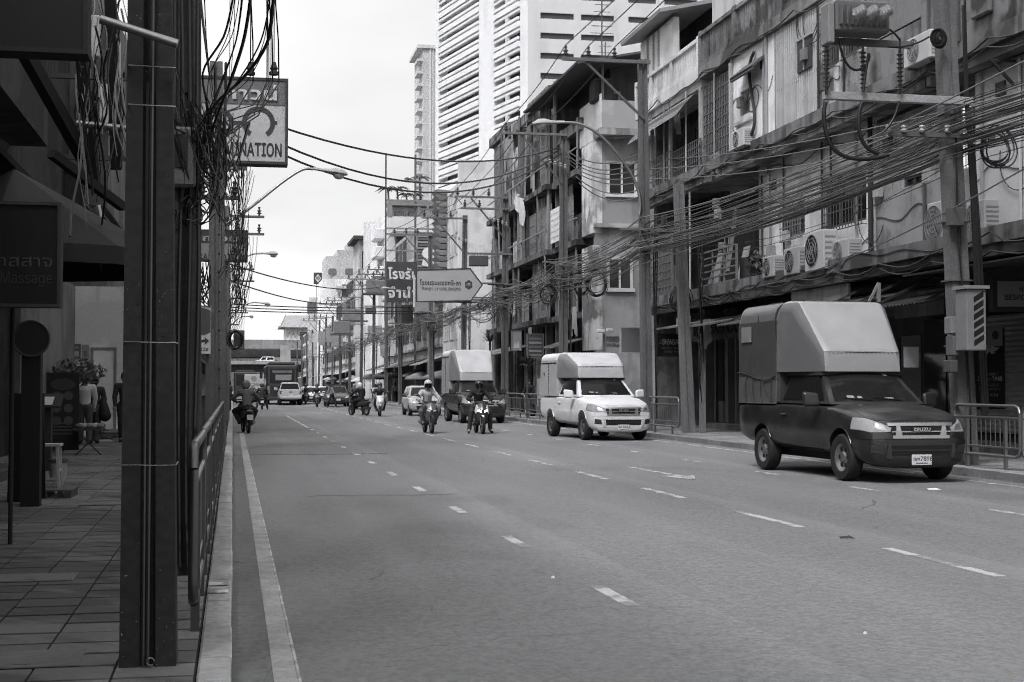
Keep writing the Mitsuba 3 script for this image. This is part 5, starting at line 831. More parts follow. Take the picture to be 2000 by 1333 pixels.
face('right_core', C0, dr_, .7, LR, 0, TOP - .5, -.7, 6, .3)
t2 = thing('tower_block', 'slim grey tower behind the white one, with thin balcony lips on its edge', 'tower'); YT = 340
a_, b_ = at(826, 95, Y=YT), at(858, 95, Y=YT)
add('shaft', M().box(a_[0], b_[0] + 6, YT, YT + 16, 0, a_[2]), 'far_plaster', .50, .1, parent=t2); add('roof_slab', M().box(a_[0] - 1.4, b_[0] + 6, YT - .6, YT + 16, a_[2], a_[2] + .8), 'far_plaster', .6, .1, parent=t2)
add('rib', M().box(a_[0] + 1.6, a_[0] + 2.0, YT - .3, YT, 0, a_[2]).box(a_[0] + 2.4, a_[0] + 2.6, YT - .3, YT, 0, a_[2]), 'far_plaster', .6, .1, parent=t2)
for i in range(26): z = a_[2] - 3.05 * (i + 1); add('balcony', M().box(a_[0] - 1.3, a_[0] + .001, YT + .2, YT + 6, z, z + .7), 'far_plaster', .55, .1, parent=t2); add('floor_line', M().box(a_[0] + .01, b_[0] + 6, YT - .06, YT - .001, z - .1, z + .12), 'far_plaster', .6, .1, parent=t2)

k = front_sign('hanging_sign', 'grey hanging sign by the dark row, left of the dark multi-line board', 'sign', 999, 646, 1019, 686, 62, tone=.22, rim=.12, rimw=.04, depth=.12); a_, b_ = at(1003, 680, Y=61.98), at(1015, 668, Y=61.98)
add('scrawl', M().ext(Polygon([(a_[0], a_[2]), (a_[0] + .06, b_[2]), ((a_[0] + b_[0]) / 2, a_[2] + .1), (b_[0] - .05, b_[2] + .05), (b_[0], a_[2])]), .004, RXZ, (0, 61.988, 0)), 'matte', .45, .2, parent=k)
k = front_sign('menu_sign', 'dark multi-line board at the foot of the dark row behind the railing', 'sign', 1029, 652, 1062, 700, 60, tone=.05, rim=.12, rimw=.04, depth=.12)
for i in range(5): a_, b_ = at(1033, 664 + i * 8, Y=59.98), at(1058, 660 + i * 8, Y=59.98); add('text_line', M().box(a_[0], b_[0], 59.98, 59.988, a_[2], b_[2]), 'matte', (.14, .22, .12, .2, .16)[i], .6, parent=k)
def spiky(label, p, r, n, seed):
    g = np.random.default_rng(seed); k = thing('spiky_plant', label, 'plant'); m = M()
    for i in range(n):
        a, e = g.uniform(0, 6.28), g.uniform(.15, 1.4); d = np.array([math.cos(a) * math.cos(e), math.sin(a) * math.cos(e), math.sin(e)]); s_ = np.cross(d, [0, 0, 1]); s_ /= np.linalg.norm(s_); L = r * g.uniform(.7, 1.1); t = p + d * L - np.array([0, 0, .25 * L])
        m.raw([p - s_ * .03, p + s_ * .03, p + d * L * .5 + s_ * .035, t, p + d * L * .5 - s_ * .035], [[0, 1, 2], [0, 2, 4], [4, 2, 3]])
    add('leaves', m, 'leaf', .05, .2, parent=k); add('stem', M().tube([[p[0], p[1], WALK], p], .05, 6), 'matte', .08, .3, parent=k)
spiky('spiky plant on the wall beside the pale wind cap of the dark pickup', at(957, 668, Y=66), .9, 40, 4)
spiky('spiky plant above the parked small truck behind the railing', at(1030, 715, Y=60), .8, 46, 5)
# ------------------------------------------------------------------ poles, cables, lamps, road signs, railings
def pole_mesh(h, w0, w1, d0, d1, lean=(0, 0), groove=.05, gw=.28):
    """A tapered concrete pole with a groove down the two faces across the street; z from 0."""
    def sec(w, d, z, o): 
        g = min(groove, d * .25); k = w * gw / 2
        p = [(-w / 2, -d / 2), (-k, -d / 2), (-k * .8, -d / 2 + g), (k * .8, -d / 2 + g), (k, -d / 2), (w / 2, -d / 2), (w / 2, d / 2), (k, d / 2), (k * .8, d / 2 - g), (-k * .8, d / 2 - g), (-k, d / 2), (-w / 2, d / 2)]
        return [(x + o[0], y + o[1], z) for x, y in p]
    v = sec(w0, d0, 0, (0, 0)) + sec(w1, d1, h, lean); i = np.arange(12); j = (i + 1) % 12
    m = M().raw(v, np.stack([i, j, j + 12, i + 12], 1)); c = m.raw([[lean[0], lean[1], h]] + [tuple(q) for q in sec(w1, d1, h, lean)], np.stack([np.zeros(12, int), i + 1, j + 1], 1))
    return m
def pole(label, x, y, h, w0=.3, w1=.2, lean=(0, 0), tone=.2, group=None, z=WALK, dirt=.3):
    k = thing('utility_pole', label, 'utility pole', group)
    add('shaft', pole_mesh(h, w0, w1, w0 * .85, w1 * .85, lean), 'concrete', tone, dirt, T=mat4((x, y, z)), parent=k); return k
INS = [(0, 0), (.04, 0), (.04, .06), (.1, .08), (.1, .1), (.05, .12), (.05, .16), (.09, .18), (.09, .2), (.04, .22), (.03, .28), (.05, .3), (.05, .34), (0, .36)]
def crossarm(p, x0, x1, y, z, tone=.13, ins=(), h=.1, d=.08, brace=None):
    add('crossarm', M().box(x0, x1, y - d / 2, y + d / 2, z - h / 2, z + h / 2, c=.008), 'concrete', tone, .2, parent=p)
    for x in ins: add('insulator', M().lathe(INS, 10, o=(x, y, z + h / 2)), 'satin', .05, .1, parent=p, smooth=40)
    if brace: add('brace', M().bar((brace[0], y + .06, z - .06), (brace[1], y + .06, z - brace[2]), .07), 'matte', tone * .8, .2, parent=p)
PX = 12.7
# transformer pole (P1)
b1 = at(1884, 900, Z=WALK); b1 = np.array([PX, at(1886, 850, X=PX)[1], WALK]); Y1 = b1[1]
t1 = at(1843, 0, Y=Y1); lean1 = ((t1[0] - b1[0]) * 10.6 / (t1[2] - WALK), 0)
p1 = pole('tall leaning concrete pole carrying the transformer beside the black pickup', b1[0], Y1, 10.6, .35, .28, lean1, .13)
p1x = lambda z: b1[0] + lean1[0] * (z - WALK) / 10.6
za_ = at(1750, 193, Y=Y1 - .3)[2]
xl_ = at(1608, 193, Y=Y1 - .3)[0]; xr_ = at(1888, 193, Y=Y1 - .3)[0]
add('crossarm', M().box(xl_, xr_ + .1, Y1 - .36, Y1 - .24, za_ - .07, za_ + .07, c=.01), 'concrete', .28, .3, parent=p1)
z2_ = at(1820, 264, Y=Y1 - .3)[2]; add('crossarm', M().box(at(1722, 264, Y=Y1)[0], at(1925, 264, Y=Y1)[0], Y1 - .33, Y1 - .25, z2_ - .04, z2_ + .04), 'matte', .1, .2, parent=p1)
for px in (1735, 1765, 1800, 1850, 1880): q = at(px, 262, Y=Y1 - .35); add('spool_insulator', M().lathe([(0, 0), (.04, 0), (.055, .03), (.03, .06), (.055, .09), (.04, .12), (0, .12)], 8, o=(q[0], Y1 - .36, q[2] + .03)), 'satin', .35, .1, parent=p1)
for px in (1614, 1686, 1758):
    q = at(px, 185, Y=Y1 - .42); prof = [(.02, 0)]
    for i in range(9): prof += [(.03, .04 + i * .075), (.062, .06 + i * .075), (.03, .085 + i * .075)]
    add('cable_termination', M().lathe(prof + [(.02, .8), (0, .82)], 10, o=(q[0], Y1 - .42, za_ + .08)), 'satin', .04, .1, parent=p1)
LOOPS = ((((1612, 200), (1612, 255), (1632, 295), (1690, 311), (1735, 303)), .05), (((1684, 200), (1678, 255), (1690, 285), (1716, 300)), .045), (((1756, 198), (1748, 225), (1728, 256)), .03), (((1642, 75), (1650, 118), (1670, 137), (1690, 128), (1697, 105)), .03),
         (((1614, 105), (1613, 140), (1614, 185)), .03), (((1697, 105), (1690, 145), (1686, 180)), .035), (((1758, 75), (1757, 120), (1758, 180)), .02), (((1705, 52), (1740, 60), (1758, 80)), .025), (((1735, 92), (1780, 88), (1815, 72)), .022))
for pts, r in LOOPS: add('jumper_cable', M().tube(arc([at(*q, Y=Y1 - .45) for q in pts], 8), r * .75, 7), 'satin', .012, .1, parent=p1, smooth=60)
cl = M()
for i in range(9):
    q = at(1832, 76, Y=Y1 - .32); a = np.linspace(0, 2 * np.pi, 25); r = .03 + .012 * i + .01 * rng.random(); cl.tube(np.c_[q[0] + r * np.cos(a) + .02 * rng.normal(), a * 0 + q[1] - .06 * rng.random(), q[2] + r * 1.25 * np.sin(a)], .02, 5, caps=False)
add('cable_coil', cl, 'matte', .01, .2, parent=p1)
for dx, r, zz in ((.20, .03, 8.2), (.26, .035, 6.3), (.23, .025, 9.5), (-.05, .02, 6.0), (.31, .03, 5.6)):
    pts = [(p1x(z) + dx + .02 * math.sin(z * 1.3 + dx * 9), Y1 - .28 - .03 * math.sin(z), z) for z in np.linspace(.4 + dx * 2, zz, 12)]; add('riser_cable', M().tube(arc(pts, 2), r, 6), 'satin', .02, .2, parent=p1)
for z in (2.2, 3.35, 4.4): add('band', M().box(p1x(z) - .215, p1x(z) + .215, Y1 - .19, Y1 + .19, z, z + .025), 'metal', .3, .2, parent=p1)
q = at(1862, 424, Y=Y1 - .3); add('junction_box', M().box(q[0] - .10, q[0] + .16, Y1 - .4, Y1 - .2, q[2] - .16, q[2] + .16, c=.01), 'matte', .09, .3, parent=p1)
for px, py, w, h, tn in ((1858, 636, .14, .3, .2), (1862, 676, .16, .34, .12), (1856, 716, .14, .22, .08)):
    q = at(px, py, Y=Y1 - .35); add('meter_box', M().box(q[0] - w / 2, q[0] + w / 2, Y1 - .5, Y1 - .22, q[2] - h / 2, q[2] + h / 2, c=.015), 'matte', tn, .5, parent=p1)
k = thing('transformer', 'finned transformer with three pale bushings hung high on the leaning pole', 'transformer'); q0, q1 = at(1622, 78, Y=Y1 - .5), at(1738, 12, Y=Y1 - .5)
add('tank', M().box(q0[0], q1[0] - .12, Y1 - .75, Y1 - .3, q0[2] + .1, q1[2], c=.03), 'matte', .13, .4, parent=k)
fm = M()
for i in range(9): fm.box(q0[0] + .05 + i * .1, q0[0] + .08 + i * .1, Y1 - .84, Y1 - .751, q0[2] + .2, q1[2] - .1)
add('fins', fm, 'matte', .12, .3, parent=k); add('support', M().box(q0[0], q1[0] + .5, Y1 - .3, Y1 - .22, q0[2] - .02, q0[2] + .095), 'matte', .12, .3, parent=k)
add('side_cover', M().box(q0[0] - .12, q0[0] - .002, Y1 - .7, Y1 - .35, q0[2] - .1, q1[2] - .05, c=.02), 'matte', .22, .4, parent=k)
for px in (1668, 1693, 1718):
    q = at(px, 30, Y=Y1 - .98); R = np.array([[0, 0, 1.], [0, 1, 0], [-1, 0, 0]]); prof = [(.02, -.02)]
    for i in range(4): prof += [(.05, .02 + i * .055), (.105, .035 + i * .055), (.05, .06 + i * .055)]
    add('bushing', M().lathe(prof + [(.0, .26)], 14, R=rotz(.0) @ np.array([[.5, 0, .866], [0, 1, 0], [-.866, 0, .5]]), o=q), 'satin', .42, .1, parent=k, smooth=50)
k = thing('striped_box', 'white upright electric box with slanting black stripes hung beside the transformer pole', 'box'); q0, q1 = at(1889, 685, Y=Y1 - .9), at(1926, 565, Y=Y1 - .9)
add('case', M().box(q0[0], q1[0], Y1 - .9, Y1 - .5, q0[2], q1[2], c=.015), 'matte', .2, .4, parent=k); add('lid', M().box(q0[0] - .04, q1[0] + .04, Y1 - .95, Y1 - .47, q1[2] + .002, q1[2] + .06), 'matte', .22, .3, parent=k)
for i in range(6):
    z = q0[2] + .12 + i * (q1[2] - q0[2] - .25) / 5.4; xm = (q0[0] + q1[0]) / 2 + .04; sl = .11
    add('stripe', M().quad([xm - .09, Y1 - .905, z - .05], [xm + .09, Y1 - .905, z - .05 + sl], [xm + .09, Y1 - .905, z + .05 + sl], [xm - .09, Y1 - .905, z + .05], .003), 'matte', .01, .1, parent=k)
# lone pole without arms (P2), pole with top arm (P3), and on down the street
b2 = at(1345, 845, Z=WALK); t2_ = at(1325, 360, Y=b2[1]); p2 = pole('shorter bare concrete pole beside the dark SHABA signboard', b2[0], b2[1], t2_[2] - WALK, .34, .27, (t2_[0] - b2[0], 0), .15)
add('stub_post', M().box(b2[0] + .26, b2[0] + .42, b2[1] - .35, b2[1] - .2, WALK, at(1350, 682, Y=b2[1])[2]), 'concrete', .16, .3, parent=p2)
for i in range(5): add('tied_cable', M().tube(arc([(b2[0] + .25 + .05 * math.sin(z * 2 + i), b2[1] - .35 - .05 * i, z) for z in np.linspace(1 + .4 * i, 6, 7)], 3), .018, 5), 'satin', .02, parent=p2)
POLES = []
YS_P = [42.5, 54.3, 66.6, 79, 92, 109.5, 120, 131, 144, 158, 172, 186, 200, 216, 232, 250, 270, 290]
ZT = at(1265, 118, Y=42.5)[2]
WORDS = {0: 'tall concrete pole with a long top crossarm of three insulators behind the white pickup', 1: 'concrete pole behind the street lamp head, wires fanning from its top', 2: 'concrete pole holding the arrow sign, with stacked crossarms', 5: 'pole in front of the pawn shop sign with a small lamp'}
for i, y in enumerate(YS_P):
    w = .33 if i < 3 else .3; h = (ZT - WALK) if i == 0 else 11.0 + .5 * math.sin(i * 2.1)
    ln = ((-.12, .02, .05, .1, -.1)[i % 5], 0)
    k = pole(WORDS.get(i, ('fourth', 'fifth', '', 'seventh', 'eighth', 'ninth', 'tenth', 'eleventh', 'twelfth', 'thirteenth', 'fourteenth', 'fifteenth', 'sixteenth', 'seventeenth', 'eighteenth', 'last')[i - 3] + ' concrete pole of the right-hand row counting from the white pickup'), PX - (.0 if i else .1), y, h, w, .26, ln, .115, None if i in WORDS else 'poles down the right-hand kerb'); zt = WALK + h; tx = PX + ln[0]
    if i == 0: crossarm(k, tx - 2.72, tx + .1, y - .2, zt - .12, .14, (tx - 2.6, tx - 1.88, tx - 1.05), brace=(tx - 1.95, tx - .1, 1.75), h=.11)
    else:
        crossarm(k, tx - 2.5, tx + .1, y - .2, zt - .2, .16, (tx - 2.35, tx - 1.6, tx - .85), brace=(tx - 1.7, tx - .1, 1.9))
        if i in (2, 5, 7, 9): crossarm(k, tx - 2.2, tx + .1, y - .2, zt - .75, .17, (tx - 2.0, tx - 1.3))
    crossarm(k, tx - .9, tx + .9, y - .2, 6.35, .13, (), .08); crossarm(k, tx - .7, tx + .7, y - .2, 5.85, .13, (), .07)
    if i in (1, 2, 3, 5, 6):
        for j in range(5): q = tx - .8 + .2 * j; add('spool_insulator', M().lathe([(0, 0), (.05, 0), (.07, .04), (.04, .08), (.07, .12), (.05, .16), (0, .16)], 8, o=(q, y - .3, zt - 1.3 - .06 * j)), 'satin', .3, .1, parent=k)
    if i in (2, 6, 8): crossarm(k, tx - 1.9, tx + .3, y - .2, zt - 2.9, .15, (), .1); add('switch_box', M().box(tx - 1.8, tx - .9, y - .4, y - .1, zt - 3.5, zt - 3.0, c=.03), 'matte', .09, .3, parent=k)
    for j in range(3): add('riser_cable', M().tube(arc([(tx + .2 + .03 * j + .03 * math.sin(z + j), y - .25, z) for z in np.linspace(.5, 6.2, 5)], 2), .022, 5), 'satin', .02, parent=k)
    POLES.append((tx, y, zt))
# high wires along the top arms
GH = 'three high wires on the pole tops'
prev = (PX - .3, Y1 - 14, 12.6)
for j, dx in enumerate((-2.6, -1.88, -1.05)):
    dxr = (-2.35, -1.6, -.85)[j]; pts = []
    nodes = [(PX + lean1[0] + dx * .6 - .3, Y1 - 2, ZT + .75 + .1 * j)] + [(t_ + (dx if n_ == 0 else dxr), y_ - .2, z_ - (.05 if n_ == 0 else .15) + .36) for n_, (t_, y_, z_) in enumerate(POLES)]
    for a_, b_ in zip(nodes[:-1], nodes[1:]): pts.append(sag(a_, b_, .18, 9)[:-1])
    k = thing('high_wire', ('outermost of the three high wires over the street side of the pole tops', 'middle one of the three high wires on the pole tops', 'innermost of the three high wires, nearest to the pole heads')[j], 'wire', GH)
    add('strand', M().tube(np.vstack(pts), .016, 5), 'matte', .05, .1, parent=k)
# the thick bundle of telecom cables at first floor height, cable by cable
GC = 'telecom cables in the sagging bundle along the right-hand poles'
nodes0 = [(PX - .2, -16, 0), (PX - .1, Y1 - .35, 0)] + [(t_, y_ - .25, 0) for t_, y_, z_ in POLES[:12]]
for c_ in range(50):
    g = np.random.default_rng(100 + c_); dx, z0 = g.uniform(-.5, .2), g.uniform(5.55, 6.35); last = 13 if c_ % 3 else g.integers(3, 12); pts = []
    off = [(dx + g.normal() * (.07 if i_ < 2 else .16), z0 + g.normal() * (.12 if i_ < 2 else .24) - (.0 if i_ < 3 else .1)) for i_, _ in enumerate(nodes0)]
    for q in range(last):
        a_, b_ = nodes0[q], nodes0[q + 1]
        A = np.array([a_[0] + off[q][0], a_[1], off[q][1]]); B = np.array([b_[0] + off[q + 1][0], b_[1], off[q + 1][1]]); s = abs(g.normal() * .14) + .12 + (.45 if g.random() < .06 else 0)
        pts.append(sag(A, B, s, 11)[:-1])
    k = thing('overhead_cable', 'black telecom cable, one of the many in the sagging bundle on the right', 'cable', GC)
    add('sheath', M().tube(np.vstack(pts), g.choice([.008, .012, .016, .026], p=[.4, .35, .17, .08]), 5), 'satin', g.choice([.02, .05, .13], p=[.5, .3, .2]), .2, parent=k)
# lines from the transformer pole to the balcony end, in front of the facade
for i, (pa, pb, Ya, Yb) in enumerate((((2000, 120), (1250, 452), 18, 50), ((2000, 180), (1275, 312), 22, 47), ((2000, 205), (1260, 330), 22, 47), ((1990, 240), (1260, 350), 22, 47), ((2000, 330), (1480, 560), 20, 36))):
    A, B = at(*pa, Y=Ya), at(*pb, Y=Yb); A[0] = min(A[0], 13.2)
    k = thing('service_line', ('single pale line crossing the upper facade from the right edge down to the second pole', 'topmost of three thin lines to the caged balcony', 'middle of three thin lines to the caged balcony', 'lowest of three thin lines to the caged balcony', 'lone service line dropping to the first floor ledge by the air conditioners')[i], 'cable')
    add('sheath', M().tube(sag(A, B, .25, 14), .014, 5), 'satin', .14, .2, parent=k)
# loops and coils of spare cable on the poles
def coil(c, r, n, label, tone=.015, ax='y', wr=.015, seed=1):
    g = np.random.default_rng(seed); k = thing('cable_coil', label, 'cable coil'); m = M(); a = np.linspace(0, 2 * np.pi, 27)
    for _ in range(n):
        rr = r * g.uniform(.82, 1.1); o = np.asarray(c) + g.normal(size=3) * r * .12; e = g.uniform(1.0, 1.35)
        m.tube(np.c_[o[0] + rr * np.cos(a), o[1] + .04 * np.sin(a * 2), o[2] + rr * e * np.sin(a)], wr, 5, caps=False)
    add('loops', m, 'satin', tone, .2, parent=k)
for i, (px, py, Y, r, n, l) in enumerate(((1070, 575, 54, .3, 6, 'hanging coil of spare cable on the bundle near the second pole'), (1165, 555, 50, .35, 7, 'big loose coil below the bundle left of the lower white framed window'), (1135, 560, 52, .25, 6, 'tangled cable coil left of the big loose one'), (943, 595, 70, .22, 5, 'small cable coil hanging just under the arrow sign'), (1330, 585, 41, .3, 5, 'coil tied to the bare pole beside the caged balcony'), (845, 640, 92, .3, 5, 'coil hanging left of the canopy of the dark distant pickup'), (1945, 290, 23, .3, 6, 'coil hanging from the cables right of the transformer pole'), (810, 600, 104, .4, 5, 'coil under the pawn shop sign'))):
    coil(at(px, py, Y=Y), r, n, l, seed=i)
g = np.random.default_rng(12); m = M()
for i in range(90):
    y = g.choice([54, 66.4, 79, 92, 105]) + g.uniform(-2.5, 2.5); c = np.array([PX + g.uniform(-.7, .6), y, g.uniform(5.1, 6.1)]); L = g.uniform(.4, 1.8)
    m.tube(arc([c, c + [g.normal() * .2, L * .5, -g.uniform(.2, .9)], c + [g.normal() * .2, L, g.uniform(-.2, .2)]], 5), .012, 4)
add('cable_tangle', m, 'satin', .03, .2, kind='stuff', label='loose ends and drooping loops of cable among the right-hand poles'); lab('cable_tangle', cat='cable')
# cables across the street
for i, (pa, pb, Ya, Yb, s) in enumerate((((430, 205, ), (1092, 289), 34, 54.2, .9), ((430, 222), (1094, 292), 34, 54.2, 1.5), ((430, 240), (1096, 300), 34, 54.2, 1.6), ((440, 600), (1000, 603), 95, 105, .25), ((440, 606), (1000, 609), 95, 105, .2), ((440, 594), (820, 600), 95, 105, .15), ((440, 513), (745, 560), 60, 118, .6), ((440, 545), (700, 585), 60, 140, .7))):
    k = thing('crossing_cable', ('uppermost of the three cables swung across the street', 'middle of the three cables swung across the street', 'lowest of the three cables swung across the street', 'upper straight cable crossing far down the street', 'lower straight cable crossing far down the street', 'shortest straight cable crossing far down the street', 'slack thin cable crossing in the sky under the bank sign height', 'second slack thin cable crossing in the sky')[i], 'cable')
    add('sheath', M().tube(sag(at(*pa, Y=Ya), at(*pb, Y=Yb), s, 20), .03 if i < 3 else .035, 5), 'satin', .02, .1, parent=k)
# fan of wires on the pole behind the lamp
g = np.random.default_rng(5)
for i in range(7):
    A = at(1095 + i * 6, 285 + 12 * i, Y=54); B = at(1250, 300 + 14 * i, Y=43.2); k = thing('service_wire', 'dark wire fanning between the two poles behind the street lamp', 'wire', 'wires fanning behind the street lamp'); add('sheath', M().tube(sag(A, B, .25 + .3 * g.random(), 12), .022, 5), 'satin', .02, parent=k)

# street lamps
def lamp(label, base, pts, head, tail, r=.035, tone=.35, group=None, sc=1.0):
    """An arm through the points and a cobra head from tail to head."""
    k = thing('street_lamp', label, 'street lamp', group); add('arm', M().tube(arc([base] + list(pts) + [tail], 8), r, 8), 'metal', .4, .4, parent=k, smooth=60)
    d = np.asarray(head) - tail; L = np.linalg.norm(d); d /= L; x = d; y = np.array([-d[1], d[0], 0]); y /= np.linalg.norm(y); z = np.cross(x, y); R = np.stack([x, y, z], 1)
    st = [(0, .05, .05), (.3, .09, .06), (.45, .10, .08), (.62, .17, .12), (.85, .18, .12), (1.0, .08, .05)]; n = 14; a = np.arange(n) * 2 * np.pi / n; V = []
    for t, w, h in st: V.append(np.c_[np.full(n, t * L), w * sc * np.cos(a), h * sc * np.where(np.sin(a) > 0, np.sin(a), .35 * np.sin(a))])
    i = np.arange(n); j = (i + 1) % n; fs = np.vstack([np.stack([q * n + i, q * n + j, (q + 1) * n + j, (q + 1) * n + i], 1) for q in range(len(st) - 1)]); V = np.vstack(V)
    m = M().raw(V, fs, R, tail); m.raw(np.vstack([V[:n], [[0, 0, 0]]]), np.stack([j, i, i * 0 + n], 1), R, tail).raw(np.vstack([V[-n:], [[L * 1.02, 0, 0]]]), np.stack([i, j, i * 0 + n], 1), R, tail)
    add('housing', m, 'matte', tone, .3, parent=k, smooth=50)
    add('lens', M().lathe([(0, -.11 * sc), (.07 * sc, -.1 * sc), (.12 * sc, -.06 * sc), (.14 * sc, 0)], 14, R=R, o=tail + d * L * .75 - z * .03), 'glass', .55, .1, parent=k, smooth=60); return k
YL = 42.3
lamp('big street lamp head on a long curved arm in front of the dark row', at(1249, 420, Y=YL), [at(1244, 365, Y=YL), at(1205, 300, Y=YL), at(1150, 250, Y=YL)], at(1042, 243, Y=YL), at(1102, 240, Y=YL), .045, .42, sc=1.25)
YL = 34
lamp('nearest street lamp on the left, on a long sloping arm', at(436, 440, Y=YL), [at(470, 420, Y=YL), at(575, 340, Y=YL), at(590, 332, Y=YL)], at(678, 342, Y=YL), at(612, 331, Y=YL), .035, .38)
YL = 58; lamp('second street lamp on the left, smaller, arm from behind the tangle', at(445, 540, Y=YL), [at(468, 512, Y=YL), at(490, 498, Y=YL)], at(543, 497, Y=YL), at(508, 496, Y=YL), .035, .38)
YL = 84; lamp('third street lamp on the left, low over the flyover\'s edge', at(442, 640, Y=YL), [at(465, 605, Y=YL), at(490, 592, Y=YL)], at(528, 596, Y=YL), at(506, 592, Y=YL), .035, .3)
YL = 120; lamp('fourth and smallest street lamp on the left', at(444, 640, Y=YL), [at(460, 628, Y=YL), at(470, 620, Y=YL)], at(495, 619, Y=YL), at(480, 619, Y=YL), .035, .3)
YL = 104.6; lamp('small street lamp in front of the pawn shop sign', at(795, 590, Y=YL), [at(785, 568, Y=YL), at(770, 565, Y=YL)], at(747, 563, Y=YL), at(764, 564, Y=YL), .035, .45)
YL = 80; lamp('small street lamp with its dark arm against the sky by the slim tower', at(850, 365, Y=YL), [at(830, 357, Y=YL)], at(790, 350, Y=YL), at(808, 353, Y=YL), .03, .1)
# hotel arrow sign
k = thing('arrow_sign', 'large pale arrow-shaped hotel sign with dark border pointing right over the street', 'sign'); YA = 66.2
O_ = at(812, 590, Y=YA); u_ = lambda px, py: (at(px, py, Y=YA)[0], at(px, py, Y=YA)[2])
outer = Polygon([u_(812, 527), u_(918, 524), u_(943, 557), u_(920, 589), u_(812, 591)]); inner = outer.buffer(-.06)
add('panel', M().ext(inner, .06, RXZ, (0, YA, 0)), 'matte', .40, .2, parent=k); add('border', M().ext(outer.difference(outer.buffer(-.05)), .12, RXZ, (0, YA + .03, 0)), 'matte', .06, .2, parent=k)
add('edge_strip', M().box(u_(811, 0)[0] - .06, u_(811, 0)[0], YA - .1, YA + .1, u_(0, 592)[1], u_(0, 526)[1]), 'matte', .55, .2, parent=k)
letters(k, 'โรงแรมแชงกรี-ลา', 820, 557, 9, YA - .06, .05, True, wpx=80); letters(k, 'Shangri-La hotel, Bangkok', 823, 567, 7, YA - .06, .06, wpx=77)
ex, ez = u_(915, 557); sh_ = Polygon([(ex + .19 * math.cos(a), ez + (.24 if abs(math.sin(a)) > .9 else .2) * math.sin(a)) for a in np.arange(6) * np.pi / 3 + np.pi / 6])
sh_ = sh_.union(sbox(ex - .17, ez - .15, ex + .17, ez + .15)); sh_ = sh_.difference(sbox(ex - .1, ez - .02, ex + .1, ez + .02)).difference(Polygon([(ex - .09, ez + .04), (ex, ez + .11), (ex + .09, ez + .04)]))
add('emblem', M().ext(sh_, .006, RXZ, (0, YA - .064, 0)), 'matte', .06, .1, parent=k)
add('bracket', M().bar((u_(860, 0)[0], YA + .1, u_(0, 540)[1]), (12.6, YA + .1, u_(0, 540)[1]), .07).bar((u_(860, 0)[0], YA + .101, u_(0, 580)[1]), (12.6, YA + .101, u_(0, 580)[1]), .07), 'matte', .12, parent=k)
# railings: bent tube frames with upright bars
def railing(label, x, y0, y1, group, tone=.5, h=1.05, z=WALK, bars=13, mid=True):
    k = thing('railing', label, 'railing', group); r = .028; lo, c = z + .22, .12
    pts = [(x, y0, lo + .0), (x, y0, z + h - c), (x, y0 + c * .3, z + h - c * .3), (x, y0 + c, z + h), (x, y1 - c, z + h), (x, y1 - c * .3, z + h - c * .3), (x, y1, z + h - c), (x, y1, lo + c), (x, y1 - c * .3, lo + c * .3), (x, y1 - c, lo), (x, y0 + c, lo), (x, y0 + c * .3, lo + c * .3), (x, y0, lo + c)]
    add('frame', M().tube(pts[1:] + [pts[1]], r, 8), 'metal', tone, .3, parent=k, smooth=60)
    add('rail', M().tube([(x, y0, z + h - .2), (x, y1, z + h - .2)], .02, 6).tube([(x, y0, lo + .14), (x, y1, lo + .14)], .018, 6), 'metal', tone, .3, parent=k)
    b = M()
    for y in np.linspace(y0, y1, bars + 2)[1:-1]: b.tube([(x, y, lo + .14), (x, y, z + h - .2)], .010, 5)
    add('bars', b, 'metal', tone * .8, .3, parent=k)
    for y in (y0 + .35 * (y1 - y0) * .6, y1 - .35 * (y1 - y0) * .6): add('leg', M().box(x - .025, x + .025, y - .025, y + .025, z, z + h - .21), 'metal', tone * .8, .3, parent=k)
RX = 12.45
for i, (pl, pr, l) in enumerate(((1864, 1992, 'bent tube railing at the right edge beside the black pickup'), (1998, 2160, 'railing cut off by the right edge of the photo'), (1268, 1326, 'railing between the white pickup and the bare pole'), (988, 1024, 'railing just left of the white pickup, farther panel'), (1026, 1062, 'railing just left of the white pickup, nearer panel'))):
    railing(l, RX, at(pr, 800, X=RX)[1], at(pl, 800, X=RX)[1], 'railings on the right-hand kerb', .34)
for i in range(9):
    y = 7.72 + i * 2.42
    railing(('nearest railing on the left kerb, its end post by the big pole', 'second railing on the left kerb')[i] if i < 2 else ('third', 'fourth', 'fifth', 'sixth', 'seventh', 'eighth', 'last and farthest')[i - 2] + ' bent tube railing along the left kerb counting from the camera', -.2, y, y + 2.36, 'railings along the left kerb' if i > 1 else None, .14, bars=14)
# ------------------------------------------------------------------ left pavement: dark shopfronts, canopies, poles, tangle, signs
lf = thing('shophouse', 'dark shopfront building along the left pavement under deep canopies', 'shophouse')
XF = -3.6
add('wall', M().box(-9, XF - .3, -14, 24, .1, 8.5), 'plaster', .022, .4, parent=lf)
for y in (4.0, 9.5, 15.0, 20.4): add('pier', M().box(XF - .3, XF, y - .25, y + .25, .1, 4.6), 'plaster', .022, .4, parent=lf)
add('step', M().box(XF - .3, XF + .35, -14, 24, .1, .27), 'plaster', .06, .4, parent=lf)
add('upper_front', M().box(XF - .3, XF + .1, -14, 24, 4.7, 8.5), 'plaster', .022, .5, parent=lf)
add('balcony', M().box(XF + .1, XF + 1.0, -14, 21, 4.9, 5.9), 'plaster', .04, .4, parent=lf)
add('canopy', M().quad([-1.7, -14, 3.35], [-1.7, 10.0, 3.35], [XF, 10.0, 3.95], [XF, -14, 3.95], .05), 'matte', .012, .3, parent=lf)
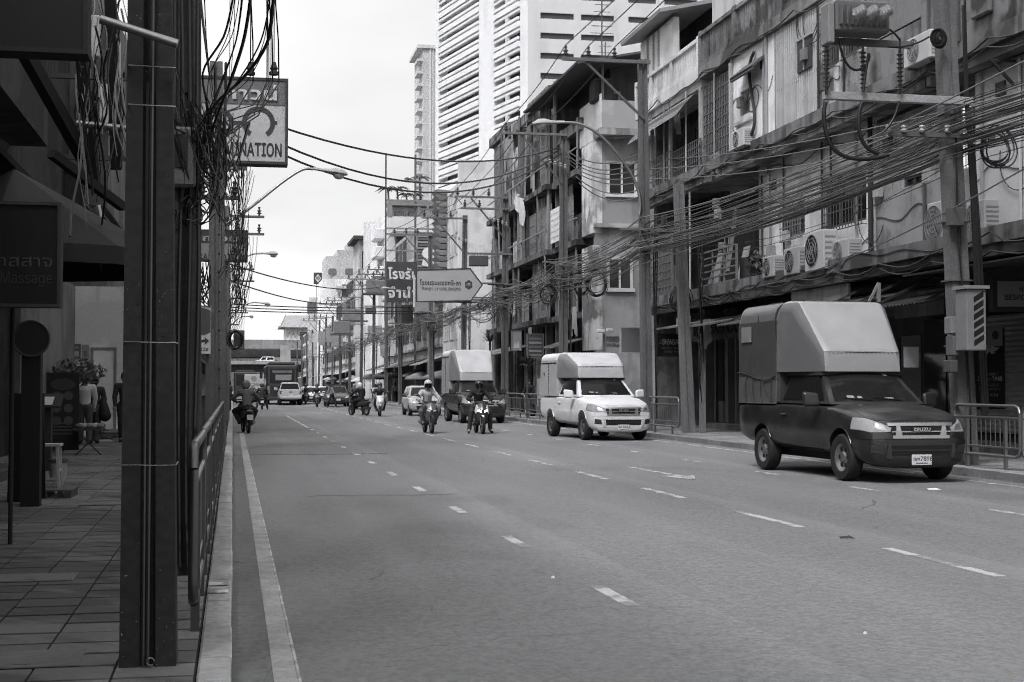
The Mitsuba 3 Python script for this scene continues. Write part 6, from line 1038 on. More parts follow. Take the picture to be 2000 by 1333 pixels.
add('canopy', M().quad([-1.9, 10.5, 3.5], [-1.9, 18.0, 3.5], [XF, 18.0, 4.1], [XF, 10.5, 4.1], .05), 'matte', .012, .3, parent=lf)
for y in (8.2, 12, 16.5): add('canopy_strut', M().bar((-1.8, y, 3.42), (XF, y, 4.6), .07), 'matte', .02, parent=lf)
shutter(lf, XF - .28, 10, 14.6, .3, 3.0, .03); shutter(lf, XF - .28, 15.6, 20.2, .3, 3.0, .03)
l2 = thing('shophouse', 'building with a blank pale end wall and outlined door beyond the left shops', 'shophouse')
YW = 40
xa = at(128, 700, Y=YW)[0]; zt_ = at(200, 560, Y=YW)[2]
add('end_wall', M().box(-9, -1.9, YW, YW + .3, .1, zt_), 'plaster', .62, .2, parent=l2)
add('body', M().box(-9, -3.4, YW + .3, YW + 9, .1, 12.5), 'plaster', .12, .4, parent=l2)
p0, p1_ = at(176, 849, Y=YW), at(228, 679, Y=YW); g0 = sbox(p0[0], .2, p1_[0], p1_[2]); add('door_frame', M().ext(g0.difference(g0.buffer(-.07)), .05, RXZ, (0, YW, 0)), 'plaster', .2, .2, parent=l2); add('door', M().box(p0[0] + .07, p1_[0] - .07, YW - .02, YW - .003, .2, p1_[2] - .07), 'plaster', .66, .15, parent=l2)
add('door_step', M().box(-3.6, -2.4, YW - .6, YW, WALK, .3), 'plaster', .25, .3, parent=l2)
q0, q1 = at(142, 700, Y=YW - .05), at(158, 672, Y=YW - .05)
for i, (x0, x1, y0, y1) in enumerate(((141, 158, 672, 701), (160, 174, 674, 701))):
    a_, b_ = at(x0, y1, Y=YW), at(x1, y0, Y=YW); k = thing('poster', ('framed notice with a picture on the pale end wall, left of two', 'plain small notice on the pale end wall, right of two')[i], 'poster')
    add('sheet', M().box(a_[0], b_[0], YW - .03, YW - .001, a_[2], b_[2]), 'matte', (.1, .22)[i], .1, parent=k); add('print', M().ext(sbox(a_[0] + .05, a_[2] + .06, b_[0] - .05, a_[2] + .2).union(sbox(a_[0] + .07, a_[2] + .26, b_[0] - .06, b_[2] - .06).buffer(-.02)), .004, RXZ, (0, YW - .031, 0)), 'matte', (.35, .12)[i], .1, parent=k)
# dark low shop between
l3 = thing('shophouse', 'dark low shop with a slatted awning between the near shops and the pale end wall', 'shophouse')
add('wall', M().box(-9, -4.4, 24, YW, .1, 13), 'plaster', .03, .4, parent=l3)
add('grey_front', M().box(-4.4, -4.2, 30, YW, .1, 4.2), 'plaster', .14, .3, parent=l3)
aw0, aw1 = at(118, 520, Y=27), at(240, 560, Y=27)
m = M()
for i in range(14): t = i / 14; m.quad([-4.4 + .17 * i, 24.3, 4.9 - .03 * i], [-4.4 + .17 * i + .12, 24.3, 4.9 - .03 * i - .02], [-4.4 + .17 * i + .12, 31, 4.9 - .03 * i - .02], [-4.4 + .17 * i, 31, 4.9 - .03 * i], .03)
add('slatted_awning', m, 'matte', .08, .4, parent=l3)
k = thing('canvas_hood', 'pale tilted canvas hood hanging over the left pavement above the notices', 'hood'); pts = [at(150, 330, Y=20), at(228, 545, Y=20), at(212, 552, Y=20), at(165, 470, Y=20)]
add('canvas', M().quad(at(196, 400, Y=22), at(228, 548, Y=22), at(180, 545, Y=25), at(168, 420, Y=25), .04), 'matte', .55, .4, parent=k)
k = thing('big_umbrella', 'huge black parasol spread over the left pavement at the edge of the photo', 'parasol'); c = at(28, 330, Y=13); n = 8; rim = [c + np.array([1.35 * math.cos(a), 1.35 * math.sin(a), -.75]) for a in np.arange(n) * 2 * np.pi / n]; m = M()
for i in range(n): m.raw([c, rim[i], rim[(i + 1) % n], rim[(i + 1) % n] - [0, 0, .15], rim[i] - [0, 0, .15]], [[0, 1, 2], [1, 4, 3], [1, 3, 2]])
add('canopy', m, 'matte', .02, .2, parent=k); add('pole', M().tube([c, [c[0], c[1], WALK]], .02, 8), 'matte', .02, parent=k)
# row of buildings farther down the left side
for i, (y0, y1, h, t) in enumerate(((49.5, 62, 13.5, .07), (62.1, 80, 12, .10), (80.1, 104, 8, .14), (104.1, 135, 9, .2), (135.1, 180, 8, .2), (180.1, 260, 9, .25))):
    k = thing('shophouse', ('shophouse beyond the pale end wall, mostly behind the left poles', 'next dark shophouse hidden by the left poles, signs projecting from it', 'third dark shophouse down the left side', 'fourth shophouse down the left side', 'fifth shophouse far down the left side', 'last shophouse far down the left side')[i], 'shophouse')
    add('wall', M().box(-12, -4.2, y0, y1, .1, h), 'plaster', t, .4, parent=k); add('canopy', M().box(-4.2, -2.2, y0 + .5, y1 - .5, 3.3, 3.5), 'matte', .1, .4, parent=k)
    for j in range(int((y1 - y0) / 5)): add('window', M().box(-4.21, -4.15, y0 + 1 + j * 5, y0 + 3.6 + j * 5, 5.2, 6.8), 'matte', .03, .2, parent=k)
# the big near pole, its neighbour and the pole of the first lamp
xb = at(288, 1305, Z=WALK); fp = pole('massive speckled concrete pole in the left foreground with conduits in its groove', xb[0], xb[1] + .12, 6.0, .27, .165, (-.03, 0), .026, dirt=1.3)
yf = xb[1]
for dx, r, z1 in ((.0, .010, 5.9), (-.022, .009, 3.0)): add('conduit', M().tube([(xb[0] + dx + .012 * (1 if r > .01 else 0), yf - .005, .14), (xb[0] + dx, yf - .002, z1 * .3), (xb[0] + dx, yf + .03, z1)], r, 7), 'metal', .10, .4, parent=fp)
for py in (130, 206, 668, 908):
    z = at(285, py, Y=yf)[2]; w = .135 - .0088 * z + .003; add('wire_band', M().tube([(xb[0] - w, yf + .25, z), (xb[0] - w, yf - .012, z), (xb[0] + w, yf - .012, z - .004), (xb[0] + w, yf + .25, z)], .004, 5), 'metal', .2, .4, parent=fp)
add('cable_clamp', M().tube([(xb[0] + .015 + .018 * math.cos(a), yf - .03, WALK + .035 + .018 * math.sin(a)) for a in np.linspace(0, 6, 12)], .004, 5), 'metal', .15, parent=fp)
xb2 = at(358, 1125, Z=WALK); np_ = pole('dark concrete pole directly behind the massive foreground one', xb2[0], xb2[1] + .1, 10, .25, .2, (-.05, 0), .05)
for i in range(4): add('riser_cable', M().tube(arc([(xb2[0] - .1 + .06 * i + .012 * math.sin(z * 2 + i), xb2[1] - .02, z) for z in np.linspace(.2, 8, 8)], 3), .014, 5), 'satin', .015, parent=np_)
xb3 = (-.35, 34.0); lp = pole('tall concrete pole with drilled holes beyond the left railing, carrying the first lamp', xb3[0], xb3[1], 9.0, .42, .3, (-.08, 0), .13)
for z, w in ((8.2, 1.4), (7.4, 1.6), (6.6, 1.3), (5.9, .9)): crossarm(lp, xb3[0] - w * .5, xb3[0] + w * .5, xb3[1] - .25, z, .1, (xb3[0] - w * .4, xb3[0] + w * .4), .09)
holes = M()
for z in np.arange(1, 8.5, .45): holes.lathe([(0, 0), (.022, 0), (.022, .01)], 8, R=np.array([[1, 0, 0], [0, 0, -1.], [0, 1, 0]]), o=(xb3[0] + .06 - .01 * z, xb3[1] - .177 + .004 * z, z))
add('bolt_hole', holes, 'matte', .01, parent=lp)
p4 = pole('second lamp pole on the left, showing beside the first one\'s edge', -.3, 58, 8.6, .36, .26, (.0, 0), .16); p5 = pole('third lamp pole on the left, far down the kerb', -.3, 84, 8.6, .34, .24, (0, 0), .16); p6 = pole('fourth lamp pole on the left, farthest down the kerb', -.3, 120, 8.6, .34, .24, (0, 0), .16)
for pl, y in ((p4, 58), (p5, 84), (p6, 120)):
    for z in (8.3, 7.6, 6.6): crossarm(pl, -.9, 1.2 if z > 7 else .5, y - .2, z, .12, (-.7, .2, 1.0) if z > 7 else (), .1)
    for j in range(8): add('hanging_wire', M().tube(arc([(-.2 + .16 * j, y - .25, 7.5), (.05 + .1 * j, y - .3, 6.2 - .2 * (j % 3)), (-.2 + .05 * j, y - .25, 4.8 - .3 * (j % 2))], 4), .014, 4), 'satin', .02, parent=pl)
for i, (pa, pb, w, l) in enumerate((((50, 105), (165, 310), .10, 'thick dark diagonal strut under the black hoarding'), ((100, 300), (240, 405), .07, 'lower dark diagonal strut left of the foreground pole'), ((150, 30), (185, 360), .08, 'dark upright post between the hoarding and the foreground pole'), ((215, -20), (228, 330), .09, 'dark upright post just left of the foreground pole'))):
    k = thing('strut', l, 'strut'); add('bar', M().bar(at(*pa, Y=12), at(*pb, Y=12.6), w), 'matte', .02, .3, parent=k)
for i, (px, py, w) in enumerate(((182, 70, 14), (205, 205, 16), (222, 120, 12))):
    p = at(px, py, Y=14); k = thing('street_box', ('small pale box among the cables at the top left', 'pale meter box behind the cables left of the foreground pole', 'grey box high among the cables beside the foreground pole')[i], 'box'); add('box', M().box(p[0] - .05, p[0] + .06, 14, 14.1, p[2] - .2, p[2] + .2, c=.01), 'matte', .4, .4, parent=k)
# tube arm and steel pipe fixed to the near pole
k = thing('steel_pipe', 'pale steel pipe slung across the top of the foreground pole', 'pipe'); add('tube', M().tube([at(196, 38, Y=yf - .12), at(347, 86, Y=yf - .12)], .022, 10), 'metal', .35, .3, parent=k, smooth=60)
k = thing('steel_pipe', 'lower thin pipe passing behind the foreground pole', 'pipe'); add('tube', M().tube([at(150, 242, Y=12), at(345, 262, Y=12)], .03, 8), 'metal', .3, .4, parent=k, smooth=60)
# examination sign
ex_ = front_sign('optician_sign', 'square optician signboard with a spectacles emblem, half hidden behind hanging cables', 'sign', 386, 148, 562, 323, 15.4, tone=.44, rim=.05, rimw=.03, depth=.2)
a_, b_ = at(392, 200, Y=15.38), at(556, 155, Y=15.38); add('header', M().box(a_[0], b_[0], 15.38, 15.389, a_[2], b_[2]), 'matte', .15, .2, parent=ex_)
letters(ex_, 'กาวน่', 436, 193, 24, 15.37, .5, True, wpx=105, lift=.006); letters(ex_, 'EXAMINATION', 398, 302, 25, 15.4, .035, bold=True, wpx=152)
em = M(); cz = at(500, 240, Y=15.38)
for px in (424, 505):
    c = at(px, 240, Y=15.385); r = .175; a0 = np.linspace(math.radians(-55), math.radians(235), 26); em.ext(Polygon([(c[0] + r * math.cos(a), c[2] + r * 1.0 * math.sin(a)) for a in a0] + [(c[0] + (r - .05) * math.cos(a), c[2] + (r - .05) * math.sin(a)) for a in a0[::-1]]), .005, RXZ, (0, 15.388, 0))
for x0, x1 in ((452, 476), (536, 541)): c0, c1 = at(x0, 243, Y=15.385), at(x1, 237, Y=15.385); em.box(c0[0], c1[0], 15.381, 15.388, c0[2], c1[2])
add('spectacles_emblem', em, 'matte', .05, .1, parent=ex_)
for px in (489, 535): q = at(px, 147, Y=15.45); add('hanger', M().tube([q, q + [.0, 0, .9]], .006, 5).lathe([(0, 0), (.05, .0), (.05, .03), (.03, .05), (.045, .07), (.03, .1), (.02, .14)], 8, o=q), 'matte', .03, parent=ex_)
add('arm', M().bar((-1.9, 15.5, at(400, 160, Y=15.5)[2]), (at(386, 160, Y=15.5)[0], 15.5, at(400, 160, Y=15.5)[2]), .05).bar((-1.9, 15.5, at(400, 315, Y=15.5)[2]), (at(386, 160, Y=15.5)[0], 15.5, at(400, 315, Y=15.5)[2]), .05), 'matte', .04, parent=ex_)
# massage sign at the left edge
k = front_sign('massage_sign', 'black massage signboard at the left edge with faint lettering', 'sign', -70, 392, 118, 601, 11.5, tone=.012, rim=.05, rimw=.025, depth=.15)
letters(k, 'าสสาจ', -2, 520, 22, 11.5, .07, True, wpx=104); letters(k, 'Massage', 2, 553, 22, 11.5, .04, wpx=100)
k = front_sign('dark_hoarding', 'plain black hoarding above the massage signboard', 'sign', -120, -60, 172, 108, 9.5, tone=.012, rim=.02, rimw=.03, depth=.2)
k = front_sign('dark_hoarding', 'black board between the massage signboard and the canvas hood', 'sign', 120, 330, 165, 498, 13.5, tone=.012, rim=.03, rimw=.02, depth=.15)
# round sign, plate with arrow, boxes, far signs
k = front_sign('round_sign', 'square white panel with a big dark disc and an arrow, between two left poles', 'sign', 377, 597, 412, 692, 26, tone=.45, rim=.25, rimw=.01, depth=.06)
c = at(394, 628, Y=25.98); add('disc', M().ext(Polygon([(c[0] + .24 * math.cos(a), c[2] + .24 * math.sin(a)) for a in np.linspace(0, 2 * np.pi, 33)]), .006, RXZ, (0, 25.985, 0)), 'matte', .06, .1, parent=k)
a_, b_ = at(378, 668, Y=25.98), at(408, 664, Y=25.98); add('arrow', M().box(a_[0], b_[0] - .06, 25.979, 25.986, a_[2], b_[2]).ext(Polygon([(b_[0] - .07, a_[2] - .05), (b_[0], (a_[2] + b_[2]) / 2), (b_[0] - .07, b_[2] + .05)]), .006, RXZ, (0, 25.985, 0)), 'matte', .04, parent=k)
letters(k, 'ธศเวช', 379, 686, 8, 26, .05, True, wpx=28); add('post', M().bar((c[0] + .1, 26.1, WALK), (c[0] + .1, 26.1, c[2]), .06), 'matte', .08, parent=k)
k = front_sign('optician_sign', 'far optician signboard with EXA lettering, above the round disc sign', 'sign', 374, 448, 484, 512, 40, tone=.3, rim=.06, rimw=.06, depth=.25); a_, b_ = at(378, 474, Y=39.98), at(480, 452, Y=39.98); add('header', M().box(a_[0], b_[0], 39.975, 39.988, a_[2], b_[2]), 'matte', .08, parent=k)
letters(k, 'EXAMINATION', 380, 507, 11, 40, .04, bold=True, wpx=98); letters(k, 'กาวน่', 395, 471, 12, 39.97, .4, True, wpx=70)
k = thing('cable_box', 'grey junction box with coiled black cable around it on the first lamp pole\'s far side', 'box'); q = at(460, 664, Y=36)
add('box', M().box(q[0] - .05, q[0] + .22, 36, 36.25, q[2] - .24, q[2] + .24, c=.02), 'matte', .16, .3, parent=k)
m = M(); a = np.linspace(0, 2 * np.pi, 27); g = np.random.default_rng(3)
for i in range(7): r = .19 + .012 * g.normal(); m.tube(np.c_[q[0] + r * .85 * np.cos(a) + .01 * g.normal(), a * 0 + 35.9 - .02 * i, q[2] + r * 1.15 * np.sin(a)], .014, 5, caps=False)
add('cable_loops', m, 'satin', .02, .2, parent=k)
k = thing('meter_cabinet', 'grey cabinet clamped high on the dark second pole', 'box'); q0, q1 = at(335, 375, Y=10.8), at(385, 262, Y=10.8); add('case', M().box(q0[0], q1[0], 10.5, 10.75, q0[2], q1[2], c=.02), 'matte', .10, .4, parent=k); add('window', M().box(q0[0] + .03, q0[0] + .12, 10.49, 10.499, q0[2] + .14, q1[2] - .06), 'matte', .02, parent=k)
# cable bundles on the left: thick drops, a knot at the second pole, a tangle
g = np.random.default_rng(77)
GL = 'thick black cables swinging down to the left-hand poles'
for i in range(10):
    px0 = 455 + 100 * g.random(); yk = g.uniform(190, 260); xk = g.uniform(395, 425)
    pts = [at(px0, -40, Y=8.5), at(px0 - 4 - 14 * g.random(), 60, Y=9.0), at(px0 - 35 - 30 * g.random(), 150, Y=9.6), at(xk, yk, Y=10.3), at(xk - 20 - 25 * g.random(), yk + 130 * g.random() + 30, Y=10.6)]
    k = thing('hanging_cable', 'black cable in the sheaf swinging down from above to the second left pole', 'cable', GL); add('sheath', M().tube(arc(pts, 6, False), g.choice([.003, .005, .007, .011], p=[.3, .35, .25, .1]), 6), 'satin', .015, .2, parent=k, smooth=60)
for i in range(9):
    x0 = g.uniform(395, 545); pts = [at(x0, -30, Y=11), at(x0 + g.uniform(-15, 15), 180, Y=11.5), at(g.uniform(395, 450), g.uniform(230, 300), Y=11), at(g.uniform(420, 490), g.uniform(320, 420), Y=14), at(g.uniform(415, 470), g.uniform(430, 560), Y=20)]
    k = thing('hanging_cable', 'thin black cable strung past the optician signboard towards the lamp pole', 'cable', 'thin cables in front of the optician signboard'); add('sheath', M().tube(arc(pts, 7, False), g.choice([.003, .0045, .006]), 5), 'satin', .02, .2, parent=k)
m = M()
knot = at(398, 232, Y=10.4)
for i in range(70):   # slack ends round the knot on the second pole
    A = knot + g.normal(size=3) * [.12, .12, .10]; B = at(g.uniform(345, 470), g.uniform(240, 440), Y=g.uniform(10.2, 11.6)); m.tube(droop(A, B, g.uniform(.02, .30), 9), g.choice([.003, .005, .007]), 5)
for i in range(26):
    A = at(g.uniform(340, 420), g.uniform(255, 420), Y=10.6); r = g.uniform(.06, .16); t = np.linspace(0, 2 * np.pi * g.uniform(.5, 1), 14); ax = g.uniform(.4, 1); m.tube(np.c_[A[0] + r * ax * np.cos(t), A[1] + .05 * np.sin(t * 2), A[2] - r + r * np.sin(t)], .0045, 5)
for i in range(42):  # curtains of cable left of the big pole
    x0 = g.uniform(150, 245); y0 = g.uniform(-40, 200); A = at(x0, y0, Y=g.uniform(10, 13.5)); B = at(x0 + g.normal() * 14, y0 + g.uniform(90, 330), Y=g.uniform(10, 13.5)); p = droop(A, B, .02, 9); p[:, 0] += .03 * np.sin(np.linspace(0, 7, 9) + i); m.tube(p, g.choice([.004, .006, .009]), 5)
for i in range(90):   # wires hanging from the crossarms of the lamp pole
    A = at(g.uniform(442, 500), g.choice([335, 420, 470, 515, 560]) + g.normal() * 6, Y=33.6); B = at(g.uniform(440, 478), g.uniform(400, 640), Y=33.8)
    if B[2] > A[2] - .2: continue
    m.tube(droop(A, B, g.uniform(0, .25), 9), .009, 4)
for i in range(40): A = at(g.uniform(345, 415), g.uniform(500, 560), Y=12); B = at(g.uniform(345, 415), g.uniform(540, 620), Y=12.3); m.tube(droop(A, B, g.uniform(.02, .12), 8), .005, 4)
add('cable_tangle', m, 'satin', .015, .2, kind='stuff', label='dense tangle of black cable around the left-hand poles'); lab('cable_tangle_001', cat='cable')
# long cables from pole to pole on the left
for i in range(12):
    A = (g.uniform(-.6, .2), 10.6, g.uniform(3.3, 4.6)); B = (g.uniform(-.7, .3), 34, g.uniform(5.6, 8)); C = (g.uniform(-.6, .4), 58, g.uniform(6, 8)); D = (g.uniform(-.6, .6), 84, g.uniform(6, 8)); E_ = (0, 120, 7.4)
    p = np.vstack([sag(A, B, .5 * g.random() + .2, 12)[:-1], sag(B, C, .7, 12)[:-1], sag(C, D, .7, 12)[:-1], sag(D, E_, .7, 12)]); k = thing('span_cable', 'black cable running from pole to pole down the left kerb', 'cable', 'cables along the left-hand poles'); add('sheath', M().tube(p, .012, 5), 'satin', .02, parent=k)
# pavement furniture on the left
k = thing('menu_board', 'tall dark menu banner with faint round pictures beyond the A-frame', 'banner'); a_ = at(90, 885, Z=WALK); YB_ = 30; q0, q1 = at(89, 880, Y=YB_), at(155, 728, Y=YB_)
add('panel', M().box(q0[0], q1[0], YB_, YB_ + .04, q0[2], q1[2]), 'matte', .02, .2, parent=k)
for r in range(3):
    for c in range(2):
        x, z = q0[0] + (q1[0] - q0[0]) * (.32 + .36 * c), q0[2] + (q1[2] - q0[2]) * (.38 + .16 * r); add('picture', M().ext(Polygon([(x + .09 * math.cos(a), z + .09 * math.sin(a)) for a in np.linspace(0, 6.28, 17)]), .004, RXZ, (0, YB_ - .001, 0)), 'matte', .09, .6, parent=k)
add('crest', M().ext(Polygon([((q0[0] + q1[0]) / 2 + .24 * math.cos(a), q1[2] - .24 + .12 * math.sin(a)) for a in np.linspace(0, 6.28, 17)]), .004, RXZ, (0, YB_ - .001, 0)), 'matte', .06, .5, parent=k)
for i in range(4): add('text_line', M().box(q0[0] + .1, q1[0] - .12, YB_ - .005, YB_ - .001, q0[2] + .32 + i * .07, q0[2] + .35 + i * .07), 'matte', .08, .5, parent=k)
add('stand', M().bar((q0[0] + .3, YB_ + .1, WALK), (q0[0] + .3, YB_ + .1, q0[2] + .5), .05), 'metal', .2, parent=k)
k = thing('a_frame_board', 'black A-frame pavement board leaning near the left edge', 'a-frame board'); c = at(52, 978, Z=WALK); c[2] = WALK
for s in (-1, 1): add('panel', M().box(-.19, .19, -.02, .02, 0, 1.30, R=np.array([[1, 0, 0], [0, math.cos(.16 * s), -math.sin(.16 * s) * 1], [0, math.sin(.16 * s), math.cos(.16 * s)]]), o=c + [0, .22 * s, 0]), 'matte', .008, .2, parent=k)
k = thing('stool', 'pale wooden frame stool standing by the A-frame board', 'stool'); c = at(92, 968, Z=WALK); c[2] = WALK; m = M()
for dx in (-.13, .13):
    for dy in (-.13, .13): add('leg', M().bar(c + [dx * 1.25, dy * 1.25, 0], c + [dx, dy, .62], .035), 'matte', .34, .3, parent=k)
add('seat', M().box(c[0] - .17, c[0] + .17, c[1] - .17, c[1] + .17, .62 + WALK, .65 + WALK), 'matte', .34, .3, parent=k); add('rung', M().box(c[0] - .15, c[0] + .15, c[1] - .16, c[1] - .13, .2 + WALK, .23 + WALK).box(c[0] + .13, c[0] + .16, c[1] - .13, c[1] + .13, .3 + WALK, .33 + WALK), 'matte', .3, .3, parent=k)
k = thing('wooden_pallet', 'low dark pallet on the pavement under the A-frame board', 'pallet'); c = at(80, 972, Z=WALK); m = M()
for i in range(5): add('board', M().box(c[0] - .28, c[0] + .4, c[1] - .25 + i * .17, c[1] - .12 + i * .17, WALK + .09, WALK + .11), 'matte', .10, .4, parent=k)
for i in range(3): add('block', M().box(c[0] - .26 + i * .28, c[0] - .18 + i * .28, c[1] - .25, c[1] + .55, WALK, WALK + .089), 'matte', .06, .4, parent=k)
k = thing('lectern', 'dark reading desk with a small pale sheet on its slanted top behind the A-frame', 'lectern'); c = at(85, 920, Z=WALK); c[2] = WALK
add('column', M().box(c[0] - .12, c[0] + .12, c[1] - .1, c[1] + .1, WALK, 1.15), 'matte', .03, .3, parent=k); add('top', M().quad(c + [-.25, -.25, 1.05], c + [.28, -.25, 1.05], c + [.28, .25, 1.25], c + [-.25, .25, 1.25], .03), 'matte', .03, parent=k); add('sheet', M().quad(c + [-.12, -.22, 1.075], c + [.15, -.22, 1.075], c + [.15, .1, 1.20], c + [-.12, .1, 1.20], .004), 'matte', .5, parent=k)
k = thing('round_shop_sign', 'dark round shop sign on a stout dark stand at the left edge', 'sign'); c = at(62, 662, Y=17); R_ = np.array([[1, 0, 0], [0, 0, -1.], [0, 1, 0]])
add('disc', M().lathe([(0, .0), (.2, 0), (.2, .06), (0, .06)], 28, R=R_, o=c), 'matte', .02, .2, parent=k); add('rim', M().tube([(c[0] + .2 * math.cos(a), c[1] - .06, c[2] + .2 * math.sin(a)) for a in np.linspace(0, 2 * np.pi, 29)], .014, 6, caps=False), 'satin', .05, .2, parent=k)
add('stand', M().box(c[0] - .11, c[0] + .10, c[1] + .0, c[1] + .2, WALK, c[2] - .15), 'matte', .014, .2, parent=k)
k = thing('shrub', 'spreading leafy shrub in front of the pale end wall on the left', 'shrub'); c = at(150, 728, Y=34); add('foliage', leaves(M(), c, (.65, .5, .33), 900, .06, 8), 'leaf', .09, .2, parent=k); add('stem', M().tube([(c[0] - .2, 34, WALK), (c[0], 34, c[2])], .04, 6), 'matte', .06, parent=k)
add('pot', M().lathe([(.2, 0), (.28, .5), (.25, .5), (.2, .1)], 14, o=(c[0] - .2, 34, WALK)), 'matte', .08, parent=k)
k = thing('bucket', 'pale plastic bucket standing by the menu banner', 'bucket'); c = at(113, 940, Z=WALK); add('body', M().lathe([(.0, 0), (.11, 0), (.13, .26), (.135, .27), (.12, .26), (.1, .02)], 16, o=c), 'matte', .28, .3, parent=k, smooth=40); add('lid', M().lathe([(.15, .28), (.14, .32), (.0, .33)], 16, o=c), 'matte', .05, parent=k)
k = thing('folding_table', 'low folding stall table with goods beside the menu banner', 'table'); c = at(172, 890, Z=WALK); c[2] = WALK
add('top', M().box(c[0] - .3, c[0] + .25, c[1], c[1] + .9, .62, .66), 'matte', .05, parent=k)
for s in (-1, 1): add('leg', M().bar(c + [-.25 * s, .05, 0], c + [.25 * s, .05, .5], .025), 'matte', .03, parent=k)
for i in range(10): k = thing('goods_bag', 'small patterned bag of goods laid out on the stall table', 'bag', 'bags on the stall table'); add('bag', trimesh.creation.icosphere(1, .09).apply_scale([1, 1.1, .6]).apply_translation([c[0] - .2 + .1 * (i % 5), c[1] + .2 + .35 * (i // 5), .71]), 'matte', .08 + .3 * g.random(), .5, parent=k, smooth=True)
for i in range(9):
    q = at(195 + 8 * (i % 4) + g.uniform(-3, 3), 856 + 4 * (i // 4), Z=WALK); k = thing('flattened_carton', 'flattened carton in the heap on the pavement below the outlined door', 'carton', 'cartons in the heap by the door'); a = g.uniform(0, 3); add('sheet', M().box(-.3, .3, -.22, .22, 0, .05, R=rotz(a), o=(q[0], q[1], WALK + .06 * (i % 4))), 'matte', g.uniform(.05, .4), .5, parent=k)
# ------------------------------------------------------------------ vehicles (local axes: x forward, y left, z up)
def to_man(v, f): return m3.Manifold(m3.Mesh(np.asarray(v, np.float32), np.asarray(f, np.uint32)))
def chaikin(p, n=2):
    for _ in range(n):
        q = [p[0]]
        for a, b in zip(p[:-1], p[1:]): q += [.75 * a + .25 * b, .25 * a + .75 * b]
        q.append(p[-1]); q[1:2] = []; q[-2:-1] = []; p = np.array(q)
    return p
def loft(rows, nx=46, it=2):
    """rows: (x, [(y, z) from the bottom middle up to the top middle]); a closed mirrored body."""
    xs = np.array([r[0] for r in rows]); C = np.array([r[1] for r in rows], float)
    o = np.argsort(xs); xs, C = xs[o], C[o]; X = np.unique(np.concatenate([np.linspace(xs[0], xs[-1], nx), xs])); I = PchipInterpolator(xs, C, axis=0)(X)
    secs = []
    for x, c in zip(X, I):
        h = chaikin(c, it); full = np.vstack([h, (h * [-1, 1])[::-1][1:-1]]); secs.append(np.c_[np.full(len(full), x), full])
    n = len(secs[0]); v = np.vstack(secs); i = np.arange(n); j = (i + 1) % n; k = len(secs)
    f = np.vstack([np.stack([q * n + i, (q + 1) * n + i, (q + 1) * n + j, q * n + j], 1) for q in range(k - 1)]); f = np.vstack([f[:, [0, 1, 2]], f[:, [0, 2, 3]]])
    c0, c1 = len(v), len(v) + 1; v = np.vstack([v, secs[0].mean(0), secs[-1].mean(0)])
    f = np.vstack([f, np.stack([i, j, i * 0 + c0], 1), np.stack([(k - 1) * n + j, (k - 1) * n + i, i * 0 + c1], 1)])
    m = to_man(v, f)
    if m.volume() < 0: m = to_man(v, f[:, ::-1])
    return m
def mbox(x0, x1, y0, y1, z0, z1): return m3.Manifold.cube([x1 - x0, y1 - y0, z1 - z0]).translate([x0, y0, z0])
def prism(pts, axis, a, b):
    """pts in (x, z) for axis y, in (y, z) for axis x."""
    P = np.asarray(pts, float)
    if axis == 'y': v = np.vstack([np.c_[P[:, 0], np.full(len(P), a), P[:, 1]], np.c_[P[:, 0], np.full(len(P), b), P[:, 1]]])
    else: v = np.vstack([np.c_[np.full(len(P), a), P], np.c_[np.full(len(P), b), P]])
    return m3.Manifold.hull_points(v)
def cyl(r, y0, y1, x, z, n=36): return m3.Manifold.cylinder(abs(y1 - y0), r, r, n).rotate([-90, 0, 0]).translate([x, min(y0, y1), z])
def hull(pts): return m3.Manifold.hull_points(np.asarray(pts, float))
def ball(c, r, n=10): return m3.Manifold.sphere(r, n).translate(list(c))
def hullb(*cr): return m3.Manifold.batch_hull([ball(c, r) for c, r in cr])
def split(body, tool, grow=.006):
    """A part cut out of the body, and the body less the part and a narrow seam."""
    part = body ^ tool; t = tool; 
    cut = m3.Manifold.batch_boolean([t.translate(d) for d in ((grow, 0, 0), (-grow, 0, 0), (0, 0, grow), (0, 0, -grow), (0, grow, 0), (0, -grow, 0))] + [t], m3.OpType.Add)
    return part, body - cut
def wheel(p, T, x, y, R=.355, w=.22, rim=.22, side=1, tone=.35, spokes=6, rmat='metal'):
    Rm = np.array([[1, 0, 0], [0, 0, side], [0, -side, 0.0]]); o = (x, y, R)
    k = add('wheel', M().lathe([(rim, -w * .45), (rim + .02, -w / 2), (R - .03, -w / 2), (R - .005, -w * .36), (R, -w * .2), (R, w * .2), (R - .005, w * .36), (R - .03, w / 2), (rim + .02, w / 2), (rim, w * .45), (rim, -w * .45)], 28, R=Rm, o=o), 'matte', .022, .3, parent=p, T=T, smooth=35)
    m = M().lathe([(rim, w * .42), (rim - .02, w * .36), (rim * .72, w * .2), (rim * .4, w * .24), (rim * .3, w * .33), (0, w * .34)], 24, R=Rm, o=o)
    add('rim', m, rmat, tone, .4, parent=k, T=T, smooth=35)
    h = M()
    for a in np.arange(spokes) * 2 * np.pi / spokes: h.lathe([(0, .004), (.035, .004), (.035, -.03)], 8, R=Rm, o=np.array(o) + Rm @ np.array([rim * .62 * math.cos(a), rim * .62 * math.sin(a), w * .245]))
    add('rim_hole', h, 'matte', .01, .1, parent=k, T=T)
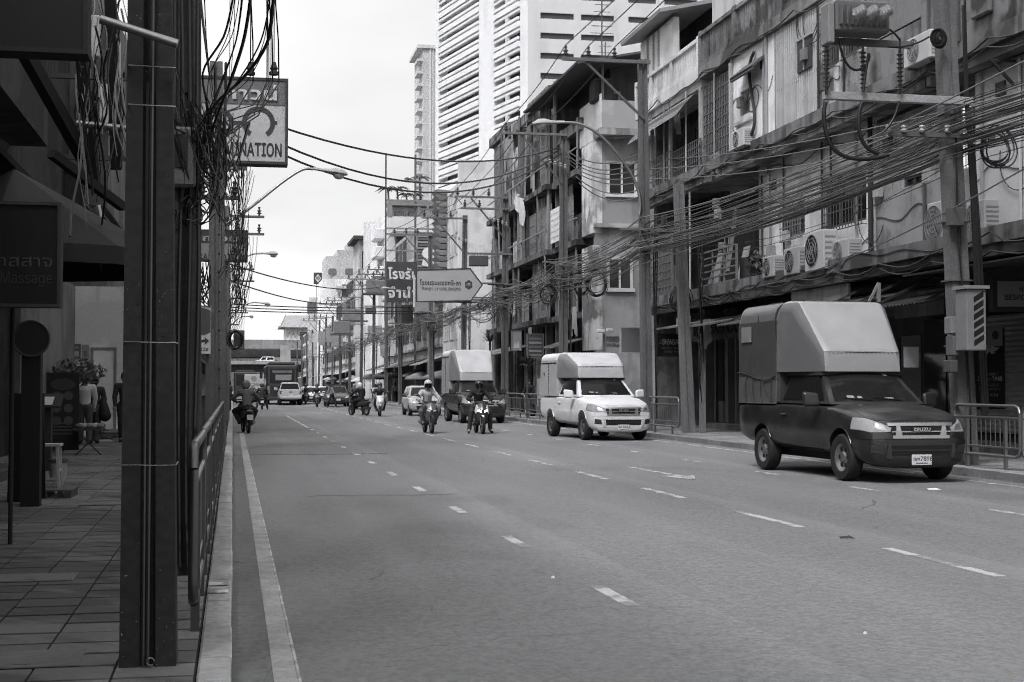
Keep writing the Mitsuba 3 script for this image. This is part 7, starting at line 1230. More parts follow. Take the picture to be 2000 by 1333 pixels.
def plate(p, T, x, z, y=0.0, th='ฒท', num='7898', fwd=1, w=.34):
    R = np.array([[0, 0, 1.], [1, 0, 0], [0, 1, 0]]) if fwd > 0 else np.array([[0, 0, -1.], [-1, 0, 0], [0, 1, 0]])
    k = add('number_plate', M().box(-w / 2, w / 2, -.075, .075, 0, .012, R=R, o=(x, y, z), c=.004), 'matte', .55, .1, parent=p, T=T)
    if num:
        m = M(); v, f = thai(th, .05, .003); v[:, 0] -= v[:, 0].min(); m.raw(v, f, R, np.array([x, y, z]) + R @ [-w * .43, -.01, .0125])
        t = meshkit.text_mesh(num, .06, .003, bold=True); v = np.array(t.vertices); m.raw(v, t.faces, R, np.array([x, y, z]) + R @ [-w * .43 + .115, -.012, .0125]); m.box(-.1, .1, -.055, -.04, .0125, .015, R=R, o=(x, y, z))
        add('plate_lettering', m, 'matte', .03, .1, parent=k, T=T)
PK = [ # x, (sill, mid, shoulder, top, centre)
    (2.44, [(0, .25), (.42, .25), (.60, .44), (.60, .70), (.50, .80), (0, .83)]), (2.37, [(0, .22), (.66, .22), (.80, .46), (.78, .74), (.62, .90), (0, .94)]),
    (2.12, [(0, .22), (.80, .23), (.90, .50), (.88, .84), (.74, 1.0), (0, 1.04)]), (1.55, [(0, .32), (.82, .34), (.925, .62), (.90, .92), (.80, 1.09), (0, 1.13)]),
    (1.0, [(0, .32), (.82, .35), (.92, .62), (.90, .96), (.84, 1.12), (0, 1.16)]), (.4, [(0, .32), (.82, .36), (.92, .62), (.905, .98), (.87, 1.12), (0, 1.12)]),
    (-.9, [(0, .34), (.82, .38), (.92, .64), (.91, 1.0), (.88, 1.12), (0, 1.12)]), (-2.3, [(0, .38), (.82, .44), (.92, .66), (.91, 1.0), (.89, 1.11), (0, 1.11)]), (-2.62, [(0, .5), (.78, .52), (.88, .68), (.87, 1.0), (.86, 1.09), (0, 1.09)])]
def greenhouse(p, T, base, roof, paint, tone, dirt, bulge=.07, sideglass=True, rear=True, cuts=(0.0,)):
    """base / roof: (x front, x rear, half width, z). The pillars and roof in paint, panes a few millimetres proud."""
    (bx, bxr, bw, bz), (rx, rxr, rw, rz) = base, roof; pts = []
    for y in np.linspace(-1, 1, 9): pts += [(bx + bulge * (1 - y * y), bw * y, bz), (rx + bulge * .8 * (1 - y * y), rw * y * .98, rz - .02 * y * y), (rxr - .03 * (1 - y * y), rw * y * .98, rz - .02 * y * y), (bxr - .03 * (1 - y * y), bw * y, bz)]
    pts += [((rx + rxr) / 2, y * rw * .8, rz + .035 * (1)) for y in (-1, 0, 1)]; pts += [(rx - .12, y * rw, rz - .06) for y in (-1, 1)] + [(rxr + .1, y * rw, rz - .06) for y in (-1, 1)]
    add('cab', hull(pts), paint, tone, dirt, parent=p, T=T, smooth=32)
    def P(f, y, e): # on the windscreen: f from base 0 to roof 1
        return np.array([(bx + bulge * (1 - y * y)) * (1 - f) + (rx + bulge * .8 * (1 - y * y)) * f + e, (bw * (1 - f) + rw * .98 * f) * y, bz * (1 - f) + (rz - .02 * y * y) * f + e * .6])
    ws = M(); Y = np.linspace(-.9, .9, 11)
    for a, b in zip(Y[:-1], Y[1:]): ws.quad(P(.08, a, .006), P(.08, b, .006), P(.90, b * .97, .006), P(.90, a * .97, .006))
    k = add('windscreen', ws, 'glass', .016, .3, parent=p, T=T, smooth=True)
    for f_, y_, w_, h_ in ((.14, -.62, .16, .10), (.16, -.40, .10, .06), (.80, .55, .10, .08), (.15, .2, .2, .03)): add('windscreen_sticker', M().quad(P(f_, y_, .0075), P(f_, y_ + w_, .0075), P(f_ + h_, y_ + w_ * .9, .0075), P(f_ + h_, y_, .0075)), 'matte', .3, .4, parent=k, T=T)
    wp = M()
    for y in (.55, -.1): wp.bar(P(.09, y, .02), P(.16, y - .6, .02), .014)
    add('wiper', wp, 'matte', .01, parent=k, T=T)
    def S(fx, fz, s): # side glass: fx 0 front .. 1 rear
        xf, xr = bx * (1 - fz) + rx * fz, bxr * (1 - fz) + rxr * fz; return np.array([xf + (xr - xf) * fx, s * (bw * (1 - fz) + rw * .99 * fz + .007), bz + (rz - bz) * fz])
    if sideglass:
        for s in (1, -1):
            e = [0.0, *cuts, 1.0] if cuts[0] else [0.0, 1.0]
            for a, b in zip(e[:-1], e[1:]): q = (S(max(a + .035, .10), .10, s), S(b - .05, .10, s), S(b - .07, .84, s), S(max(a + .03, .06), .84, s)); add('side_window', M().quad(*(q if s < 0 else q[::-1]), .004), 'glass', .012, .2, parent=p, T=T)
    if rear:
        Q = lambda f, y: np.array([bxr * (1 - f) + rxr * f - .03 * (1 - y * y) - .008, (bw * (1 - f) + rw * f) * y, bz + (rz - bz) * f]); rwn = M()
        for a, b in zip(Y[:-1], Y[1:]): rwn.quad(Q(.12, b), Q(.12, a), Q(.86, a), Q(.86, b))
        add('rear_window', rwn, 'glass', .012, .2, parent=p, T=T)
def pickup(label, T, tone, dirt, canopy, top=2.85, cap_tone=.4, box_tone=.12, th='ฒท', num='7898', chrome=.6, badge=True, rimtone=.34, bumper=None):
    k = thing('pickup_truck', label, 'pickup truck'); body = loft(PK); T0 = T; T = T @ np.diag([1, 1, 1.08, 1]); top = top / 1.08
    for x in (1.525, -1.525):
        for s in (1, -1): body -= cyl(.43, s * .56, s * 1.1, x, .35)
    zz = mbox(1.9, 2.6, -1, 1, .2, 1.2)
    lights = []
    for s in (1, -1):
        hl = prism([(s * .52, .74), (s * .50, .80), (s * .80, .935), (s * .99, .95), (s * .99, .80), (s * .80, .735)], 'x', 1.86, 2.6); q, body = split(body, hl); lights.append(q)
    gr, body = split(body, prism([(-.47, .665), (.47, .665), (.53, .855), (-.53, .855)], 'x', 2.0, 2.6), .004)
    lo, body = split(body, prism([(-.5, .40), (.5, .40), (.58, .54), (-.58, .54)], 'x', 2.1, 2.6), .003)
    fogs = []
    for s in (1, -1): q, body = split(body, prism([(s * .62, .42), (s * .80, .44), (s * .80, .56), (s * .64, .54)], 'x', 1.9, 2.6), .003); fogs.append(q)
    bm, body = split(body, prism([(1.93, .2), (2.7, .2), (2.7, .63), (1.99, .63)], 'y', -1.2, 1.2), .005)
    hood, body = split(body, prism([(1.08, 1.0), (2.36, .9), (2.6, .88), (2.6, 1.4), (1.08, 1.4)], 'y', -.78, .78) , .005)
    doors = []
    dp = [(-.80, .42), (.78, .42), (.98, .62), (1.0, 1.3), (-.80, 1.3)]
    for s in (1, -1): q, body = split(body, prism(dp, 'y', s * .6, s * 1.2), .006); doors.append(q)
    add('body', body, 'car_paint', tone, dirt, parent=k, T=T, smooth=32); add('bonnet', hood, 'car_paint', tone, dirt, parent=k, T=T, smooth=32)
    bt = tone if bumper is None else bumper; kb_ = add('bumper', bm, 'car_paint', bt, dirt * .6, parent=k, T=T, smooth=32)
    for q, s in zip(doors, (1, -1)):
        d_ = add('door', q, 'car_paint', tone, dirt, parent=k, T=T, smooth=32)
        add('door_handle', M().box(-.66, -.46, s * .905, s * .945, .93, .96, c=.008), 'satin', .02 if tone < .3 else tone * .8, .1, parent=d_, T=T)
        mm = hullb(((.86, s * .98, 1.13), .05), ((.82, s * 1.16, 1.13), .05), ((.80, s * 1.16, 1.26), .05), ((.84, s * .99, 1.24), .05)); add('mirror', mm, 'car_paint' if tone > .3 else 'satin', tone if tone > .3 else .02, .1, parent=d_, T=T, smooth=40)
    for q in lights:
        h = add('headlight', q, 'glass', .34, .3, parent=k, T=T, smooth=32)
    for s in (1, -1):
        inner = (loft(PK) ^ prism([(s * .57, .76), (s * .62, .84), (s * .72, .86), (s * .72, .77)], 'x', 1.86, 2.6)).translate([.004, 0, 0]); add('headlight_lens', inner, 'metal', .5, .2, parent=k, T=T, smooth=32)
    g_ = add('grille', gr, 'matte', .015, .1, parent=k, T=T, smooth=32); full = loft(PK)
    for z0, z1, y0, y1, nm in ((.825, .87, -.55, .55, 'grille_bar'), (.645, .69, -.48, .48, 'grille_bar'), (.735, .752, -.5, .5, 'grille_slat')): add(nm, (full ^ mbox(2.0, 2.6, y0, y1, z0, z1)).translate([.014, 0, 0]), 'metal', chrome, .2, parent=g_, T=T, smooth=32)
    for s in (1, -1): add('grille_side', (full ^ prism([(s * .32, .68), (s * .43, .68), (s * .42, .83), (s * .36, .83)], 'x', 2.0, 2.6)).translate([.012, 0, 0]), 'metal', chrome, .2, parent=g_, T=T, smooth=32)
    R = np.array([[0, 0, 1.], [1, 0, 0], [0, 1, 0]])
    bd = M().box(-.17, .17, .745, .805, 0, .03, R=R, o=(2.435, 0, 0)); add('badge', bd, 'matte', .015, .1, parent=g_, T=T)
    t = meshkit.text_mesh('ISUZU', .042, .006, bold=True); v = np.array(t.vertices); v[:, 0] *= .29 / v[:, 0].max(); add('badge_lettering', M().raw(v, t.faces, R, (2.466, -.145, .755)), 'metal', .8, .1, parent=g_, T=T)
    add('lower_intake', lo, 'matte', .01, .1, parent=k, T=T)
    for q in fogs: add('fog_light', q, 'glass', .05, .2, parent=k, T=T)
    add('intake_bar', (full ^ mbox(2.1, 2.6, -.54, .54, .465, .485)).translate([.008, 0, 0]), 'matte', .03, parent=k, T=T)
    for s in (1, -1):
        add('bumper_guard', (full ^ prism([(s * .50, .36), (s * .60, .36), (s * .56, .56), (s * .52, .56)], 'x', 2.0, 2.6)).translate([.02, 0, 0]), 'satin', max(bt * .8, .03), .2, parent=kb_, T=T, smooth=32)
        for i_ in range(3): add('fog_slat', (full ^ mbox(2.0, 2.6, *sorted((s * .63, s * .79)), .44 + .035 * i_, .455 + .035 * i_)).translate([.006, 0, 0]), 'matte', .03, parent=kb_, T=T)
        for x_ in (1.525, -1.525): add('arch_lip', M().tube([(x_ + .437 * math.cos(a_), s * (.912 - .03 * max(0, math.sin(a_) - .75) - .05 * max(0, .3 - math.sin(a_))), .35 + .437 * math.sin(a_)) for a_ in np.linspace(.5, math.pi - .5, 15)], .008, 6), 'car_paint', tone * 1.3 + .01, .5, parent=k, T=T)
    plate(k, T, 2.45, .34, 0, th, num)
    greenhouse(k, T, (1.06, -.86, .84, 1.12), (.36, -.72, .68, 1.66), 'car_paint', tone, dirt)
    for x in (1.525, -1.525):
        for s in (1, -1): wheel(k, T0, x, s * .79, R=.375, w=.23, rim=.225, side=s, tone=rimtone)
    add('bed_rail', M().box(-2.58, -.97, .86, .915, 1.105, 1.125).box(-2.58, -.97, -.915, -.86, 1.105, 1.125), 'metal', .45 if tone < .3 else .2, .3, parent=k, T=T)
    add('underbody', M().box(-2.3, 2.1, -.55, .55, .26, .5).tube([(-1.525, -.7, .355), (-1.525, .7, .355)], .06, 8), 'matte', .015, parent=k, T=T)
    add('wheel_well', M().box(1.1, 1.95, -.57, .57, .3, .9).box(-1.95, -1.1, -.57, .57, .3, .95), 'matte', .01, parent=k, T=T)
    if canopy:
        zb = 1.75 / 1.08; cap = m3.Manifold.batch_hull([ball((-.74, s * .70, top - .19), .19, 32) for s in (1, -1)] + [ball((-.34, s * .70, top - .22), .20, 32) for s in (1, -1)] + [ball((.42, s * .58, zb + .25), .16, 32) for s in (1, -1)] + [hull([(.58, s * .68, zb), (.50, s * .73, zb), (-.95, s * .88, zb), (-.95, s * .87, top - .42), (.585, s * .60, zb + .2)]) for s in (1, -1)])
        cap = cap - mbox(-2, -.93, -2, 2, 0, 4)
        band, cap2 = split(cap, mbox(-.1, 1, -1.2, 1.2, zb - .1, zb + .30), .004) if False else (cap ^ mbox(-.98, 1, -1.2, 1.2, zb - .1, zb + .295), cap ^ mbox(-.98, 1, -1.2, 1.2, zb + .303, 4))
        sheets = []
        for s_ in (1, -1):
            sd = m3.Manifold.hull_points(np.array([(x, s_ * (.842 - .103 * (x + .95)) + s_ * o, z) for x in (-1.0, .8) for z in (1.2, 4.0) for o in (0, .6)])); sheets.append(cap ^ sd); cap2 -= sd; band -= sd
        c_ = add('wind_cap', cap2, 'satin', cap_tone, .45, parent=k, T=T, smooth=28)
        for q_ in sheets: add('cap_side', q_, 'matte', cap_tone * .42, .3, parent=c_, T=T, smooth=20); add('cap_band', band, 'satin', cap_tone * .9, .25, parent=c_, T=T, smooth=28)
        add('cap_seam', M().tube([(.30, -.72, zb + .3), (.40, -.715, zb + .3), (.56, -.66, zb + .3), (.585, 0, zb + .3), (.56, .66, zb + .3), (.40, .715, zb + .3), (.30, .72, zb + .3)], .007, 5), 'matte', .04, parent=c_, T=T)
        rv = M()
        for y_ in np.linspace(-.62, .62, 17): rv.box(.575, .592, y_ - .008, y_ + .008, zb + .275, zb + .29)
        for z_ in np.linspace(zb + .06, zb + .24, 4):
            for s_ in (1, -1): rv.box(.50, .516, s_ * .70 - .008, s_ * .70 + .008, z_ - .008, z_ + .008)
        add('rivets', rv, 'metal', .2, .2, parent=c_, T=T); add('cap_stain', M().ext(Polygon([(.13 * math.cos(t_) * (1 + .2 * math.sin(3 * t_)), .07 * math.sin(t_)) for t_ in np.linspace(0, 6.2, 15)]), .004, None, (-.60, -.58, top + .0005)), 'matte', .08, .5, parent=c_, T=T)
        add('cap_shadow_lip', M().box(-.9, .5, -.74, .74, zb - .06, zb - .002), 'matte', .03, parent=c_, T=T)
        add('bulkhead', M().box(-1.02, -.88, -.86, .86, 1.122, zb + .05, c=.02), 'satin', box_tone if canopy == 'tarp' else cap_tone * .7, .3, parent=c_, T=T)
        hs = m3.Manifold.batch_hull([hull([(x, s * .88, 1.125), (x, s * .88, top - .35)]) if False else ball((x, s * .68, top - .21), .2, 28) for x in (-1.1, -2.48) for s in (1, -1)] + [hull([(x, s * .885, 1.13), (x, s * .87, top - .32), (x + .01, s * .885, 1.13), (x, s * .88, 1.14)]) for x in (-.97, -2.62) for s in (1, -1)])
        if canopy == 'tarp':
            hs = hs ^ mbox(-2.7, -.955, -2, 2, 1.13, 4); low = hs ^ mbox(-3, 0, -2, 2, 1, 1.55); upm = hs ^ mbox(-3, 0, -2, 2, 1.5501, top - .30); tp = hs ^ mbox(-3, 0, -2, 2, top - .2999, 4)
            def wrinkle(q, amp, seed, step=.07):
                q = q.refine_to_length(step); mm = q.to_mesh(); v = mm.vert_properties[:, :3].astype(float); s = np.sign(v[:, 1]) * (np.abs(v[:, 1]) > .6); n = meshkit.fbm(np.c_[v[:, 0] * 9, v[:, 1] * 2, v[:, 2] * 1.3], 3, seed) - .5
                v[:, 1] += s * amp * n * 2; v[:, 2] += (v[:, 2] > top - .25) * amp * n; return v, mm.tri_verts
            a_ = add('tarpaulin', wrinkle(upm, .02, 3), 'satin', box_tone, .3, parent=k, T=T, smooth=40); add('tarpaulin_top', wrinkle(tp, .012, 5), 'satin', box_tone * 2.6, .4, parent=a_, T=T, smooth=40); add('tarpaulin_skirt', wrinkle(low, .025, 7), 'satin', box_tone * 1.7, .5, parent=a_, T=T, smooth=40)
            add('patch', M().box(-2.42, -2.0, -.915, -.895, 2.14, 2.40), 'matte', .2, .4, parent=a_, T=T)
            rp = M(); rp.tube(arc([(-.96, -.905, 1.56), (-1.5, -.91, 1.50), (-2.1, -.91, 1.58), (-2.64, -.905, 1.62)], 5), .012, 5)
            for x in (-1.05, -1.5, -1.85, -2.2): rp.tube(arc([(x, -.91, 1.55), (x - .04, -.925, 1.3), (x + .02, -.92, 1.12)], 4), .009, 5)
            rp.tube([(-1.5, -.915, 1.5), (-1.1, -.925, 1.14)], .008, 5); add('rope', rp, 'matte', .03, parent=a_, T=T)
            for x in (-.965, -1.7): add('hoop', M().tube(arc([(x, -.895, 1.5), (x, -.892, top - .35), (x, -.80, top - .08), (x, -.6, top + .0), (x, 0, top + .005), (x, .6, top), (x, .80, top - .08), (x, .892, top - .35)], 5), .014, 6), 'matte', .04, parent=a_, T=T)
        else:
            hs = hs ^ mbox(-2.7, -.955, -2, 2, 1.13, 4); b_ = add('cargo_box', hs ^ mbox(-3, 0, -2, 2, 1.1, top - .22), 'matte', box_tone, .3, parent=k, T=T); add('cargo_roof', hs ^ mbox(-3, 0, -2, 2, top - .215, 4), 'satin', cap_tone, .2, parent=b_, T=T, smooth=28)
            add('box_seam', M().box(-2.6, -.96, -.892, -.88, top - .3, top - .27).box(-1.72, -1.71, -.896, -.88, 1.15, top - .3), 'matte', .02, parent=b_, T=T); add('box_latch', M().box(-2.2, -2.12, -.905, -.885, 1.7, 1.78), 'metal', .3, parent=b_, T=T)
    else:
        add('bed_opening', M().box(-2.5, -.98, -.74, .74, 1.11, 1.128), 'matte', .02, parent=k, T=T)
        for s in (1, -1): add('tail_light', M().box(-2.66, -2.55, s * .70, s * .86, .82, 1.06, c=.02), 'glass', .12, .1, parent=k, T=T)
        add('tailgate', M().box(-2.65, -2.60, -.68, .68, .72, 1.08, c=.015), 'car_paint', tone, dirt, parent=k, T=T); add('tailgate_handle', M().box(-2.665, -2.651, -.13, .13, .93, 1.0, c=.003), 'matte', .02, parent=k, T=T)
        add('rear_bumper', M().box(-2.78, -2.55, -.84, .84, .46, .62, c=.03), 'metal', .55, .3, parent=k, T=T); plate(k, T, -2.66, .66, 0, '', '', -1)
    return k
DN = -math.pi / 2
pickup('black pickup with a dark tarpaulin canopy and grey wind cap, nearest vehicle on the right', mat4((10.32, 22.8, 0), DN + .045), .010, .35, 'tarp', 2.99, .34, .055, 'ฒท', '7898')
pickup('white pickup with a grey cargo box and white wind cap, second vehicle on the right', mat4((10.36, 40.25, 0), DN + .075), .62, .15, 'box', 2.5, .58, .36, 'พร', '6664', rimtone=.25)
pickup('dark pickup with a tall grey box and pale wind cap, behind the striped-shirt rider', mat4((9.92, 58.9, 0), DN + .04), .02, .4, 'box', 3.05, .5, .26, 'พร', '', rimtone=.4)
pickup('silver pickup seen from behind beside the bus', mat4((4.5, 116.6, 0), math.pi / 2), .42, .2, None)

def hatch(label, T, tone, dirt=.2, L=3.8, W=.84, H=1.5, name='car', rear=False, roofrack=False, estate=False):
    k = thing(name, label, 'car'); h = L / 2
    rows = [(h, [(0, .3), (.40, .3), (.60, .42), (.60, .58), (.48, .66), (0, .70)]), (h - .08, [(0, .25), (.62, .25), (W * .9, .42), (W * .88, .62), (W * .7, .78), (0, .82)]), (h - .45, [(0, .22), (W * .88, .23), (W, .48), (W * .97, .74), (W * .85, .90), (0, .94)]),
            (h - 1.05, [(0, .22), (W * .9, .24), (W, .52), (W * .98, .82), (W * .9, .97), (0, 1.0)]), (-h + .5, [(0, .22), (W * .9, .24), (W, .54), (W * .98, .86), (W * .92, .99), (0, 1.0)]), (-h + .06, [(0, .3), (W * .85, .3), (W * .96, .54), (W * .92, .84), (W * .86, .96), (0, .97)]), (-h, [(0, .36), (W * .7, .36), (W * .8, .54), (W * .78, .8), (W * .7, .9), (0, .92)])]
    body = loft(rows, 36); full = body; wb = h - .68
    for x in (wb, -wb):
        for s in (1, -1): body -= cyl(.345, s * (W - .3), s * 1.2, x, .30)
    for s in (1, -1):
        q, body = split(body, prism([(s * .50, .64), (s * .48, .70), (s * .72, .82), (s * .9, .80), (s * .9, .68)], 'x', h - .55, h + .1)); add('headlight', q, 'glass', .5, .1, parent=k, T=T, smooth=32)
    q, body = split(body, prism([(-.46, .32), (.46, .32), (.50, .50), (-.50, .50)], 'x', h - .3, h + .1), .003); add('grille', q, 'matte', .015, parent=k, T=T)
    q, body = split(body, prism([(-.34, .60), (.34, .60), (.40, .66), (-.40, .66)], 'x', h - .3, h + .1), .003); add('grille', q, 'matte', .02, parent=k, T=T)
    for s in (1, -1):
        q, body = split(body, prism([(-.9, .3), (.55, .3), (.62, .5), (.62, 1.2), (-.9, 1.2)], 'y', s * .5, s * 1.2), .006); add('door', q, 'car_paint', tone, dirt, parent=k, T=T, smooth=32)
        add('mirror', hullb(((.62, s * (W + .02), .99), .04), ((.58, s * (W + .17), 1.0), .045), ((.58, s * (W + .17), 1.06), .045)), 'satin', .03, .1, parent=k, T=T, smooth=40)
    add('body', body, 'car_paint', tone, dirt, parent=k, T=T, smooth=32)
    greenhouse(k, T, (h - .92, -h + (.1 if estate else .18), W * .92, .97), (h - 1.65, -h + (.22 if estate else .55), W * .74, H), 'car_paint', tone, dirt, cuts=(.45,))
    for x in (wb, -wb):
        for s in (1, -1): wheel(k, T, x, s * (W - .11), R=.29, w=.19, rim=.19, side=s, tone=.4)
    plate(k, T, h + .004, .52, 0, '', '', 1, .3); add('underbody', M().box(-h + .3, h - .3, -W + .3, W - .3, .16, .4), 'matte', .012, parent=k, T=T)
    for s in (1, -1): add('tail_light', M().box(-h - .01, -h + .12, s * W * .70, s * W * .88, .66, .9, c=.02), 'glass', .1, parent=k, T=T)
    if roofrack: add('roof_board', M().box(-1.0, .5, -.66, .66, H + .04, H + .1, c=.02), 'matte', .04, parent=k, T=T)
    return k
hatch('silver grey hatchback behind the jacketed motorcycle rider', mat4((9.6, 73.4, 0), DN), .34)
hatch('dark square estate car with a roof board, facing the camera far down the street', mat4((7.62, 107.2, 0), DN), .06, .4, 4.4, .85, 1.55, estate=True, roofrack=True)
hatch('white saloon just left of the dark estate car', mat4((6.6, 126, 0), DN), .6, .2, 4.3, .85, 1.45)
hatch('pale car in the distant queue right of the bus', mat4((6.3, 168, 0), DN), .55, .2, 4.2, .85, 1.45)
hatch('white car in the distance at the end of the visible traffic', mat4((9.4, 150, 0), DN), .6, .2, 4.2, .85, 1.45)
hatch('white van crossing on the flyover ramp', mat4((6.9, 318.0, zr - .7), math.pi), .62, .1, 4.4, .86, 1.75, name='van', estate=True)
k = thing('bus', 'dark city bus seen from behind with a pale panel in its rear window', 'bus'); T = mat4((3.95, 123.3, 0), math.pi / 2)
add('body', M().box(-5.6, 5.6, -1.27, 1.27, .4, 3.25, c=.12), 'car_paint', .02, .2, parent=k, T=T, smooth=30); add('roof_unit', M().box(-5.2, 2, -1.05, 1.05, 3.252, 3.5, c=.08), 'matte', .06, .3, parent=k, T=T)
add('rear_window', M().box(-5.63, -5.601, -.98, .98, 1.75, 2.95, c=.01), 'glass', .015, .1, parent=k, T=T); add('window_panel', M().box(-5.64, -5.631, -.75, .55, 2.0, 2.45), 'matte', .22, .3, parent=k, T=T); add('top_sign', M().box(-5.645, -5.632, -.8, .8, 2.6, 2.8), 'matte', .16, .7, parent=k, T=T)
add('engine_cover', M().box(-5.625, -5.601, -.9, .9, .75, 1.5), 'matte', .03, .3, parent=k, T=T)
for s in (1, -1):
    add('tail_light', M().box(-5.63, -5.602, s * 1.0, s * 1.18, .95, 1.5), 'glass', .22, .1, parent=k, T=T); add('side_window', M().box(-5, 5, s * 1.272, s * 1.28, 1.6, 2.7), 'glass', .02, parent=k, T=T)
    for x in (-3.4, 3.6): wheel(k, T, x, s * 1.1, R=.48, w=.28, rim=.28, side=s, tone=.2)
add('bumper', M().box(-5.72, -5.55, -1.22, 1.22, .36, .6, c=.03), 'matte', .04, parent=k, T=T); add('mirror', M().box(5.3, 5.4, 1.35, 1.6, 2.2, 2.9), 'matte', .02, parent=k, T=T)
k = thing('box_truck', 'box truck with a pale printed rear door waiting left of the bus', 'truck'); T = mat4((2.15, 150, 0), math.pi / 2)
add('cargo_box', M().box(-3, 1.6, -.98, .98, .9, 2.75, c=.03), 'matte', .42, .4, parent=k, T=T); add('print', M().box(-3.01, -3.002, -.7, .7, 1.55, 1.8).ext(Polygon([(.3 * math.cos(a), .3 * math.sin(a)) for a in np.linspace(0, 6.28, 17)]), .004, np.array([[0, 0, -1.], [-1, 0, 0], [0, 1, 0]]), (-3.003, .05, 2.25)), 'matte', .26, .6, parent=k, T=T)
add('chassis', M().box(-3, 3, -.5, .5, .5, .899), 'matte', .03, parent=k, T=T); add('cab', M().box(1.7, 3.2, -.95, .95, .6, 2.3, c=.1), 'car_paint', .5, .2, parent=k, T=T)
for x in (-1.9, 2.4):
    for s in (1, -1): wheel(k, T, x, s * .85, R=.4, w=.24, rim=.22, side=s, tone=.2)
k = thing('bus', 'dark bus mostly hidden behind the pale box truck', 'bus'); T = mat4((.95 + .4, 165, 0), math.pi / 2)
add('body', M().box(-5.5, 5.5, -1.25, 1.25, .4, 3.1, c=.12), 'car_paint', .03, .3, parent=k, T=T, smooth=30); add('rear_window', M().box(-5.53, -5.501, -1, 1, 1.6, 2.8), 'glass', .015, parent=k, T=T); add('roof_unit', M().box(-5, 2, -1, 1, 3.102, 3.3, c=.06), 'matte', .05, parent=k, T=T)
for x in (-3.4, 3.6):
    for s in (1, -1): wheel(k, T, x, s * 1.08, R=.48, w=.28, rim=.28, side=s, tone=.2)
k = thing('parked_lorry', 'pale sack-laden small truck parked behind the railings left of the white pickup', 'truck'); T = mat4((14.35, 63, 0.1), DN)
add('cab', hull([(1.2, y, z) for y in (-.75, .75) for z in (.5, 1.0)] + [(.7, y, 1.75) for y in (-.68, .68)] + [(-.4, y, z) for y in (-.75, .75) for z in (.5, 1.75)]), 'car_paint', .4, .3, parent=k, T=T, smooth=30); add('windscreen', M().quad([1.18, -.6, 1.08], [1.18, .6, 1.08], [.76, .56, 1.66], [.76, -.56, 1.66], .004), 'glass', .02, parent=k, T=T)
add('tray', M().box(-2.4, -.45, -.8, .8, .6, 1.0), 'matte', .06, parent=k, T=T)
for x in (.75, -1.6):
    for s in (1, -1): wheel(k, T, x, s * .68, R=.28, w=.17, rim=.17, side=s, tone=.2)
for i in range(3): kk = thing('sack', ('lower white sack on the parked small truck', 'white sack leaning on the other one on the parked truck', 'topmost white sack on the parked small truck')[i], 'sack'); p = np.array([14.35, 63.9, 0]) + [(-.2, .3, 0)[i], (.2, .7, .4)[i], (1.35, 1.4, 1.8)[i]]; add('sack', trimesh.creation.icosphere(2, .38).apply_scale([1, 1.2, .62]).apply_translation(p), 'matte', .6, .3, parent=kk, smooth=True)
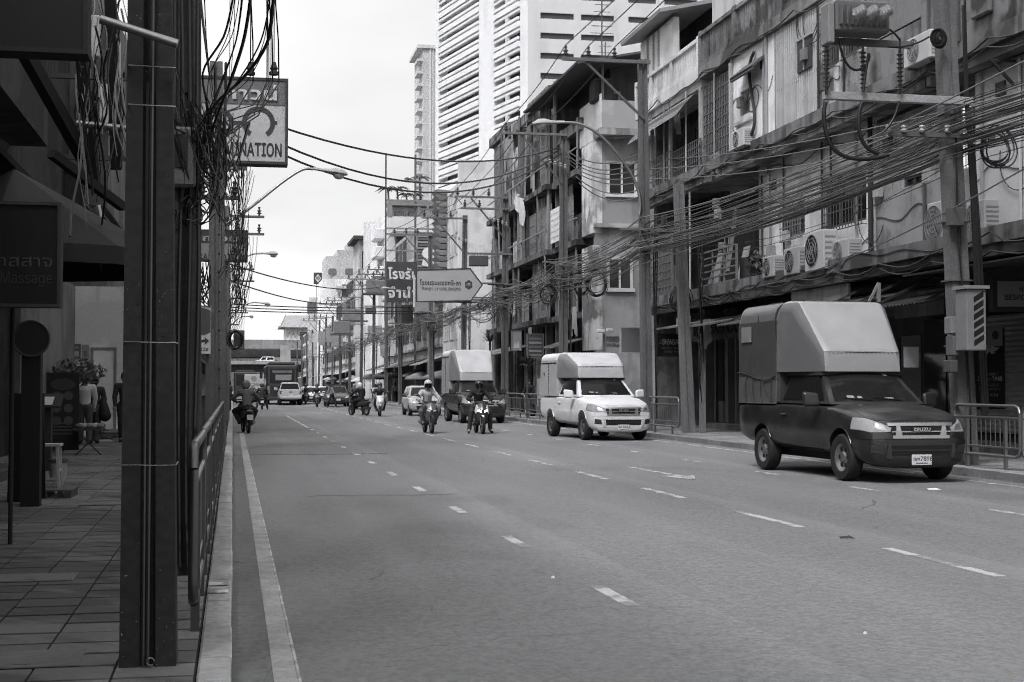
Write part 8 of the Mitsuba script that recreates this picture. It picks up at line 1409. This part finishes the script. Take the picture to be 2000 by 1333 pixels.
# ------------------------------------------------------------------ people and motor scooters (local axes: x forward, y left, z up)
def taubin(m, edge, it=6):
    q = m.refine_to_length(edge).to_mesh(); t = trimesh.Trimesh(q.vert_properties[:, :3], q.tri_verts, process=True); trimesh.smoothing.filter_taubin(t, iterations=it); return t
def bone(J, a, b): return hullb((J[a][0], J[a][1]), (J[b][0], J[b][1]))
def figure(k, T, J, skin, shirt, trousers, shoe, head=None, hair=.02, fine=.045, helmet=None, visor=False, skirt=False, long_sleeve=True, mask=None, strap=False, bag=None):
    """J: joint -> ((x, y, z), radius). One continuous body, clothes a little outside it."""
    chain = [('pelvis', 'waist'), ('waist', 'chest'), ('chest', 'neck'), ('neck', 'skull')]
    for s in 'lr': chain += [('chest', s + 'sho'), (s + 'sho', s + 'elb'), (s + 'elb', s + 'wri'), ('pelvis', s + 'hip'), (s + 'hip', s + 'kne'), (s + 'kne', s + 'ank'), (s + 'ank', s + 'toe')]
    parts = [bone(J, a, b) for a, b in chain]
    hd = np.array(J['skull'][0]); f = np.array(J['face'][0]) - hd; f = f / np.linalg.norm(f); up = np.array([0, 0, 1.0]); lf = np.cross(up, f)
    R = np.stack([f, lf, up], 1)
    H = lambda x, y, z: hd + R @ np.array([x, y, z])
    parts += [hullb((H(.0, 0, .03), .088), (H(.02, 0, -.06), .07), (H(.055, 0, -.1), .038)), hullb((H(.1, 0, -.01), .012), (H(.115, 0, -.04), .016))] + [ball(H(-.005, s * .085, -.02), .026) for s in (1, -1)]
    for s in 'lr': # hands: a palm, four fingers and a thumb closed round the grip
        w, e = np.array(J[s + 'wri'][0]), np.array(J[s + 'elb'][0]); d = (w - e) / np.linalg.norm(w - e); sd = np.cross(d, [0, 0, 1.0]); sd /= np.linalg.norm(sd) + 1e-9; dn = np.cross(sd, d); dn *= -np.sign(dn[2]) or 1; sg = 1 if s == 'l' else -1
        parts.append(hullb((w, .024), (w + d * .07 + sd * .028, .018), (w + d * .07 - sd * .028, .018)))
        for i, o in enumerate((-.03, -.01, .01, .03)): a = w + d * .08 + sd * o; b = a + d * (.035 - .004 * abs(i - 1)) + dn * .02; parts += [hullb((a, .010), (b, .0095)), hullb((b, .0095), (b + dn * .03 - d * .01, .008))]
        a = w + d * .03 - sd * .032 * sg; parts.append(hullb((a, .012), (a + d * .035 - sd * .018 * sg + dn * .02, .009)))
    body = m3.Manifold.batch_boolean(parts, m3.OpType.Add); add('body', taubin(body, fine), 'matte', skin, .1, parent=k, T=T, smooth=True)
    g = lambda a, b, ga=.014, gb=.014: hullb((J[a][0], J[a][1] + ga), (J[b][0], J[b][1] + gb))
    sh = [g('waist', 'chest', .018, .018), g('pelvis', 'waist', .012, .018)] + [x for s in 'lr' for x in ([g('chest', s + 'sho'), g(s + 'sho', s + 'elb', .016, .018)] + ([g(s + 'elb', s + 'wri', .016, .012)] if long_sleeve else []))]
    add('shirt', taubin(m3.Manifold.batch_boolean(sh, m3.OpType.Add), fine), 'matte', shirt, .3, parent=k, T=T, smooth=True)
    tr = [x for s in 'lr' for x in (g('pelvis', s + 'hip', .016, .016), g(s + 'hip', s + 'kne', .016, .02), g(s + 'kne', s + 'ank', .02, .026))]
    if skirt: tr = [hullb((J['pelvis'][0], J['pelvis'][1] + .02), (J['lkne'][0], .1), (J['rkne'][0], .1))]
    add('trousers' if not skirt else 'skirt', taubin(m3.Manifold.batch_boolean(tr, m3.OpType.Add), fine), 'matte', trousers, .3, parent=k, T=T, smooth=True)
    for s in 'lr': a, t = np.array(J[s + 'ank'][0]), np.array(J[s + 'toe'][0]); add('shoe', taubin(hullb((a - [0, 0, .03], .045), (t, .042), ((a + t) / 2 - [0, 0, .03], .045)), .03, 3), 'matte', shoe, .2, parent=k, T=T, smooth=True)
    if helmet is not None:
        hm = m3.Manifold.batch_hull([ball(H(-.01, 0, .05), .135, 24), ball(H(-.02, 0, -.01), .13, 24)]); hm = hm - m3.Manifold.batch_hull([ball(H(.13, 0, -.03), .10, 14), ball(H(.12, 0, -.14), .10, 14), ball(H(.2, 0, -.03), .14, 14)])
        hk = add('helmet', hm, 'satin', helmet, .15, parent=k, T=T, smooth=40)
        if visor:
            vs = M(); A = np.linspace(-1.15, 1.15, 13)
            for a, b in zip(A[:-1], A[1:]): vs.quad(H(.14 * math.cos(a), .14 * math.sin(a), -.07), H(.14 * math.cos(b), .14 * math.sin(b), -.07), H(.135 * math.cos(b), .135 * math.sin(b), .06), H(.135 * math.cos(a), .135 * math.sin(a), .06))
            add('visor', vs, 'glass', .012, .1, parent=hk, T=T, smooth=True)
    elif hair is not None:
        hr = m3.Manifold.batch_hull([ball(H(-.015, 0, .045), .105, 16), ball(H(-.035, 0, -.03), .09, 16)]) - m3.Manifold.batch_hull([ball(H(.12, 0, -.05), .09, 12), ball(H(.12, 0, -.14), .1, 12)]); add('hair', hr, 'matte', hair, .1, parent=k, T=T, smooth=40)
    if mask is not None: add('face_mask', hullb((H(.075, 0, -.06), .045), (H(.03, .05, -.06), .03), (H(.03, -.05, -.06), .03)), 'matte', mask, .1, parent=k, T=T, smooth=40)
    ey = M()
    for s in (1, -1): ey.raw(*[np.asarray(q) for q in (lambda t: (t.vertices, t.faces))(trimesh.creation.icosphere(1, .011))], o=H(.083, s * .032, .0))
    add('eyes', ey, 'matte', .02, parent=k, T=T)
    return H
def stand(h=1.68, walk=0.0, arms=0.0, lean=0.0, turn=(1, 0, 0), hold=None):
    q = h / 1.7; J = {}
    P = lambda n, x, y, z, r: J.__setitem__(n, (np.array([x, y, z]) * q, r * q))
    P('pelvis', 0, 0, .95, .125); P('waist', .01 + lean * .3, 0, 1.1, .12); P('chest', lean * .6, 0, 1.3, .135); P('neck', lean, 0, 1.45, .055); P('skull', lean + .02, 0, 1.585, .08); J['face'] = (np.array(J['skull'][0]) + np.array(turn, float), 0)
    for s, e in (('l', 1), ('r', -1)):
        w = walk * e; P(s + 'sho', lean * .8, .19 * e, 1.38, .06); P(s + 'elb', -.16 * w + .02 + arms * .1, .24 * e, 1.12, .045); P(s + 'wri', -.26 * w + .08 + arms * .3, .22 * e, .90 + .2 * arms, .032)
        P(s + 'hip', .02 * w, .09 * e, .90, .095); P(s + 'kne', .22 * w + .02, .095 * e, .50, .06); P(s + 'ank', .34 * w - .10 * (w < 0), .10 * e, .09 + .05 * (w < 0) * abs(walk), .042); P(s + 'toe', .34 * w + .13 - .10 * (w < 0), .12 * e, .045, .036)
    return J
def riding(lean=.0, feet=False, turn=(1, 0, -.05), wide=.0):
    J = {}; P = lambda n, x, y, z, r: J.__setitem__(n, (np.array([x, y, z]), r))
    P('pelvis', -.22, 0, .86, .13); P('waist', -.20 + lean * .3, 0, 1.02, .125); P('chest', -.13 + lean * .7, 0, 1.24, .14); P('neck', -.08 + lean, 0, 1.40, .055); P('skull', -.04 + lean, 0, 1.53, .085); J['face'] = (np.array(J['skull'][0]) + np.array(turn, float), 0)
    for s, e in (('l', 1), ('r', -1)):
        P(s + 'sho', -.11 + lean * .7, .20 * e, 1.32, .065); P(s + 'elb', .08, (.33 + wide) * e, 1.10, .048); P(s + 'wri', .32, .29 * e, 1.02, .034)
        P(s + 'hip', -.16, .11 * e, .82, .10); P(s + 'kne', .22, (.24 + wide) * e, .70, .068)
        if feet: P(s + 'ank', .08, .34 * e, .14, .045); P(s + 'toe', .22, .38 * e, .05, .038)
        else: P(s + 'ank', .10, .19 * e, .36, .045); P(s + 'toe', .26, .20 * e, .31, .038)
    return J
def scooter(k, T, tone, light=False, front=.3, plate_=True, sporty=True, box=False):
    for x in (.64, -.62):
        Rm = np.array([[1, 0, 0], [0, 0, 1.], [0, -1, 0]]); w = add('wheel', M().lathe([(.19, -.035), (.25, -.045), (.275, -.02), (.275, .02), (.25, .045), (.19, .035), (.19, -.035)], 22, R=Rm, o=(x, 0, .275)), 'matte', .015, .2, parent=k, T=T, smooth=40)
        m = M().lathe([(.19, -.03), (.19, .03), (.17, .03), (.17, -.03), (.19, -.03)], 20, R=Rm, o=(x, 0, .275)).tube([(x, -.06, .275), (x, .06, .275)], .035, 8)
        for a in np.arange(5) * 2 * np.pi / 5: m.bar((x, 0, .275), (x + .18 * math.cos(a), 0, .275 + .18 * math.sin(a)), .03, .03)
        add('rim', m, 'metal', .3, .2, parent=w, T=T)
    add('fork', M().tube([(.64, .07, .275), (.50, .07, .62)], .022, 8).tube([(.64, -.07, .275), (.50, -.07, .62)], .022, 8), 'metal', .2, parent=k, T=T)
    add('front_fender', hullb(((.66, 0, .54), .06), ((.80, 0, .47), .045), ((.50, 0, .52), .05), ((.42, 0, .38), .045)) - cyl(.295, -.2, .2, .64, .275), 'car_paint', tone, .2, parent=k, T=T, smooth=40)
    fair = m3.Manifold.batch_hull([ball(c, r, 14) for c, r in (((.46, .16, .62), .05), ((.46, -.16, .62), .05), ((.56, .10, .78), .05), ((.56, -.10, .78), .05), ((.62, 0, .74), .05), ((.44, .14, .90), .04), ((.44, -.14, .90), .04), ((.50, 0, .94), .04), ((.45, .10, .42), .04), ((.45, -.10, .42), .04))])
    add('front_fairing', fair, 'car_paint', front, .2, parent=k, T=T, smooth=36)
    add('leg_shield', hullb(((.36, .2, .60), .03), ((.36, -.2, .60), .03), ((.34, .14, .34), .03), ((.34, -.14, .34), .03), ((.38, .14, .85), .03), ((.38, -.14, .85), .03)), 'matte', .02, parent=k, T=T, smooth=36)
    for s in (1, -1):
        hl = (hullb(((.62, s * .05, .71), .03), ((.58, s * .13, .73), .028), ((.60, s * .07, .76), .025)), None)[0]; d = add('headlight', hl, 'glass', .7, .1, parent=k, T=T, smooth=40)
        if light: scene[d]['emitter'] = {'type': 'area', 'radiance': {'type': 'rgb', 'value': [1.6, 1.6, 1.6]}}; scene[d].pop('bsdf'); scene[d]['bsdf'] = {'type': 'diffuse', 'reflectance': {'type': 'rgb', 'value': .5}}
        if sporty: add('fairing_wing', hullb(((.52, s * .20, .66), .025), ((.58, s * .14, .82), .022), ((.46, s * .17, .90), .02), ((.44, s * .21, .74), .02)), 'car_paint', tone, .2, parent=k, T=T, smooth=36)
        add('mirror', hullb(((.40, s * .36, 1.20), .03), ((.40, s * .45, 1.21), .03), ((.39, s * .40, 1.24), .025)), 'satin', .02, parent=k, T=T, smooth=40); add('mirror_stem', M().tube(arc([(.36, s * .24, 1.0), (.38, s * .30, 1.12), (.40, s * .38, 1.19)], 3), .009, 5), 'matte', .02, parent=k, T=T)
        add('grip', M().tube([(.34, s * .20, 1.0), (.31, s * .37, 1.0)], .02, 8), 'matte', .015, parent=k, T=T)
    add('handlebar_cover', hullb(((.42, 0, .98), .06), ((.36, .17, .99), .04), ((.36, -.17, .99), .04), ((.48, 0, .94), .05)), 'matte' if sporty else 'car_paint', .03 if sporty else tone, .1, parent=k, T=T, smooth=40)
    add('floor', M().box(-.1, .4, -.16, .16, .3, .36, c=.02), 'matte', .02, parent=k, T=T)
    add('rear_body', hullb(((-.05, .12, .5), .07), ((-.05, -.12, .5), .07), ((-.75, .09, .66), .06), ((-.75, -.09, .66), .06), ((-.2, .13, .64), .06), ((-.2, -.13, .64), .06), ((-.9, 0, .74), .05)), 'car_paint', tone, .2, parent=k, T=T, smooth=36)
    add('seat', hullb(((.0, .09, .73), .05), ((.0, -.09, .73), .05), ((-.75, .08, .79), .045), ((-.75, -.08, .79), .045), ((-.3, 0, .75), .07)), 'matte', .02, parent=k, T=T, smooth=36)
    add('engine', M().box(-.62, -.2, -.11, .07, .24, .44, c=.03).tube([(-.2, -.14, .28), (-.75, -.16, .36)], .05, 10), 'metal', .12, parent=k, T=T)
    add('tail_light', hullb(((-.94, .07, .72), .03), ((-.94, -.07, .72), .03)), 'glass', .15, parent=k, T=T, smooth=40); add('rear_fender', hullb(((-.86, 0, .62), .04), ((-.98, 0, .42), .035), ((-.74, 0, .58), .05)), 'matte', .02, parent=k, T=T, smooth=36)
    if plate_: add('number_plate', M().box(-1.035, -1.025, -.10, .10, .44, .60), 'matte', .5, parent=k, T=T)
def rider(x, y, rz, slabel, plabel, tone, front, shirt, trousers, helmet, light=False, feet=False, lean=.0, fine=.04, visor=True, sporty=True, skin=.22, mask=None, long_sleeve=True, shoe=.03, turn=(1, 0, -.05), wide=.0):
    T = mat4((x, y, 0), rz); k = thing('motor_scooter', slabel, 'motor scooter'); scooter(k, T, tone, light, front, sporty=sporty)
    p = thing('person', plabel, 'person'); figure(p, T, riding(lean, feet, turn, wide), skin, shirt, trousers, shoe, helmet=helmet, visor=visor, fine=fine, mask=mask, long_sleeve=long_sleeve); return k, p, T
k, p, T = rider(6.18, 45.5, DN + .04, 'dark motor scooter in the middle of the road with twin mirrors', 'person in a pale zipped jacket and white helmet riding the middle motor scooter', .03, .10, .42, .12, .5, fine=.028, turn=(1, 0, -.1), wide=.03, mask=.04)
add('zip', M().tube(arc([(-.06, 0, 1.37), (.03, 0, 1.22), (.0, 0, 1.0)], 3), .007, 4), 'matte', .05, parent=p, T=T); add('helmet_peak', M().box(.06, .2, -.1, .1, 1.585, 1.6, c=.005), 'satin', .05, parent=p, T=T)
k, p, T = rider(7.72, 44.75, DN, 'white-nosed motor scooter with both headlights lit', 'person in a dark striped jersey and dark helmet riding the lit scooter', .55, .04, .015, .05, .05, light=True, fine=.028, feet=True, wide=.05, shoe=.02)
for z, r in ((1.26, .158), (1.17, .150), (1.08, .142)): add('jersey_stripe', M().tube([(-.155 + r * 1.0 * math.cos(a) + (z - 1.24) * .3, r * 1.12 * math.sin(a), z) for a in np.linspace(-1.35, 1.35, 13)], .012, 5), 'matte', .24, parent=p, T=T)
add('helmet_crest', M().box(-.05, .06, -.06, .06, 1.69, 1.705, c=.005), 'satin', .5, parent=p, T=T)
rider(7.25, 71.5, DN - .05, 'white round-fronted motor scooter, right one of the stopped pair', 'person in a black T-shirt with a pale print on the white scooter', .6, .62, .02, .02, .06, fine=.035, sporty=False, feet=False, long_sleeve=False, visor=False)
rider(6.4, 73.6, math.pi / 2 + .55, 'dark motor scooter seen from behind, left one of the stopped pair', 'person all in black with a white helmet on the left one of the stopped scooters', .03, .03, .012, .012, .62, fine=.035, visor=False, feet=True, wide=.05)
rider(.42, 46.8, math.pi / 2 + .12, 'dark motor scooter with a big pale rear plate, riding away along the left kerb', 'person in a grey patterned jacket riding away along the left kerb', .03, .03, .10, .02, .12, fine=.03, feet=False, lean=.06, visor=False, wide=.10)
rider(1.85, 93, math.pi / 2, 'dark motor scooter riding away, small, just past the left-hand kerb rider', 'person in a dark jacket riding away, small, towards the box truck', .03, .03, .03, .03, .04, fine=.05, visor=False, feet=True)
for i, (px, py, hel, sh, l) in enumerate(((619, 795, .06, .03, 'oncoming between the pale far car and the white saloon'), (597, 790, .05, .05, 'oncoming just right of the silver pickup'), (493, 786, .3, .08, 'oncoming in front of the box truck'), (503, 783, .05, .06, 'oncoming close to the bus\'s left corner'), (692, 790, .3, .1, 'waiting behind the all-black rider'), (733, 788, .05, .04, 'behind the white round-fronted scooter'))):
    q = at(px, py, Z=0); rider(q[0], q[1], DN, 'distant dark motor scooter ' + l, 'distant person on a scooter ' + l, .03, .05, sh, .03, hel, fine=.07, visor=False, light=False)
def person(label, x, y, rz, J, shirt, trousers, z=0.0, skin=.2, shoe=.03, hair=.015, fine=.045, group=None, **k):
    p = thing('person', label, 'person', group); figure(p, mat4((x, y, z), rz), J, skin, shirt, trousers, shoe, hair=hair, fine=fine, **k); return p
q = at(648, 796, Z=0); person('person in a grey top and dark trousers crossing in front of the dark estate car', q[0], q[1], -.2, stand(1.66, .9), .22, .02, fine=.04)
for i, (px, py, rz, sh, tr, l) in enumerate(((733, 792, 1.8, .5, .3, 'person in a white top walking by the white scooter'), (772, 786, 1.5, .3, .03, 'person in a pale top walking away on the right-hand pavement'), (782, 785, -1.4, .06, .05, 'person in dark clothes on the right-hand pavement by the hatchback'), (757, 783, -1.6, .15, .05, 'person in grey farther along the right-hand pavement'))):
    q = at(px, py, Z=WALK if i else 0); person(l, q[0], q[1], rz, stand(1.64 + .04 * (i % 3), .5 * (-1) ** i), sh, tr, z=WALK if i else 0, fine=.05)
q = at(1030, 800, X=13.4); person('person in black standing behind the railings left of the white pickup', 13.5, q[1], -2.2, stand(1.68, 0, .7, .05), .015, .02, z=WALK, fine=.04)
q = at(166, 800, Y=35); person('person in a white shirt seen from behind beyond the menu banner', q[0], q[1], 1.7, stand(1.66, .2), .5, .06, z=WALK, fine=.03)
q = at(180, 800, Y=35); kk = person('person in a dark top carrying a black bag beside the white-shirted one', q[0], q[1] + .5, 1.4, stand(1.6, .2, .2), .03, .05, z=WALK, fine=.03)
b = thing('shoulder_bag', 'black slouchy bag on the shoulder of the dark-topped person on the left', 'bag'); add('bag', taubin(hullb(((q[0] + .24, q[1] + .4, .95), .12), ((q[0] + .26, q[1] + .4, .8), .15), ((q[0] + .2, q[1] + .45, 1.2), .06)), .05), 'matte', .012, .1, parent=b, smooth=True)
q = at(240, 800, Y=36); person('person half hidden behind the foreground pole, only one arm showing', q[0] + .05, q[1], -1.6, stand(1.7, .2), .03, .03, z=WALK, fine=.03)
q = at(103, 885, Z=WALK); person('person in black stooping beside the menu banner', q[0], q[1] + .6, .3, stand(1.55, 0, .6, .2), .015, .015, z=WALK, fine=.035)
for i, (px, py, sh, l) in enumerate(((462, 800, .12, 'person standing on the left kerb ahead of the kerb rider'), (468, 792, .3, 'person in a pale shirt standing on the left kerb'), (455, 806, .05, 'person in dark clothes at the end of the left railing'))):
    q = at(px, py, Z=0.02); person(l, -.5 + .15 * i, q[1], 2.5, stand(1.66), sh, .04, z=WALK, fine=.05)
